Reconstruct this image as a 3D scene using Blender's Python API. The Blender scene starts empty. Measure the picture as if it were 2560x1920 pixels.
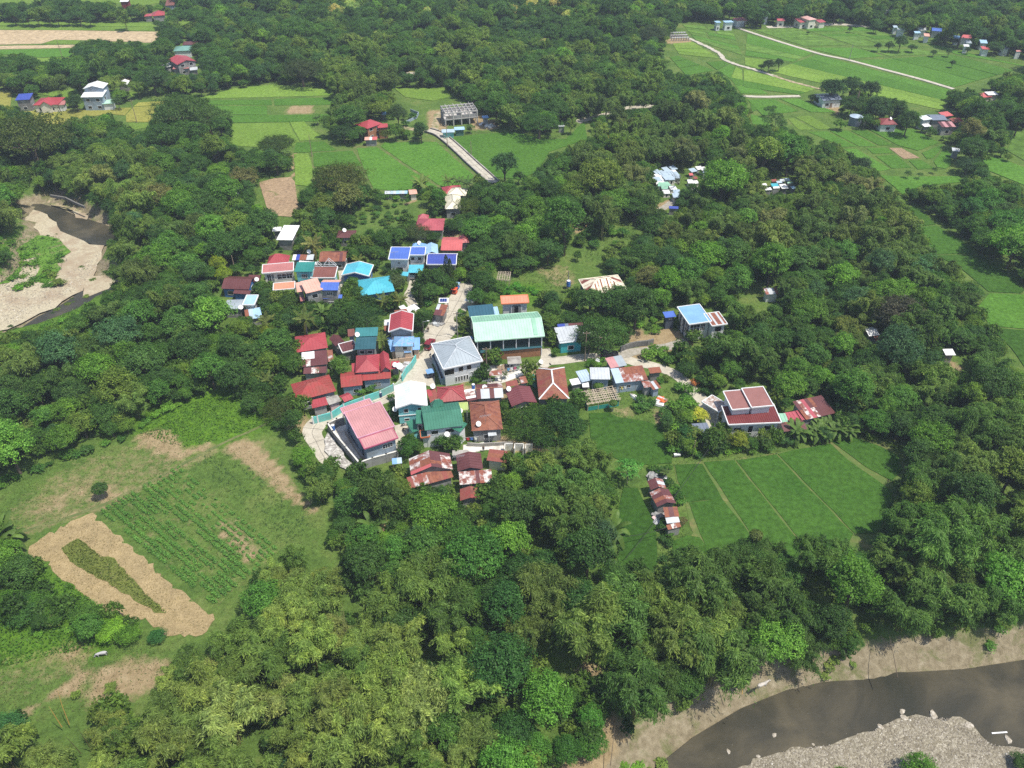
import bpy,math,random
import numpy as np
from mathutils import Vector,Matrix
from mathutils.geometry import tessellate_polygon
random.seed(7)
rng=np.random.default_rng(7)
R=math.radians
S=bpy.context.scene
COL=S.collection
# ---------------------------------------------------------------- camera
F,TH,H=2000.0,R(38.0),120.0
sT,cT=math.sin(TH),math.cos(TH)
cam_d=bpy.data.cameras.new('camera')
cam=bpy.data.objects.new('camera',cam_d)
COL.objects.link(cam)
cam.location=(0,0,H)
cam.rotation_euler=(R(90)-TH,0,0)
cam_d.sensor_width=36.0
cam_d.lens=36.0*F/2560.0
cam_d.clip_start=0.5
cam_d.clip_end=9000
S.camera=cam
# ---------------------------------------------------------------- sky and sun
SUN_EL, SUN_AZ = R(66), R(118)          # azimuth from +Y (view direction) towards +X
w=bpy.data.worlds.new('World')
S.world=w
w.use_nodes=True
nt=w.node_tree
bg=nt.nodes['Background']
sky=nt.nodes.new('ShaderNodeTexSky')
sky.sky_type='NISHITA'
sky.sun_disc=False
sky.sun_elevation=SUN_EL
sky.sun_rotation=SUN_AZ
sky.air_density=1.0
sky.dust_density=1.5
nt.links.new(sky.outputs[0],bg.inputs[0])
bg.inputs[1].default_value=0.13
sd=bpy.data.lights.new('sun','SUN')
sd.energy=4.4
sd.angle=R(0.53)
sd.color=(1.0,0.95,0.84)
so=bpy.data.objects.new('sun',sd)
COL.objects.link(so)
sv=Vector((math.sin(SUN_AZ)*math.cos(SUN_EL),math.cos(SUN_AZ)*math.cos(SUN_EL),math.sin(SUN_EL)))
so.rotation_euler=sv.to_track_quat('Z','Y').to_euler()
so.location=(60,90,160)
vs=S.view_settings
vs.view_transform='Standard'
vs.look='None'
vs.gamma=1
vs.use_curve_mapping=False
vs.exposure=0.3
S.cycles.max_bounces=6
S.cycles.transparent_max_bounces=8
S.cycles.volume_bounces=0
S.cycles.use_denoising=False
# ---------------------------------------------------------------- pixel frames used while surveying the photograph
FR={'D': (0,0,.864),'S': (0,0,1.0),
	'C1': (530,550,5.53),'C2': (880,430,5.53),'C3': (680,760,5.53),'C4': (930,700,7.373),
	'C5': (1140,680,6.9125),'C6': (760,960,5.53),'C7': (1060,900,5.53),'C8': (1360,860,5.53),
	'C9': (1700,900,4.424),'C10': (1400,640,4.424),'C11': (0,960,2.458),'C12': (1500,1100,2.765),
	'C13': (0,1400,3.16),'C14': (700,1300,3.16),'C15': (1400,1400,1.907),'E': (1020,1100,4.536),
	'G': (1600,380,3.175),'L': (2100,20,2.761),
	'F1': (0,0,3.16),'F2': (640,0,3.16),'F3': (1240,0,3.16),'F4': (1860,0,3.16),
	'F5': (0,450,3.16),'F6': (1240,450,3.16),'F7': (1860,450,3.16)}
def px(fr,x,y):
	a,b,k=FR[fr]
	return a+x/k,b+y/k
def hit(u,v,z=0.0):
	x=(u-1280)/F
	y=(v-960)/F
	t=(H-z)/(sT+y*cT)
	return np.array([x*t,t*(cT-y*sT),z])
def P(fr,x,y,z=0.0):
	return hit(*px(fr,x,y),z)
def proj(p):
	d=np.array([p[0],p[1],p[2]-H])
	dep=d[1]*cT-d[2]*sT
	return 1280+F*d[0]/dep,960+F*(-d[1]*sT-d[2]*cT)/dep,dep
def proj_many(p):
	d=p-np.array([0,0,H])
	dep=d[:,1]*cT-d[:,2]*sT
	return 1280+F*d[:,0]/dep,960+F*(-d[:,1]*sT-d[:,2]*cT)/dep,dep
def in_poly(X,Y,poly):
	r=np.zeros(X.shape,bool)
	n=len(poly)
	j=n-1
	for i in range(n):
		xi,yi=poly[i][:2]
		xj,yj=poly[j][:2]
		if yi !=yj:
			c=((yi>Y) !=(yj>Y)) & (X<(xj-xi)*(Y-yi)/(yj-yi)+xi)
			r ^=c
		j=i
	return r
def dist_poly(X,Y,poly,closed=True):
	d=np.full(X.shape,1e9)
	n=len(poly)
	for i in range(n if closed else n-1):
		ax,ay=poly[i][:2]
		bx,by=poly[(i+1) % n][:2]
		L2=(bx-ax)**2+(by-ay)**2+1e-9
		t=np.clip(((X-ax)*(bx-ax)+(Y-ay)*(by-ay))/L2,0,1)
		d=np.minimum(d,np.hypot(X-ax-t*(bx-ax),Y-ay-t*(by-ay)))
	return d
MX0,MY0,MW,MH=-800,-300,1040,680
CLEAR=np.zeros((MH,MW),bool)
_gx,_gy=np.meshgrid(MX0+4*(np.arange(MW)+.5),MY0+4*(np.arange(MH)+.5))
def clear_px(poly):
	p=np.array(poly)[:,:2]
	x0,y0=p.min(0)
	x1,y1=p.max(0)
	i0,i1=max(0,int((x0-MX0)/4)-1),min(MW,int((x1-MX0)/4)+2)
	j0,j1=max(0,int((y0-MY0)/4)-1),min(MH,int((y1-MY0)/4)+2)
	if i0>=i1 or j0>=j1:
		return
	CLEAR[j0:j1,i0:i1] |=in_poly(_gx[j0:j1,i0:i1],_gy[j0:j1,i0:i1],p)
def clear(fr,pts):
	clear_px([px(fr,*p) for p in pts])
def is_clear(u,v):
	i=((np.asarray(u)-MX0)/4).astype(int)
	j=((np.asarray(v)-MY0)/4).astype(int)
	ok=(i>=0) & (i<MW) & (j>=0) & (j<MH)
	return ok & CLEAR[np.clip(j,0,MH-1),np.clip(i,0,MW-1)]
# ---------------------------------------------------------------- materials
MATS={}
def new_mat(name):
	m=bpy.data.materials.new(name)
	m.use_nodes=True
	t=m.node_tree
	for n in list(t.nodes):
		t.nodes.remove(n)
	out=t.nodes.new('ShaderNodeOutputMaterial')
	MATS[name]=m
	return m,t,out
def N(t,kind,**kw):
	n=t.nodes.new(kind)
	for k,v in kw.items():
		if k.startswith('i_'):
			n.inputs[k[2:].replace('_',' ')].default_value=v
		else:
			setattr(n,k,v)
	return n
def noise(t,pos,scale,detail=4,rough=.55,dist=0.0,vec=None):
	n=N(t,'ShaderNodeTexNoise')
	n.inputs['Scale'].default_value=scale
	n.inputs['Detail'].default_value=detail
	n.inputs['Roughness'].default_value=rough
	n.inputs['Distortion'].default_value=dist
	if vec:
		mp=N(t,'ShaderNodeMapping')
		mp.inputs['Scale'].default_value=vec
		t.links.new(pos,mp.inputs[0])
		t.links.new(mp.outputs[0],n.inputs['Vector'])
	else:
		t.links.new(pos,n.inputs['Vector'])
	return n.outputs[0]
def ramp(t,fac,stops):
	r=N(t,'ShaderNodeValToRGB')
	e=r.color_ramp.elements
	while len(e)<len(stops):
		e.new(.5)
	for i,(p,c) in enumerate(stops):
		e[i].position=p
		e[i].color=tuple(c)+(1,) if not isinstance(c,(int,float)) else (c,c,c,1)
	t.links.new(fac,r.inputs[0])
	return r.outputs[0]
def mixc(t,fac,a,b,mode='MIX'):
	m=N(t,'ShaderNodeMix',data_type='RGBA',blend_type=mode)
	for s,v in ((0,fac),(6,a),(7,b)):
		if isinstance(v,(int,float)):
			m.inputs[s].default_value=v if s==0 else (v,v,v,1)
		elif isinstance(v,(tuple,list)):
			m.inputs[s].default_value=tuple(v)+(1,)
		else:
			t.links.new(v,m.inputs[s])
	return m.outputs[2]
def surf(t,out,col,rough=.8,bump=None,bdist=.05,bstr=1.0,spec=.3,metal=0.0):
	b=N(t,'ShaderNodeBsdfPrincipled')
	if isinstance(col,(tuple,list)):
		b.inputs['Base Color'].default_value=tuple(col)+(1,)
	else:
		t.links.new(col,b.inputs['Base Color'])
	b.inputs['Roughness'].default_value=rough
	b.inputs['Specular IOR Level'].default_value=spec
	b.inputs['Metallic'].default_value=metal
	if bump is not None:
		bp=N(t,'ShaderNodeBump')
		bp.inputs['Strength'].default_value=bstr
		bp.inputs['Distance'].default_value=bdist
		t.links.new(bump,bp.inputs['Height'])
		t.links.new(bp.outputs[0],b.inputs['Normal'])
	t.links.new(b.outputs[0],out.inputs[0])
	return b
def pos_of(t):
	return N(t,'ShaderNodeNewGeometry').outputs['Position']
def mat(name,c,var=.18,scale=.6,rough=.7,dirt=None,dirt_amt=.0,dscale=.25,bump=0.0,bscale=4,spec=.3,metal=0.0):
	"""painted or bare surface with mottling, a second (dirt / rust) colour in patches, and fine relief"""
	if name in MATS:
		return MATS[name]
	m,t,out=new_mat(name)
	pos=pos_of(t)
	lo=tuple(x*(1-var) for x in c)
	hi=tuple(min(1,x*(1+var)) for x in c)
	col=mixc(t,ramp(t,noise(t,pos,scale,5),[(.3,0.),(.7,1.)]),lo,hi)
	if dirt:
		f=ramp(t,noise(t,pos,dscale,8,.68),[(max(0,.62-dirt_amt*.5),0.),(min(1,.72-dirt_amt*.35),1.)])
		col=mixc(t,f,col,dirt)
	bm=noise(t,pos,bscale,3) if bump else None
	surf(t,out,col,rough,bm,bump,1,spec,metal)
	return m
def roofmat(name,c,worn=.4,streak=(.55,.5,.45),rough=.42,spec=.4):
	"""sheet metal roof: faded in broad patches, fine streaks, stains"""
	if name in MATS:
		return MATS[name]
	m,t,out=new_mat(name)
	pos=pos_of(t)
	f1=ramp(t,noise(t,pos,.35,6,.6),[(.3,0.),(.75,1.)])
	col=mixc(t,f1,tuple(x*.85 for x in c),tuple(min(1,x*1.12+.01) for x in c))
	f2=ramp(t,noise(t,pos,1.1,9,.72),[(.60,0.),(.80,worn*2)])
	col=mixc(t,f2,col,tuple(x*y+.02 for x,y in zip(c,streak)))
	f3=ramp(t,noise(t,pos,6,3),[(.45,0.),(.9,.3)])
	col=mixc(t,f3,col,tuple(x*.6 for x in c))
	surf(t,out,col,rough,noise(t,pos,3,3),.03,.6,spec)
	return m
def rustmat(name,base,rust,amt=.5,scale=.55):
	if name in MATS:
		return MATS[name]
	m,t,out=new_mat(name)
	pos=pos_of(t)
	f=ramp(t,noise(t,pos,scale,10,.72),[(.5-amt*.3,0.),(.66-amt*.3,1.)])
	r=mixc(t,noise(t,pos,2.2,6),tuple(x*.6 for x in rust),tuple(min(1,x*1.5) for x in rust))
	col=mixc(t,f,base,r)
	surf(t,out,col,.7,noise(t,pos,5,3),.03,.6,.25)
	return m
RED=roofmat('roof_red',(.36,.055,.065))
ROSE=roofmat('roof_rose',(.40,.085,.105))
REDRUST=rustmat('roof_red_worn',(.33,.05,.05),(.25,.06,.05),.3)
MAROON=roofmat('roof_maroon',(.125,.042,.042))
BROWN=roofmat('roof_brown',(.20,.075,.06))
PINK=roofmat('roof_pink',(.50,.245,.25),.2)
PINKPALE=roofmat('roof_pale_pink',(.62,.36,.32),.1)
DUSTY=roofmat('roof_dusty_pink',(.43,.17,.16),.12)
SALMON=roofmat('roof_salmon',(.52,.12,.12),.15)
ORANGE=roofmat('roof_orange',(.70,.27,.17),.08)
PEACH=roofmat('roof_peach',(.68,.38,.30),.12)
BLUE=roofmat('roof_blue',(.075,.15,.50),.08)
ROYAL=roofmat('roof_royal_blue',(.045,.075,.36),.08)
LBLUE=roofmat('roof_light_blue',(.20,.38,.66),.2)
PALEBLUE=roofmat('roof_pale_blue',(.34,.52,.72),.15)
CYAN=roofmat('roof_cyan',(.07,.40,.50),.12)
TURQ=roofmat('roof_turquoise',(.10,.46,.58),.12)
TEAL=roofmat('roof_teal',(.03,.22,.20),.1)
DTEAL=roofmat('roof_dark_teal',(.028,.10,.125),.1)
GREEN=roofmat('roof_green',(.035,.17,.11),.1)
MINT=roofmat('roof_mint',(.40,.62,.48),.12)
MINTD=roofmat('roof_mint_shade',(.27,.50,.36),.12)  # darker mint: painted shade on the gymnasium back slope, plain green elsewhere
LIME=roofmat('roof_lime',(.36,.46,.15),.1)
GREYR=roofmat('roof_grey',(.34,.39,.43),.15)
SLATE=roofmat('roof_slate',(.17,.20,.26),.15)
SILVER=roofmat('roof_silver',(.50,.53,.56),.3)
SILVERB=roofmat('roof_silver_blue',(.40,.50,.60),.2)
WHITER=roofmat('roof_white',(.78,.78,.78),.15,(.6,.55,.5))
CREAM=roofmat('roof_cream',(.76,.70,.55),.1)
MINTW=roofmat('roof_white_mint',(.66,.74,.70),.2)
RUST1=rustmat('rust_brown',(.14,.05,.045),(.23,.085,.05),.5)
RUST2=rustmat('rust_orange',(.17,.06,.05),(.24,.095,.06),.5)
RUST3=rustmat('rust_on_silver',(.52,.52,.53),(.24,.08,.055),.45,.9)
RUST4=rustmat('rust_on_white',(.72,.71,.68),(.20,.07,.055),.35,.9)
RUST5=rustmat('rust_red',(.27,.055,.05),(.22,.07,.055),.5)
CREAMRUST=rustmat('cream_tin',(.66,.60,.47),(.30,.14,.09),.2,.8)
DARKBROWN=rustmat('dark_brown_tin',(.13,.07,.045),(.22,.07,.06),.5)
W_WHITE=mat('wall_white',(.66,.67,.68),.06,.5,.8,(.40,.38,.35),.1)
W_CREAM=mat('wall_cream',(.66,.62,.54),.06,.5,.8,(.4,.35,.3),.1)
W_GREY=mat('wall_grey',(.30,.30,.30),.12,.8,.9,(.18,.17,.16),.35)
W_BLUEG=mat('wall_blue_grey',(.29,.36,.44),.08,.6,.8,(.22,.25,.28),.25)
W_CYAN=mat('wall_cyan',(.20,.55,.60),.06,.5,.8,(.15,.35,.38),.1)
W_BLUE=mat('wall_blue',(.05,.15,.40),.1,.5,.8)
W_TURQ=mat('wall_turquoise',(.05,.38,.42),.1,.5,.8)
W_PEACH=mat('wall_peach',(.58,.42,.30),.08,.5,.8)
W_TEALW=mat('wall_teal_paint',(.13,.52,.50),.1,.8,.8,(.22,.42,.38),.4)
W_NET=mat('dark_green_net',(.008,.028,.028),.2,2,.95)
W_SLATE=mat('wall_slate',(.07,.09,.12),.1,.5,.8)
W_BRICK=mat('wall_orange_brown',(.32,.15,.08),.2,1.2,.9)
W_PINK=mat('wall_pink',(.60,.42,.42),.1,.7,.9)
CONC=mat('concrete',(.36,.34,.31),.12,.7,.9,(.22,.20,.18),.35,.4,.02)
CONCW=mat('white_concrete',(.66,.65,.61),.1,.7,.9,(.45,.42,.37),.3,.4,.03,3)
RUBBLE=mat('white_rubble',(.55,.53,.49),.35,2.5,.95,(.26,.24,.22),.4,1.6,.25,2.0)
DARK=mat('dark_glass',(.012,.014,.018),.1,1,.2,spec=.6)
FRAME=mat('white_frame',(.72,.72,.72),.03,1,.6)
WOOD=mat('weathered_timber',(.28,.21,.15),.25,3,.9)
BAMBOO=mat('dry_bamboo_pole',(.52,.43,.33),.25,4,.8)
METAL=mat('galvanised_metal',(.42,.43,.44),.1,2,.5,metal=.4)
DISHM=mat('dish_white',(.80,.80,.80),.03,1,.5)
PLASTICB=mat('blue_plastic',(.04,.14,.42),.1,1,.5)
def leaf_mat(name,mode,stops=None,trans=.38):
	m,t,out=new_mat(name)
	g=N(t,'ShaderNodeNewGeometry')
	oi=N(t,'ShaderNodeObjectInfo')
	base=oi.outputs['Color'] if mode=='obj' else ramp(t,oi.outputs['Random'],stops)
	isl=ramp(t,g.outputs['Random Per Island'],[(0,.62),(1,1.45)])
	col=mixc(t,1.0,base,isl,'MULTIPLY')
	n=ramp(t,noise(t,g.outputs['Position'],.35,3),[(.3,(.80,.86,.8)),(.7,(1.25,1.16,1.05))])
	col=mixc(t,1.0,col,n,'MULTIPLY')
	tn=N(t,'ShaderNodeAttribute',attribute_name='tone')
	col=mixc(t,1.0,col,ramp(t,tn.outputs['Fac'],[(0,(1.,1.,1.)),(.01,(.95,.97,.85)),(.5,(1.25,1.25,1.15)),(1,(1.75,1.62,1.3))]),'MULTIPLY')
	b=N(t,'ShaderNodeBsdfPrincipled')
	t.links.new(col,b.inputs['Base Color'])
	b.inputs['Roughness'].default_value=.55
	b.inputs['Specular IOR Level'].default_value=.25
	tr=N(t,'ShaderNodeBsdfTranslucent')
	tc=mixc(t,1.0,col,(1.1,1.4,.6),'MULTIPLY')
	t.links.new(tc,tr.inputs[0])
	mx=N(t,'ShaderNodeMixShader')
	mx.inputs[0].default_value=trans
	t.links.new(b.outputs[0],mx.inputs[1])
	t.links.new(tr.outputs[0],mx.inputs[2])
	t.links.new(mx.outputs[0],out.inputs[0])
	return m
C_DARK,C_MID,C_BRIGHT,C_OLIVE=(.036,.082,.020),(.055,.130,.024),(.080,.170,.028),(.105,.155,.030)
C_BLUEG,C_YELG,C_BAM,C_PALE=(.044,.100,.046),(.145,.205,.050),(.095,.160,.038),(.165,.205,.080)
C_BROWN,C_YEL=(.12,.10,.05),(.28,.30,.04)
LEAF=leaf_mat('leaf','obj')
LEAF_W=leaf_mat("leaf_woodland","ramp",[(0,(.045,.105,.024)),(.25,(.055,.125,.026)),(.5,(.07,.16,.028)),(.65,(.052,.12,.045)),(.8,(.095,.20,.03)),(.92,(.135,.195,.035)),(1,(.13,.28,.035))])
LEAF_B=leaf_mat("leaf_bamboo","ramp",[(0,(.085,.165,.032)),(.4,(.115,.195,.042)),(.75,(.145,.225,.05)),(1,(.18,.25,.06))])
LEAF_U=leaf_mat('leaf_undergrowth','ramp',[(0,(.035,.08,.018)),(.5,(.06,.125,.022)),(.8,(.09,.16,.028)),(1,(.12,.17,.035))])
BARK=mat('bark',(.11,.085,.06),.3,3,.95)
BARKP=mat('bark_pale',(.26,.23,.19),.3,3,.95)
CULM=mat('bamboo_culm',(.20,.19,.07),.35,2,.7)
CULMY=mat('bamboo_culm_yellow',(.48,.30,.08),.2,2,.7)
def field_mat(name,c1,c2,c3=None,fine=.9,bump=.25):
	m,t,out=new_mat(name)
	pos=pos_of(t)
	oi=N(t,'ShaderNodeObjectInfo')
	f=ramp(t,noise(t,pos,.07,5,.6),[(.3,0.),(.7,1.)])
	col=mixc(t,f,c1,c2)
	f=ramp(t,noise(t,pos,fine,7,.75),[(.25,.45),(.75,1.6)])
	col=mixc(t,1.,col,f,'MULTIPLY')
	v=ramp(t,oi.outputs['Random'],[(0,.85),(1,1.15)])
	col=mixc(t,1.,col,v,'MULTIPLY')
	if c3:
		f=ramp(t,noise(t,pos,.12,8,.7,.6),[(.58,0.),(.68,1.)])
		col=mixc(t,f,col,c3)
	surf(t,out,col,.9,noise(t,pos,2.6,5,.8),bump,1,.1)
	return m
RICE_D=field_mat('rice_dark',(.036,.096,.013),(.054,.124,.018))
RICE_M=field_mat('rice_mid',(.060,.150,.018),(.084,.188,.026))
RICE_L=field_mat('rice_light',(.115,.205,.028),(.155,.245,.042))
RICE_Y=field_mat('rice_yellow',(.23,.235,.045),(.30,.29,.070))
RICE_FAR=field_mat('rice_far',(.080,.160,.026),(.115,.205,.038),fine=.3)
DIRT=field_mat('tilled_earth',(.27,.19,.12),(.33,.24,.15),(.16,.17,.06))
TAN=field_mat('harvested_stubble',(.40,.31,.19),(.46,.36,.23),fine=.4,bump=.08)
def straw_mat():
	m,t,out=new_mat('straw_mulch')
	pos=pos_of(t)
	a=noise(t,pos,1.1,8,.9,1.5,(.8,3.6,1))
	b=noise(t,pos,1.1,8,.9,1.5,(3.6,.8,1))
	f=mixc(t,.5,a,b)
	col=ramp(t,f,[(.36,(.14,.10,.05)),(.5,(.33,.25,.13)),(.62,(.54,.43,.25))])
	g=ramp(t,noise(t,pos,.35,5),[(.35,.85),(.7,1.12)])
	col=mixc(t,1.,col,g,'MULTIPLY')
	surf(t,out,col,.95,f,.18,1,.1)
	return m
STRAW=straw_mat()
def road_mat():
	m,t,out=new_mat('road_concrete')
	pos=pos_of(t)
	col=ramp(t,noise(t,pos,.45,8,.68),[(.25,(.34,.31,.25)),(.5,(.47,.43,.355)),(.75,(.57,.53,.45))])
	s=ramp(t,noise(t,pos,2.5,8,.8),[(.3,.75),(.6,1.08)])
	col=mixc(t,1.,col,s,'MULTIPLY')
	st=ramp(t,noise(t,pos,.8,10,.8,.8),[(.60,0.),(.70,.55)])
	col=mixc(t,st,col,(.17,.15,.12))
	surf(t,out,col,.9,noise(t,pos,6,4),.02,1,.15)
	return m
ROADM=road_mat()
PATHM=mat('dirt_path',(.38,.30,.20),.2,.6,.95,(.15,.17,.06),.35,.5,.04,4)
SANDM=mat('sand_gravel',(.42,.37,.265),.22,1.6,.95,(.33,.26,.18),.3,.12,.12,2.2)
def gravel_mat():
	m,t,out=new_mat('pale_gravel')
	pos=pos_of(t)
	v=N(t,'ShaderNodeTexVoronoi')
	v.inputs['Scale'].default_value=3.4
	v.inputs['Randomness'].default_value=1
	t.links.new(pos,v.inputs['Vector'])
	col=ramp(t,v.outputs['Color'],[(0,(.15,.125,.085)),(.5,(.27,.24,.175)),(1,(.44,.40,.32))])
	n=ramp(t,noise(t,pos,.25,6),[(.3,.72),(.7,1.05)])
	col=mixc(t,1.,col,n,'MULTIPLY')
	surf(t,out,col,.9,v.outputs['Distance'],-.10,1,.2)
	return m
GRAVEL=gravel_mat()
def water_mat():
	m,t,out=new_mat('river_water')
	pos=pos_of(t)
	col=ramp(t,noise(t,pos,.07,6,.6,.5),[(.3,(.028,.030,.022)),(.5,(.052,.048,.034)),(.7,(.105,.090,.058))])
	b=surf(t,out,col,.17,noise(t,pos,1.3,5,.6,.5,(1,2.4,1)),.05,1,.5)
	b.inputs['IOR'].default_value=1.33
	return m
WATER=water_mat()
# ---------------------------------------------------------------- mesh and object helpers
def me_of(name,V,Fc,mats,mi=None,smooth=False):
	m=bpy.data.meshes.new(name)
	m.from_pydata([tuple(v) for v in V],[],[tuple(f) for f in Fc])
	for x in (mats if isinstance(mats,(list,tuple)) else [mats]):
		m.materials.append(x)
	if mi is not None:
		m.polygons.foreach_set('material_index',mi)
	if smooth:
		m.polygons.foreach_set('use_smooth',[True]*len(m.polygons))
	m.update()
	return m
def me_quads(name,V,material,tone=None):
	"""V: (n,4,3) array of loose quads"""
	n=len(V)
	m=bpy.data.meshes.new(name)
	m.vertices.add(n*4)
	m.vertices.foreach_set('co',np.ascontiguousarray(V,dtype=np.float32).ravel())
	m.loops.add(n*4)
	m.loops.foreach_set('vertex_index',np.arange(n*4,dtype=np.int32))
	m.polygons.add(n)
	m.polygons.foreach_set('loop_start',np.arange(0,n*4,4,dtype=np.int32))
	m.materials.append(material)
	if tone is not None:
		a_=m.attributes.new('tone','FLOAT','FACE')
		a_.data.foreach_set('value',np.asarray(tone,np.float32))
	m.update(calc_edges=True)
	return m
def ob(name,data,parent=None,loc=None,rotz=None):
	o=bpy.data.objects.new(name,data)
	COL.objects.link(o)
	if parent is not None:
		o.parent=parent
	if loc is not None:
		o.location=loc
	if rotz is not None:
		o.rotation_euler=(0,0,rotz)
	return o
def tag(o,label=None,cat=None,group=None,kind=None):
	if label:
		o['label']=label
	if cat:
		o['category']=cat
	if group:
		o['group']=group
	if kind:
		o['kind']=kind
	return o
def thing(name,label,cat,loc,rotz=0.0,group=None):
	return tag(ob(name,None,None,tuple(float(x) for x in loc),rotz),label,cat,group)
class MB:
	"""collects simple solids into one mesh"""
	def __init__(s):
		s.V,s.F=[],[]
	def add(s,V,Fc):
		b=len(s.V)
		s.V+=[tuple(float(c) for c in v) for v in V]
		s.F+=[tuple(b+i for i in f) for f in Fc]
		return s
	def box(s,x0,y0,z0,x1,y1,z1):
		V=[(x0,y0,z0),(x1,y0,z0),(x1,y1,z0),(x0,y1,z0),(x0,y0,z1),(x1,y0,z1),(x1,y1,z1),(x0,y1,z1)]
		return s.add(V,[(0,3,2,1),(4,5,6,7),(0,1,5,4),(1,2,6,5),(2,3,7,6),(3,0,4,7)])
	def prism(s,poly,dz):
		"""poly: 3-D polygon, thickened downwards by dz"""
		n=len(poly)
		V=list(poly)+[(p[0],p[1],p[2]-dz) for p in poly]
		return s.add(V,[tuple(range(n)),tuple(range(2*n-1,n-1,-1))]+[(i,n+i,n+(i+1) % n,(i+1) % n) for i in range(n)])
	def bar(s,a,b,w,hgt=None):
		a,b=Vector(a),Vector(b)
		hgt=hgt or w
		d=(b-a).normalized()
		u=d.cross(Vector((0,0,1)))
		if u.length<.01:
			u=Vector((1,0,0))
		u=u.normalized()
		v=u.cross(d).normalized()
		u*=w/2
		v*=hgt/2
		V=[a-u-v,a+u-v,a+u+v,a-u+v,b-u-v,b+u-v,b+u+v,b-u+v]
		return s.add(V,[(0,1,2,3),(7,6,5,4),(0,4,5,1),(1,5,6,2),(2,6,7,3),(3,7,4,0)])
	def tube(s,pts,rad,n=6):
		pts=[Vector(p) for p in pts]
		V,Fc=[],[]
		for i,p in enumerate(pts):
			d=(pts[min(i+1,len(pts)-1)]-pts[max(i-1,0)]).normalized()
			u=d.cross(Vector((0,0,1)))
			if u.length<.05:
				u=d.cross(Vector((0,1,0)))
			u=u.normalized()
			v=u.cross(d)
			r=rad[i] if isinstance(rad,(list,tuple)) else rad
			for k in range(n):
				a=2*math.pi*k/n
				V.append(p+u*math.cos(a)*r+v*math.sin(a)*r)
		for i in range(len(pts)-1):
			for k in range(n):
				Fc.append((i*n+k,i*n+(k+1) % n,(i+1)*n+(k+1) % n,(i+1)*n+k))
		Fc.append(tuple(range(n-1,-1,-1)))
		Fc.append(tuple((len(pts)-1)*n+k for k in range(n)))
		return s.add(V,Fc)
	def lathe(s,prof,n=12,c=(0,0)):
		V,Fc=[],[]
		for r,z in prof:
			for k in range(n):
				a=2*math.pi*k/n
				V.append((c[0]+r*math.cos(a),c[1]+r*math.sin(a),z))
		for i in range(len(prof)-1):
			for k in range(n):
				Fc.append((i*n+k,i*n+(k+1) % n,(i+1)*n+(k+1) % n,(i+1)*n+k))
		Fc.append(tuple((len(prof)-1)*n+k for k in range(n)))
		return s.add(V,Fc)
	def build(s,name,material,parent=None,loc=None,rotz=None,smooth=False):
		return ob(name,me_of(name,s.V,s.F,material,smooth=smooth),parent,loc,rotz)
def rough_edge(pts,step=2.0,amp=.35,seed=0):
	r=random.Random(seed)
	out=[]
	n=len(pts)
	for i in range(n):
		a,b=pts[i],pts[(i+1) % n]
		L=math.hypot(b[0]-a[0],b[1]-a[1])
		k=max(1,min(40,int(L/step)))
		for j in range(k):
			t=j/k
			out.append((a[0]+(b[0]-a[0])*t+r.uniform(-amp,amp),a[1]+(b[1]-a[1])*t+r.uniform(-amp,amp)))
	return out
def sheet(name,pts2d,z,material,thick=.0,label=None,rough=0.0,step=2.0,kind='structure',seed=0,loc=True):
	if rough:
		pts2d=rough_edge(pts2d,step,rough,seed)
	a=sum(pts2d[i][0]*pts2d[(i+1) % len(pts2d)][1]-pts2d[(i+1) % len(pts2d)][0]*pts2d[i][1] for i in range(len(pts2d)))
	if a<0:
		pts2d=pts2d[::-1]
	cx=sum(p[0] for p in pts2d)/len(pts2d)
	cy=sum(p[1] for p in pts2d)/len(pts2d)
	q=[(p[0]-cx,p[1]-cy) for p in pts2d]
	tri=tessellate_polygon([[Vector((p[0],p[1],0)) for p in q]])
	V=[(p[0],p[1],0) for p in q]
	Fc=[]
	for f in tri:
		(x0,y0),(x1,y1),(x2,y2)=q[f[0]],q[f[1]],q[f[2]]
		Fc.append(tuple(f) if (x1-x0)*(y2-y0)-(x2-x0)*(y1-y0)>0 else tuple(f)[::-1])
	if thick:
		n=len(q)
		V+=[(p[0],p[1],-thick) for p in q]
		Fc+=[(i,n+i,n+(i+1) % n,(i+1) % n) for i in range(n)]
	o=ob(name,me_of(name,V,Fc,material),None,(cx,cy,z))
	tag(o,label,None,None,kind)
	return o
LANDMARKS = []   # (short name, x, y)
def landmark(nm,p):
	LANDMARKS.append((nm,float(p[0]),float(p[1])))
# ================================================================ THE GROUND
RIV_Z=-4.0
def gp(fr,pts,z=0.0):
	return [tuple(P(fr,x,y,z)[:2]) for x,y in pts]
POLY_R=gp('D',[(1395,1700),(1440,1640),(1520,1583),(1600,1545),(1700,1505),(1800,1485),(1880,1478),(1960,1462),(2080,1455),(2212,1435),
	(2600,1380),(2700,2300),(1300,2300)],RIV_Z)
POLY_L=gp('F5',[(-500,960),(-300,800),(0,830),(80,800),(160,700),(190,640),(140,560),(330,430),(230,360),(200,330),(205,200),(330,150),(450,150),(600,230),(700,290),
	(880,340),(970,380),(970,500),(850,540),(800,620),(760,700),(860,760),(970,780),(970,880),(740,980),(600,1070),(420,1150),(200,1210),(60,1250),(-200,1330),(-500,1400)],RIV_Z)
def smooth(a,b,x):
	t=np.clip((x-a)/(b-a),0,1)
	return t*t*(3-2*t)
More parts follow.
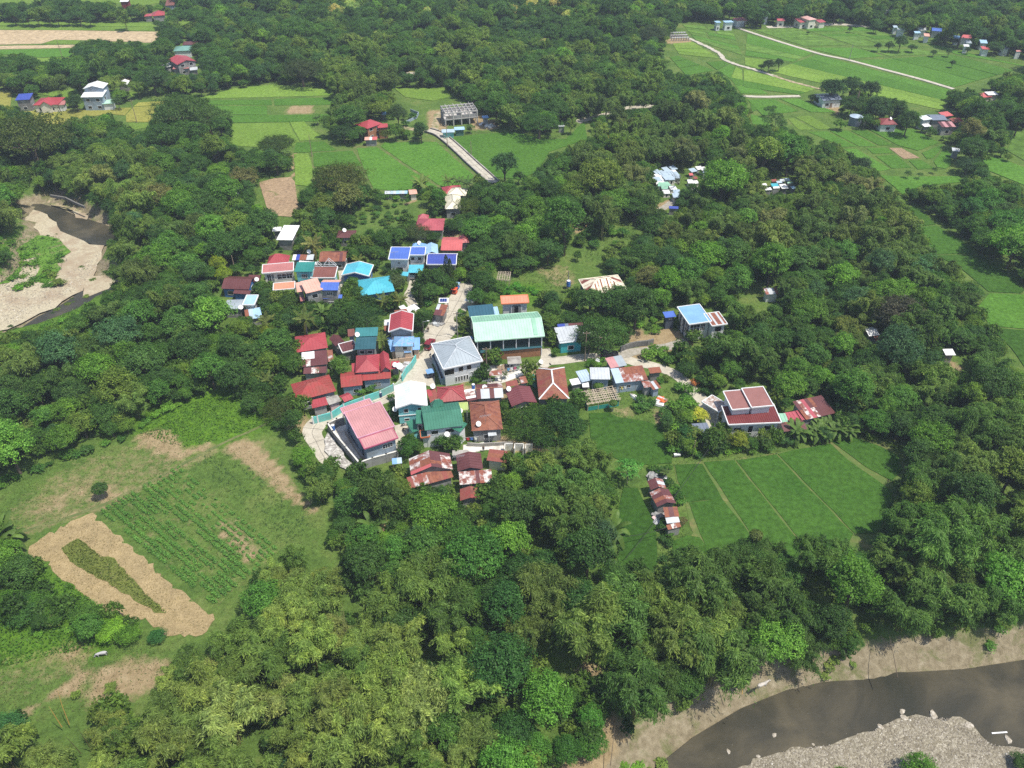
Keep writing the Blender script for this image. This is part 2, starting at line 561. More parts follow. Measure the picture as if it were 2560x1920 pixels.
def terrain(X,Y):
	X=np.asarray(X,float)
	Y=np.asarray(Y,float)
	z=np.zeros(X.shape)
	for poly,wdt in ((POLY_R,8.5),(POLY_L,3.5)):
		ins=in_poly(X,Y,poly)
		d=dist_poly(X,Y,poly)
		d=np.where(ins,0,d)
		z=np.minimum(z,(RIV_Z-.35)*(1-smooth(0,wdt,d)))
	und=.25*np.sin(X*.05+1)*np.cos(Y*.043)
	return z+und*np.clip(-z,0,1)*0.6-0.02
def axis(segs):
	out=[]
	for a,b,st in segs:
		out+=list(np.arange(a,b,st))
	out.append(segs[-1][1])
	return np.array(out)
ax_x=axis([(-4000,-700,300),(-700,-400,30),(-400,-160,6),(-160,160,2.0),(160,400,6),(400,700,30),(700,4000,300)])
ax_y=axis([(-1200,-100,200),(-100,30,10),(30,260,2.0),(260,620,6),(620,1200,30),(1200,6000,300)])
GX,GY=np.meshgrid(ax_x,ax_y)
GZ=terrain(GX,GY)
DRY=np.zeros(GX.shape)
LUSH=np.zeros(GX.shape)
def dry_blob(fr,pts,amt=1.0,soft=2.5,arr=None):
	poly=gp(fr,pts)
	ins=in_poly(GX,GY,poly)
	d=dist_poly(GX,GY,poly)
	v=np.where(ins,1,1-smooth(0,soft,d))*amt
	np.maximum(DRY if arr is None else arr,v,out=DRY if arr is None else arr)
dry_blob('C11',[(1390,400),(1480,345),(1580,380),(1720,540),(1830,690),(1930,780),(1800,700),(1660,590),(1500,460)],.85,2)
dry_blob('C11',[(870,330),(990,290),(1060,350),(1120,440),(1000,400),(930,370)],.9,3)
dry_blob('C11',[(400,560),(700,450),(1000,420),(1060,500),(760,620),(560,720),(100,820)],.42,8)
dry_blob('C11',[(200,780),(500,600),(520,640),(300,800)],.6,3)
dry_blob('C11',[(60,920),(600,740),(900,600),(1300,400),(1320,420),(900,630),(600,770),(80,950)],.55,1.5)
dry_blob('C11',[(1340,880),(1400,880),(1580,1060),(1540,1070)],.8,1.5)
dry_blob('C11',[(1180,400),(1300,360),(1290,390),(1150,430)],.7,2)
dry_blob('C11',[(570,650),(700,650),(700,720),(580,710)],.85,1)
dry_blob('C13',[(800,900),(1000,850),(1200,850),(1330,870),(1250,930),(950,1080),(860,1100),(740,1060)],.8,4)
dry_blob('C13',[(430,760),(560,690),(650,720),(600,860)],.6,4)
dry_blob('C13',[(450,1060),(560,960),(670,930),(500,1080)],.95,1.5)
dry_blob('C13',[(0,820),(300,780),(420,900),(100,1000)],.38,6)
dry_blob('C13',[(160,1250),(280,1150),(200,1260)],.9,1.5)
dry_blob('C2',[(1300,720),(1400,720),(1500,860),(1450,900),(1330,880)],1,1)
dry_blob('C2',[(745,420),(920,375),(910,405),(750,445)],1,.5)
dry_blob('C10',[(780,810),(860,800),(960,900),(1040,830),(1160,790),(1240,800),(1340,880),(1450,970),(1460,1010),(1100,1060),(960,1060),(760,930)],1,1)
dry_blob('C10',[(600,1110),(900,1060),(960,1130),(700,1140)],1,1.5)
dry_blob('F2',[(1380,880),(1500,880),(1480,1040),(1380,1040)],.9,3)
dry_blob('F2',[(1700,880),(1900,980),(1880,1020),(1740,1030)],.95,3)
dry_blob('F2',[(820,760),(900,770),(900,810),(830,800)],1,1.5)
dry_blob('F2',[(280,850),(430,840),(430,900),(240,905)],.8,3)
dry_blob('F2',[(1180,580),(1350,575),(1340,610),(1200,610)],1,2)
dry_blob('F2',[(270,1215),(300,1220),(310,1470),(350,1640),(330,1650),(290,1480)],.9,1)
dry_blob('F2',[(1250,725),(1360,730),(1350,745),(1250,740)],.8,1)
dry_blob('F6',[(610,330),(700,310),(720,370),(640,430),(600,410)],1,.8)
dry_blob('F6',[(1210,220),(1380,160),(1400,180),(1290,260)],1,1.5)
dry_blob('F6',[(330,700),(540,690),(620,800),(520,840)],.5,4)
dry_blob('F7',[(1430,1440),(1640,1440),(1700,1500),(1640,1560),(1500,1520)],.9,2)
dry_blob('F4',[(570,830),(760,850),(740,890),(620,850)],1,1)
dry_blob('F1',[(940,640),(1050,540),(1080,560),(1010,650)],1,2)
dry_blob('F1',[(1570,330),(1620,330),(1610,400),(1570,400)],1,2)
dry_blob('F3',[(1330,310),(1520,310),(1530,335),(1370,335)],1,2)
dry_blob('C15',[(80,500),(180,500),(200,620),(110,660)],.95,1.5)
dry_blob('C15',[(-20,1000),(80,900),(170,790),(260,760),(420,850),(380,1010)],.9,2)
dry_blob('C14',[(680,0),(820,40),(800,130),(690,110)],1,1)
dry_blob('C8',[(940,860),(1200,880),(1240,1010),(1100,1000),(960,930)],.5,2)
dry_blob('C8',[(1480,920),(1640,920),(1640,1080),(1560,1080)],.9,1)
dry_blob('C9',[(350,440),(440,440),(470,600),(380,640),(330,560)],1,.6)
dry_blob('C4',[(560,1380),(1040,1350),(1040,1480),(560,1480)],.9,.6)
dry_blob('C6',[(-260,230),(180,640),(0,700),(-200,610)],.75,2)
for pts in ([(1130,100),(1560,100),(1560,330),(1130,330)],[(1000,1060),(1700,1200),(1700,1300),(1000,1270)],[(540,330),(1130,380),(1130,560),(560,600)]):
	dry_blob('C7',pts,.9,1)
dry_blob('C11',[(610,790),(1110,505),(1730,1020),(1320,1370)],.30,2)
dry_blob('C11',[(830,180),(1250,60),(1420,70),(1640,230),(1400,330),(1150,380),(900,260)],1,6,LUSH)
dry_blob('C13',[(0,300),(300,100),(900,380),(800,700),(0,800)],1,4,LUSH)
dry_blob('C5',[(520,480),(900,240),(1450,230),(1500,420),(1250,560),(740,420)],1,2,LUSH)
dry_blob('F5',[(60,1210),(700,950),(900,1100),(500,1400),(0,1500)],.8,5,LUSH)
dry_blob('F5',[(-200,600),(100,420),(440,440),(560,560),(480,700),(330,840),(100,700)],1,3,LUSH)
def ground_mat():
	m,t,out=new_mat('ground')
	pos=pos_of(t)
	at=N(t,'ShaderNodeAttribute',attribute_name='dry')
	lu=N(t,'ShaderNodeAttribute',attribute_name='lush')
	sa=N(t,'ShaderNodeAttribute',attribute_name='bank')
	g=ramp(t,noise(t,pos,.11,8,.65),[(.3,(.062,.115,.024)),(.5,(.095,.160,.032)),(.72,(.155,.195,.055))])
	g=mixc(t,lu.outputs['Fac'],g,ramp(t,noise(t,pos,.5,6,.7),[(.3,(.050,.120,.014)),(.7,(.120,.235,.020))]))
	fine=ramp(t,noise(t,pos,.9,10,.9),[(.32,.35),(.68,1.65)])
	g=mixc(t,1.,g,fine,'MULTIPLY')
	d=ramp(t,noise(t,pos,.6,9,.75),[(.25,(.18,.125,.065)),(.5,(.33,.245,.14)),(.75,(.46,.36,.22))])
	a=N(t,'ShaderNodeMath',operation='ADD')
	t.links.new(at.outputs['Fac'],a.inputs[0])
	nn=N(t,'ShaderNodeMath',operation='MULTIPLY_ADD')
	t.links.new(noise(t,pos,.5,9,.78),nn.inputs[0])
	nn.inputs[1].default_value=1.5
	nn.inputs[2].default_value=-.75
	t.links.new(nn.outputs[0],a.inputs[1])
	f=ramp(t,a.outputs[0],[(.32,0.),(.72,.95)])
	col=mixc(t,f,g,d)
	b=N(t,'ShaderNodeMath',operation='ADD')
	t.links.new(sa.outputs['Fac'],b.inputs[0])
	t.links.new(nn.outputs[0],b.inputs[1])
	s=ramp(t,noise(t,pos,.8,9,.7),[(.3,(.16,.13,.08)),(.55,(.28,.235,.155)),(.75,(.38,.33,.235))])
	s=mixc(t,ramp(t,noise(t,pos,.22,9,.72,.5),[(.50,0.),(.62,.8)]),s,(.12,.14,.045))
	col=mixc(t,ramp(t,b.outputs[0],[(.30,0.),(.62,1.)]),col,s)
	surf(t,out,col,.95,noise(t,pos,1.6,8,.8),.35,1,.1)
	return m
GROUND=ground_mat()
ny,nx=GX.shape
idx=np.arange(nx*ny).reshape(ny,nx)
quads=np.stack([idx[:-1,:-1],idx[:-1,1:],idx[1:,1:],idx[1:,:-1]],-1).reshape(-1,4)
gm=bpy.data.meshes.new('ground')
gm.vertices.add(nx*ny)
gm.vertices.foreach_set('co',np.stack([GX,GY,GZ],-1).astype(np.float32).ravel())
gm.loops.add(len(quads)*4)
gm.loops.foreach_set('vertex_index',quads.astype(np.int32).ravel())
gm.polygons.add(len(quads))
gm.polygons.foreach_set('loop_start',np.arange(0,len(quads)*4,4,dtype=np.int32))
gm.polygons.foreach_set('use_smooth',np.ones(len(quads),bool))
gm.materials.append(GROUND)
for nme,arr in (('dry',DRY),('lush',LUSH),('bank',np.clip(-GZ/2.2,0,1))):
	a_=gm.attributes.new(nme,'FLOAT','POINT')
	a_.data.foreach_set('value',arr.astype(np.float32).ravel())
gm.update(calc_edges=True)
tag(ob('ground',gm),'grassy ground with trampled and bare patches between fields and houses',kind='structure')
# ---- rivers
sheet('river_water',gp('D',[(1340,1760),(1425,1650),(1500,1590),(1600,1530),(1700,1490),(1800,1468),(1900,1450),(1960,1452),(2080,1445),(2212,1425),(2700,1360),(2900,2300),(1200,2300)],RIV_Z),RIV_Z,WATER,
	label='dark shallow river in the lower right corner')
sheet('river_water',gp('F5',[(190,190),(330,190),(480,230),(620,290),(700,310),(900,380),(940,440),(850,510),(790,530),(700,500),(540,440),(470,400),(440,330),(380,280),(300,250),(200,225)],RIV_Z),RIV_Z+.1,WATER,
	label='brown river pool below bamboo on the left')
sheet('river_water',gp('F5',[(180,1160),(300,1080),(430,1020),(560,940),(640,880),(720,880),(860,840),(905,790),(960,800),(940,860),(800,960),(600,1050),(430,1120),(200,1180)],RIV_Z),RIV_Z+.1,WATER,
	label='narrow river channel curving past the left sandbar')
sheet('gravel_bar',gp('C15',[(840,1000),(960,940),(1100,900),(1230,890),(1330,870),(1450,830),(1530,790),(1600,755),(1700,745),(1800,770),(1900,750),(1960,780),(2000,840),(2060,880),(2130,900),(2212,895),(2600,900),(2700,1400),(700,1400)],RIV_Z),
	RIV_Z+.12,GRAVEL,label='pale shingle bar beside the dark river',rough=.35,step=1.2,seed=3)
sheet('sandbar',gp('F5',[(-500,1250),(-200,1240),(0,1190),(80,1175),(180,1140),(300,1060),(430,1010),(560,920),(650,870),(660,850),(660,920),(700,920),(860,860),(900,800),(850,760),(740,760),(800,620),(830,520),(710,510),(600,450),(480,410),(440,330),
	(330,250),(220,225),(180,330),(330,430),(140,560),(190,640),(160,700),(60,810),(-100,820),(-500,960)],RIV_Z),RIV_Z+.16,SANDM,label='wide sand and pebble bar by the left river',rough=.6,step=3,seed=4)
sheet('sandbar',gp('F5',[(560,215),(640,235),(700,290),(690,315),(610,300),(580,260)],RIV_Z),RIV_Z+.2,SANDM,label='small sand spit under the bamboo at the pool',rough=.4,seed=5)
sheet('sandbar',gp('F5',[(390,150),(540,160),(660,230),(680,270),(560,240),(420,210),(370,180)],RIV_Z),RIV_Z+.24,PATHM,label='grassy sand bank above the pool',rough=.4,seed=6)
sheet('grass_bank',gp('F5',[(-500,450),(180,430),(330,440),(440,450),(520,520),(560,570),(480,620),(480,700),(440,790),(340,830),(270,800),(310,700),(280,620),(190,640),(160,720),(60,820),(-500,900)],RIV_Z),RIV_Z+.32,field_mat('lush_bank',(.07,.16,.022),(.11,.21,.03),(.26,.22,.13),fine=.9),label='bright green overgrown bank on the left sandbar',rough=.9,step=3,seed=7)
clear('F5',[(190,130),(460,140),(660,230),(700,330),(820,360),(860,430),(820,500),(790,640),(740,740),(860,800),(860,860),(720,960),(600,1060),(430,1130),(200,1190),(-500,1400),(-900,1000),(0,840),(60,790),(170,700),(190,620),(-200,480),(-200,440),(180,430),(210,330),(200,230)])
clear('C15',[(-100,1040),(200,930),(250,840),(400,890),(480,880),(570,760),(660,680),(780,625),(900,640),(1000,680),(1100,680),(1190,590),(1230,490),(1380,485),(1560,430),(1700,475),(1850,420),(1940,350),(2212,300),(2700,200),(2700,1300),(-300,1300)])
# ---- rice fields: every plot is a slab of plants with the bunds left low between them
NPAD=[0]
def paddy(fr,pts,material,label='green rice paddy between low bunds',h=.12,shrink=0.0,rough=.12,do_clear=True,name='rice_field'):
	g=gp(fr,pts)
	if shrink:
		c=np.mean(g,0)
		L=np.mean([math.hypot(*(np.array(p)-c)) for p in g])
		g=[tuple(c+(np.array(p)-c)*(1-shrink/L)) for p in g]
	NPAD[0]+=1
	o=sheet(name,g,h+.006*(NPAD[0] % 17),material,h+.3,label,rough,3.0,seed=NPAD[0])
	if do_clear:
		clear(fr,pts)
	return o
def strips(fr,TL,TR,BR,BL,m,n,mats,label,gap=.5,seed=1):
	"""a block of fields cut into m rows and n columns with bunds between"""
	r=random.Random(seed)
	a,b,c,d=[np.array(p,float) for p in gp(fr,[TL,TR,BR,BL])]
	clear(fr,[TL,TR,BR,BL])
	def q(u,v):
		return (a*(1-u)+b*u)*(1-v)+(d*(1-u)+c*u)*v
	vs_=[0]+sorted((i+r.uniform(-.22,.22))/m for i in range(1,m))+[1]
	for i in range(m):
		nn=n if n>1 and r.random()<.75 else max(1,n-1)
		us=[0]+sorted((j+r.uniform(-.25,.25))/nn for j in range(1,nn))+[1]
		for j in range(nn):
			p=[q(us[j],vs_[i]),q(us[j+1],vs_[i]),q(us[j+1],vs_[i+1]),q(us[j],vs_[i+1])]
			cc=sum(p)/4
			g=[]
			for k in range(4):
				v=cc-p[k]
				g.append(tuple(p[k]+v/max(np.linalg.norm(v),.1)*gap*.65))
			NPAD[0]+=1
			sheet('rice_field',g,.10+.006*(NPAD[0] % 17),r.choice(mats),.3,label,.15,5.0,seed=NPAD[0])
BUND=mat('bund_earth',(.17,.155,.06),.3,.5,.95,(.09,.14,.03),.6,.3,.06,3)
sheet('paddy_bund',gp('C12',[(505,165),(930,130),(1240,90),(1600,15),(1900,-20),(2140,130),(2040,380),(1990,640),(1760,900),(800,960),(490,860),(640,640),(590,430),(520,250)]),.04,BUND,.2,'earth bunds dividing the dark paddies',.25,1.5)
sheet('paddy_bund',gp('F2',[(780,1150),(1000,1110),(1430,1105),(1760,1400),(1700,1470),(1100,1520),(920,1515),(830,1340),(445,1330),(440,1200),(760,1175)]),.035,BUND,.2,'grassy bunds between the bright green rice fields',.3,2)
RB='dark green rice paddy strip beyond the shacks, edged by earth bunds'
paddy('C12',[(525,180),(700,172),(835,398),(602,422),(545,290)],RICE_D,RB,do_clear=False,shrink=-.3)
paddy('C12',[(622,445),(838,415),(985,592),(1060,700),(1000,900),(830,900),(700,650)],RICE_D,RB,do_clear=False,shrink=-.3)
paddy('C12',[(728,166),(930,150),(1275,590),(1400,735),(1300,900),(1130,850),(1070,690)],RICE_D,RB,do_clear=False,shrink=-.3)
paddy('C12',[(952,150),(1218,112),(1740,650),(1600,900),(1480,830),(1400,715)],RICE_D,RB,do_clear=False,shrink=-.3)
paddy('C12',[(1240,106),(1320,85),(1590,34),(1700,135),(2020,360),(1990,500),(1900,640),(1760,640)],RICE_D,RB,do_clear=False,shrink=-.3)
paddy('C9',[(1682,906),(1780,870),(1860,842),(2212,965),(2400,1060),(2440,1200),(2330,1330),(2060,1180)],RICE_D,RB,do_clear=False,shrink=-.3)
clear('C12',[(500,165),(1240,85),(1600,10),(1700,-10),(1880,-20),(2110,120),(2030,340),(1990,400),(1900,630),(1740,640),(1500,580),(1400,720),(1270,590),(1180,690),(1060,640),(960,600),(860,560),(800,790),(700,770),(600,560)])
landmark('the striped paddies',P('C12',1300,400))
paddy('S',[px('C8',*p) for p in [(625,960),(900,945),(1010,1015),(1300,1055),(1470,1090),(1580,1150),(1690,1280),(1755,1450),(1765,1600)]]+[px('C12',*p) for p in [(490,110),(492,160),(300,172),(160,150)]]+[px('C8',*p) for p in [(760,1500),(640,1290)]],
	RICE_D,'round topped dark rice paddy beside the big rain trees')
landmark('the round topped paddy',P('C8',1200,1250))
paddy('C12',[(165,335),(262,335),(330,480),(385,610),(402,850),(340,980),(180,980),(120,820),(105,560)],RICE_D,'narrow rice paddy left of the row of shacks',do_clear=False)
clear('C12',[(165,335),(262,335),(330,480),(385,610),(400,850),(300,850),(180,850),(130,700),(130,560)])
paddy('C12',[(505,700),(600,665),(692,675),(765,780),(700,900),(560,900),(500,800)],RICE_D,'small corner paddy behind the lower bamboo',do_clear=False)
clear('C12',[(505,700),(600,665),(692,675),(760,770),(680,740),(600,760)])
MF='bright green rice field beside the elevated concrete road'
paddy('F2',[(797,1176),(955,1165),(1180,1320),(1440,1485),(1100,1508),(930,1498),(850,1330)],RICE_M,MF)
paddy('F2',[(985,1158),(1020,1125),(1200,1128),(1420,1122),(1720,1390),(1690,1450),(1470,1478),(1210,1315)],RICE_M,MF)
paddy('F2',[(1540,1088),(1800,1060),(2050,1045),(2300,1105),(2450,1100),(2590,960),(2620,1100),(2320,1200),(2230,1350),(2100,1420),(1880,1400),(1700,1235)],RICE_M,'bright green rice field between the road and the rain tree')
paddy('F2',[(452,1212),(765,1192),(835,1312),(700,1330),(458,1318)],RICE_M,'green rice plot behind the large dark rain tree')
paddy('F2',[(300,1222),(415,1218),(448,1330),(438,1478),(312,1462)],RICE_L,'narrow pale crop plot beside the brown tilled plot',h=.18)
paddy('F2',[(25,1440),(150,1408),(270,1402),(308,1440),(330,1640),(320,1720),(110,1700),(60,1560)],DIRT,'brown tilled garden plot with rows of thin stakes',h=.04,name='tilled_field')
landmark('the brown tilled plot',P('F2',180,1540))
paddy('F2',[(1095,700),(1480,695),(1560,760),(1400,800),(1180,770)],RICE_L,'pale green field below the hill road')
UL='green terraced rice strip beyond the river woods'
paddy('F1',[(1850,700),(2150,670),(2400,690),(2630,715),(2630,755),(1570,780)],RICE_L,UL)
paddy('F1',[(1590,795),(2140,790),(2150,832),(1640,828)],RICE_M,UL)
paddy('F1',[(2165,785),(2630,770),(2640,828),(2170,834)],RICE_M,UL)
paddy('F1',[(1650,838),(2110,838),(2110,908),(1700,905)],RICE_M,UL)
paddy('F1',[(1720,915),(2620,905),(2600,960),(1820,970)],RICE_M,UL)
paddy('F1',[(1830,980),(2280,970),(2360,1120),(2290,1180),(1800,1150),(1840,1110)],RICE_L,UL)
paddy('F1',[(2290,968),(2400,962),(2560,1100),(2370,1115)],RICE_L,UL)
paddy('F1',[(2340,1130),(2560,1120),(2660,1190),(2320,1210)],RICE_M,UL)
YL='ripening yellow green rice field by the blue and red roofed houses'
paddy('F1',[(150,880),(480,868),(385,985),(330,970)],RICE_Y,YL)
paddy('F1',[(495,868),(1040,852),(985,915),(850,900),(540,960),(495,985),(395,985)],RICE_Y,YL)
paddy('F1',[(1055,848),(1230,840),(1200,965),(1000,965),(995,915)],RICE_Y,YL)
paddy('F1',[(1095,812),(1400,795),(1230,835),(1060,842)],RICE_Y,YL)
paddy('F1',[(390,995),(485,995),(430,1070)],RICE_L,YL)
paddy('F1',[(1010,975),(1175,972),(1160,1010),(1050,1030)],RICE_L,YL)
paddy('F1',[(290,740),(610,702),(640,770),(500,785)],RICE_L,YL)
paddy('F1',[(-500,740),(92,722),(95,770),(80,850),(-500,900)],RICE_Y,YL)
paddy('F1',[(985,725),(1100,730),(1090,765),(1000,765)],RICE_L,YL)
paddy('F1',[(-500,168),(1180,182),(1238,212),(-500,200)],RICE_L,'pale green field behind the harvested field')
paddy('F1',[(-500,205),(1240,215),(1240,244),(-500,232)],RICE_L,'pale green field behind the harvested field')
paddy('F1',[(-500,238),(480,240),(1268,252),(1235,340),(660,318),(430,314),(330,345),(-500,366)],TAN,'harvested tan field in the upper left',h=.1,name='stubble_field')
landmark('the harvested tan field',P('F1',500,290))
paddy('F1',[(335,346),(432,318),(640,320),(598,350)],RICE_L,'small green plot inside the tan field')
paddy('F1',[(-500,372),(595,355),(585,378),(-500,400)],TAN,'lower strip of the harvested tan field',h=.1,name='stubble_field')
paddy('F1',[(-500,405),(580,384),(560,450),(290,454),(180,430),(-500,440)],RICE_M,'green field below the harvested tan field')
paddy('F1',[(290,460),(540,458),(430,490),(310,492)],RICE_L,'green field below the harvested tan field')
paddy('F1',[(-500,-60),(380,-50),(300,30),(-500,12)],RICE_L,'pale field at the upper left edge')
paddy('F1',[(460,-60),(1280,-60),(1290,15),(1150,45),(640,12)],RICE_L,'pale field behind the hedgerow trees')
paddy('F1',[(1395,168),(1500,165),(1500,215),(1430,215)],RICE_L,'small pale field beyond the green teal roof')
FR_L='long narrow rice strip in the wide valley of the upper right'
K_=[RICE_FAR,RICE_FAR,RICE_M,RICE_FAR]
strips('F4',(70,238),(420,226),(820,358),(470,368),6,1,K_,FR_L,1.0,1)
strips('F4',(435,222),(985,215),(1390,368),(870,363),6,2,K_,FR_L,1.0,2)
strips('F4',(490,378),(880,376),(1110,445),(845,468),1,1,[RICE_M],FR_L,1.0,3)
strips('F4',(905,380),(1380,392),(1640,428),(1140,445),1,1,[RICE_FAR],FR_L,1.0,4)
strips('F4',(870,480),(1640,432),(2140,560),(1660,695),1,3,[RICE_FAR,RICE_FAR,RICE_M],FR_L,1.0,5)
strips('F4',(1140,245),(1400,335),(2400,560),(1660,425),3,2,K_,FR_L,1.0,6)
strips('F4',(20,265),(555,418),(395,492),(0,440),4,1,[RICE_M,RICE_FAR],FR_L,1.0,7)
strips('F4',(565,432),(1640,714),(1575,875),(190,565),4,1,[RICE_M,RICE_L,RICE_L,RICE_M],FR_L,1.0,8)
strips('F4',(0,452),(190,472),(120,550),(0,515),1,1,[RICE_L],FR_L,1.0,9)
strips('F4',(-10,545),(590,700),(440,752),(-10,690),3,1,[RICE_L,RICE_M],FR_L,1.0,10)
strips('F4',(20,788),(240,785),(440,880),(150,920),1,1,[RICE_M],FR_L,.8,11)
strips('F4',(275,782),(425,780),(740,890),(530,890),1,1,[RICE_M],FR_L,.8,12)
strips('F4',(395,922),(520,912),(700,1020),(590,1028),1,1,[RICE_L],FR_L,.8,13)
strips('F4',(340,935),(385,930),(570,1030),(430,1030),1,1,[RICE_L],FR_L,.8,14)
FM='dark rice paddy below the maroon roofed farmhouse'
for i_,q_ in enumerate([((500,1040),(650,1035),(900,1160),(780,1165)),((672,1035),(812,1030),(1060,1160),(915,1160)),((835,1030),(960,1026),(1180,1150),(1075,1155)),
	((780,1175),(880,1172),(1160,1340),(1060,1358)),((962,1170),(1130,1165),(1180,1213),(1010,1218)),((1030,1232),(1200,1222),(1330,1330),(1165,1335)),
	((1290,1266),(1400,1264),(1510,1330),(1372,1343))]):
	strips('F4',*q_,1,1,[RICE_M],FM,.7,20+i_)
paddy('F4',[(985,1025),(1340,1022),(1540,1128),(1370,1192),(1220,1150)],RICE_M,FM)
paddy('F4',[(1145,1170),(1240,1170),(1390,1248),(1262,1256)],DIRT,'bare brown plot among the dark paddies',h=.05,name='tilled_field')
paddy('F4',[(1405,1210),(1570,1142),(1540,1200),(1490,1250),(1445,1258)],RICE_M,FM)
paddy('F4',[(1500,1280),(1560,1200),(1605,1190),(1640,1232),(1632,1308),(1590,1335),(1525,1322)],RICE_M,'leaf shaped dark paddy by the small tin shed')
landmark('the leaf shaped paddy',P('F4',1580,1270))
paddy('F4',[(1070,1385),(1260,1400),(1700,1395),(1730,1440),(1400,1470),(1250,1540),(1190,1480)],RICE_M,FM)
paddy('F4',[(2075,1190),(2150,1035),(2500,1040),(2600,1300),(2212,1270)],RICE_FAR,'green field at the right edge beyond the trees')
paddy('F4',[(1885,1262),(2000,1242),(2212,1325),(2500,1400),(2500,1560),(2212,1465),(1905,1340)],RICE_M,'green field at the right edge beyond the trees')
FC='stepped rice terrace under the wooded hill'
strips('F3',(1465,195),(1870,228),(1950,440),(1570,315),6,2,K_,FC,1.0,30)
strips('F3',(1385,345),(1560,332),(1775,465),(1440,430),4,1,[RICE_L,RICE_M],FC,.8,31)
strips('F3',(1360,450),(1435,440),(1730,560),(1500,600),3,1,[RICE_M],FC,.8,32)
strips('F3',(1650,492),(1795,482),(1945,550),(1945,690),3,1,[RICE_L,RICE_M],FC,.8,33)
strips('F3',(1835,605),(1985,640),(2160,745),(1930,742),2,1,[RICE_M],FC,.8,34)
strips('F3',(2000,785),(2095,792),(2130,835),(2020,890),1,1,[RICE_M],FC,.8,35)
strips('F3',(2005,900),(2110,925),(2210,1020),(2020,985),1,1,[RICE_M],FC,.8,36)
RS='dark green rice strip running down between two tree belts'
paddy('F7',[(1300,215),(1370,212),(1515,352),(1390,368),(1310,290)],RICE_D,RS)
paddy('F7',[(1372,378),(1520,362),(1700,470),(1850,578),(1500,588),(1440,500)],RICE_D,RS)
paddy('F7',[(1515,600),(1860,590),(2050,720),(2212,870),(2180,898),(1930,883),(1800,770),(1690,680)],RICE_D,RS)
paddy('F7',[(1935,898),(2212,908),(2600,950),(2600,1250),(2212,1178),(1940,1155),(1850,1000)],RICE_M,RS)
paddy('F7',[(1945,1168),(2212,1192),(2600,1260),(2600,1700),(2300,1600),(2110,1330)],RICE_D,RS)
landmark('the dark rice strip',P('F7',1700,600))
outer=[(175,1040),(215,965),(340,905),(355,915),(370,885),(565,795),(600,830),(680,905),(850,1035),(1000,1180),(1160,1310),(1290,1420),(1310,1480),(1240,1540),(1040,1545),(900,1450),(750,1430),(600,1380),(450,1250),(350,1180),(300,1090),(250,1100),(175,1060)]
inner=[(380,1010),(490,950),(620,1060),(700,1075),(780,1160),(900,1290),(1030,1410),(960,1400),(850,1340),(600,1190),(450,1110)]
sheet('straw_plot',gp('C11',outer),.05,STRAW,.2,'loop shaped plot covered with pale straw',.55,.9,seed=8)
sheet('grass_tongue',gp('C11',inner),.12,field_mat('weedy_grass',(.12,.16,.035),(.18,.20,.05),fine=1.6,bump=.5),.2,'weedy grass tongue inside the straw plot',.3,1.2,seed=9)
landmark('the straw covered plot',P('C11',700,1150))
landmark('the grassy meadow',P('C11',600,560))
clear('C11',[(-400,680),(0,600),(300,470),(500,400),(700,330),(800,310),(840,260),(960,180),(1200,110),(1400,60),(1450,100),(1500,190),(1640,230),(1720,330),(1880,350),(1740,360),(1750,500),(1780,590),(1880,640),(1950,810),(1990,920),(2060,1020),
	(2000,1030),(1900,980),(1700,1010),(1620,1100),(1500,1180),(1430,1290),(1320,1400),(1310,1480),(1240,1545),(1040,1550),(900,1460),(750,1435),(600,1390),(450,1260),(340,1180),(290,1100),(170,1080),(100,1000),(60,880),(0,850),(-400,900)])
clear('C13',[(-600,560),(200,570),(480,560),(700,640),(800,750),(1000,740),(1240,710),(1380,620),(1310,760),(1320,880),(1230,930),(1000,1060),(800,1080),(650,1130),(500,1330),(250,1280),(100,1180),(0,1080),(-600,1000)])
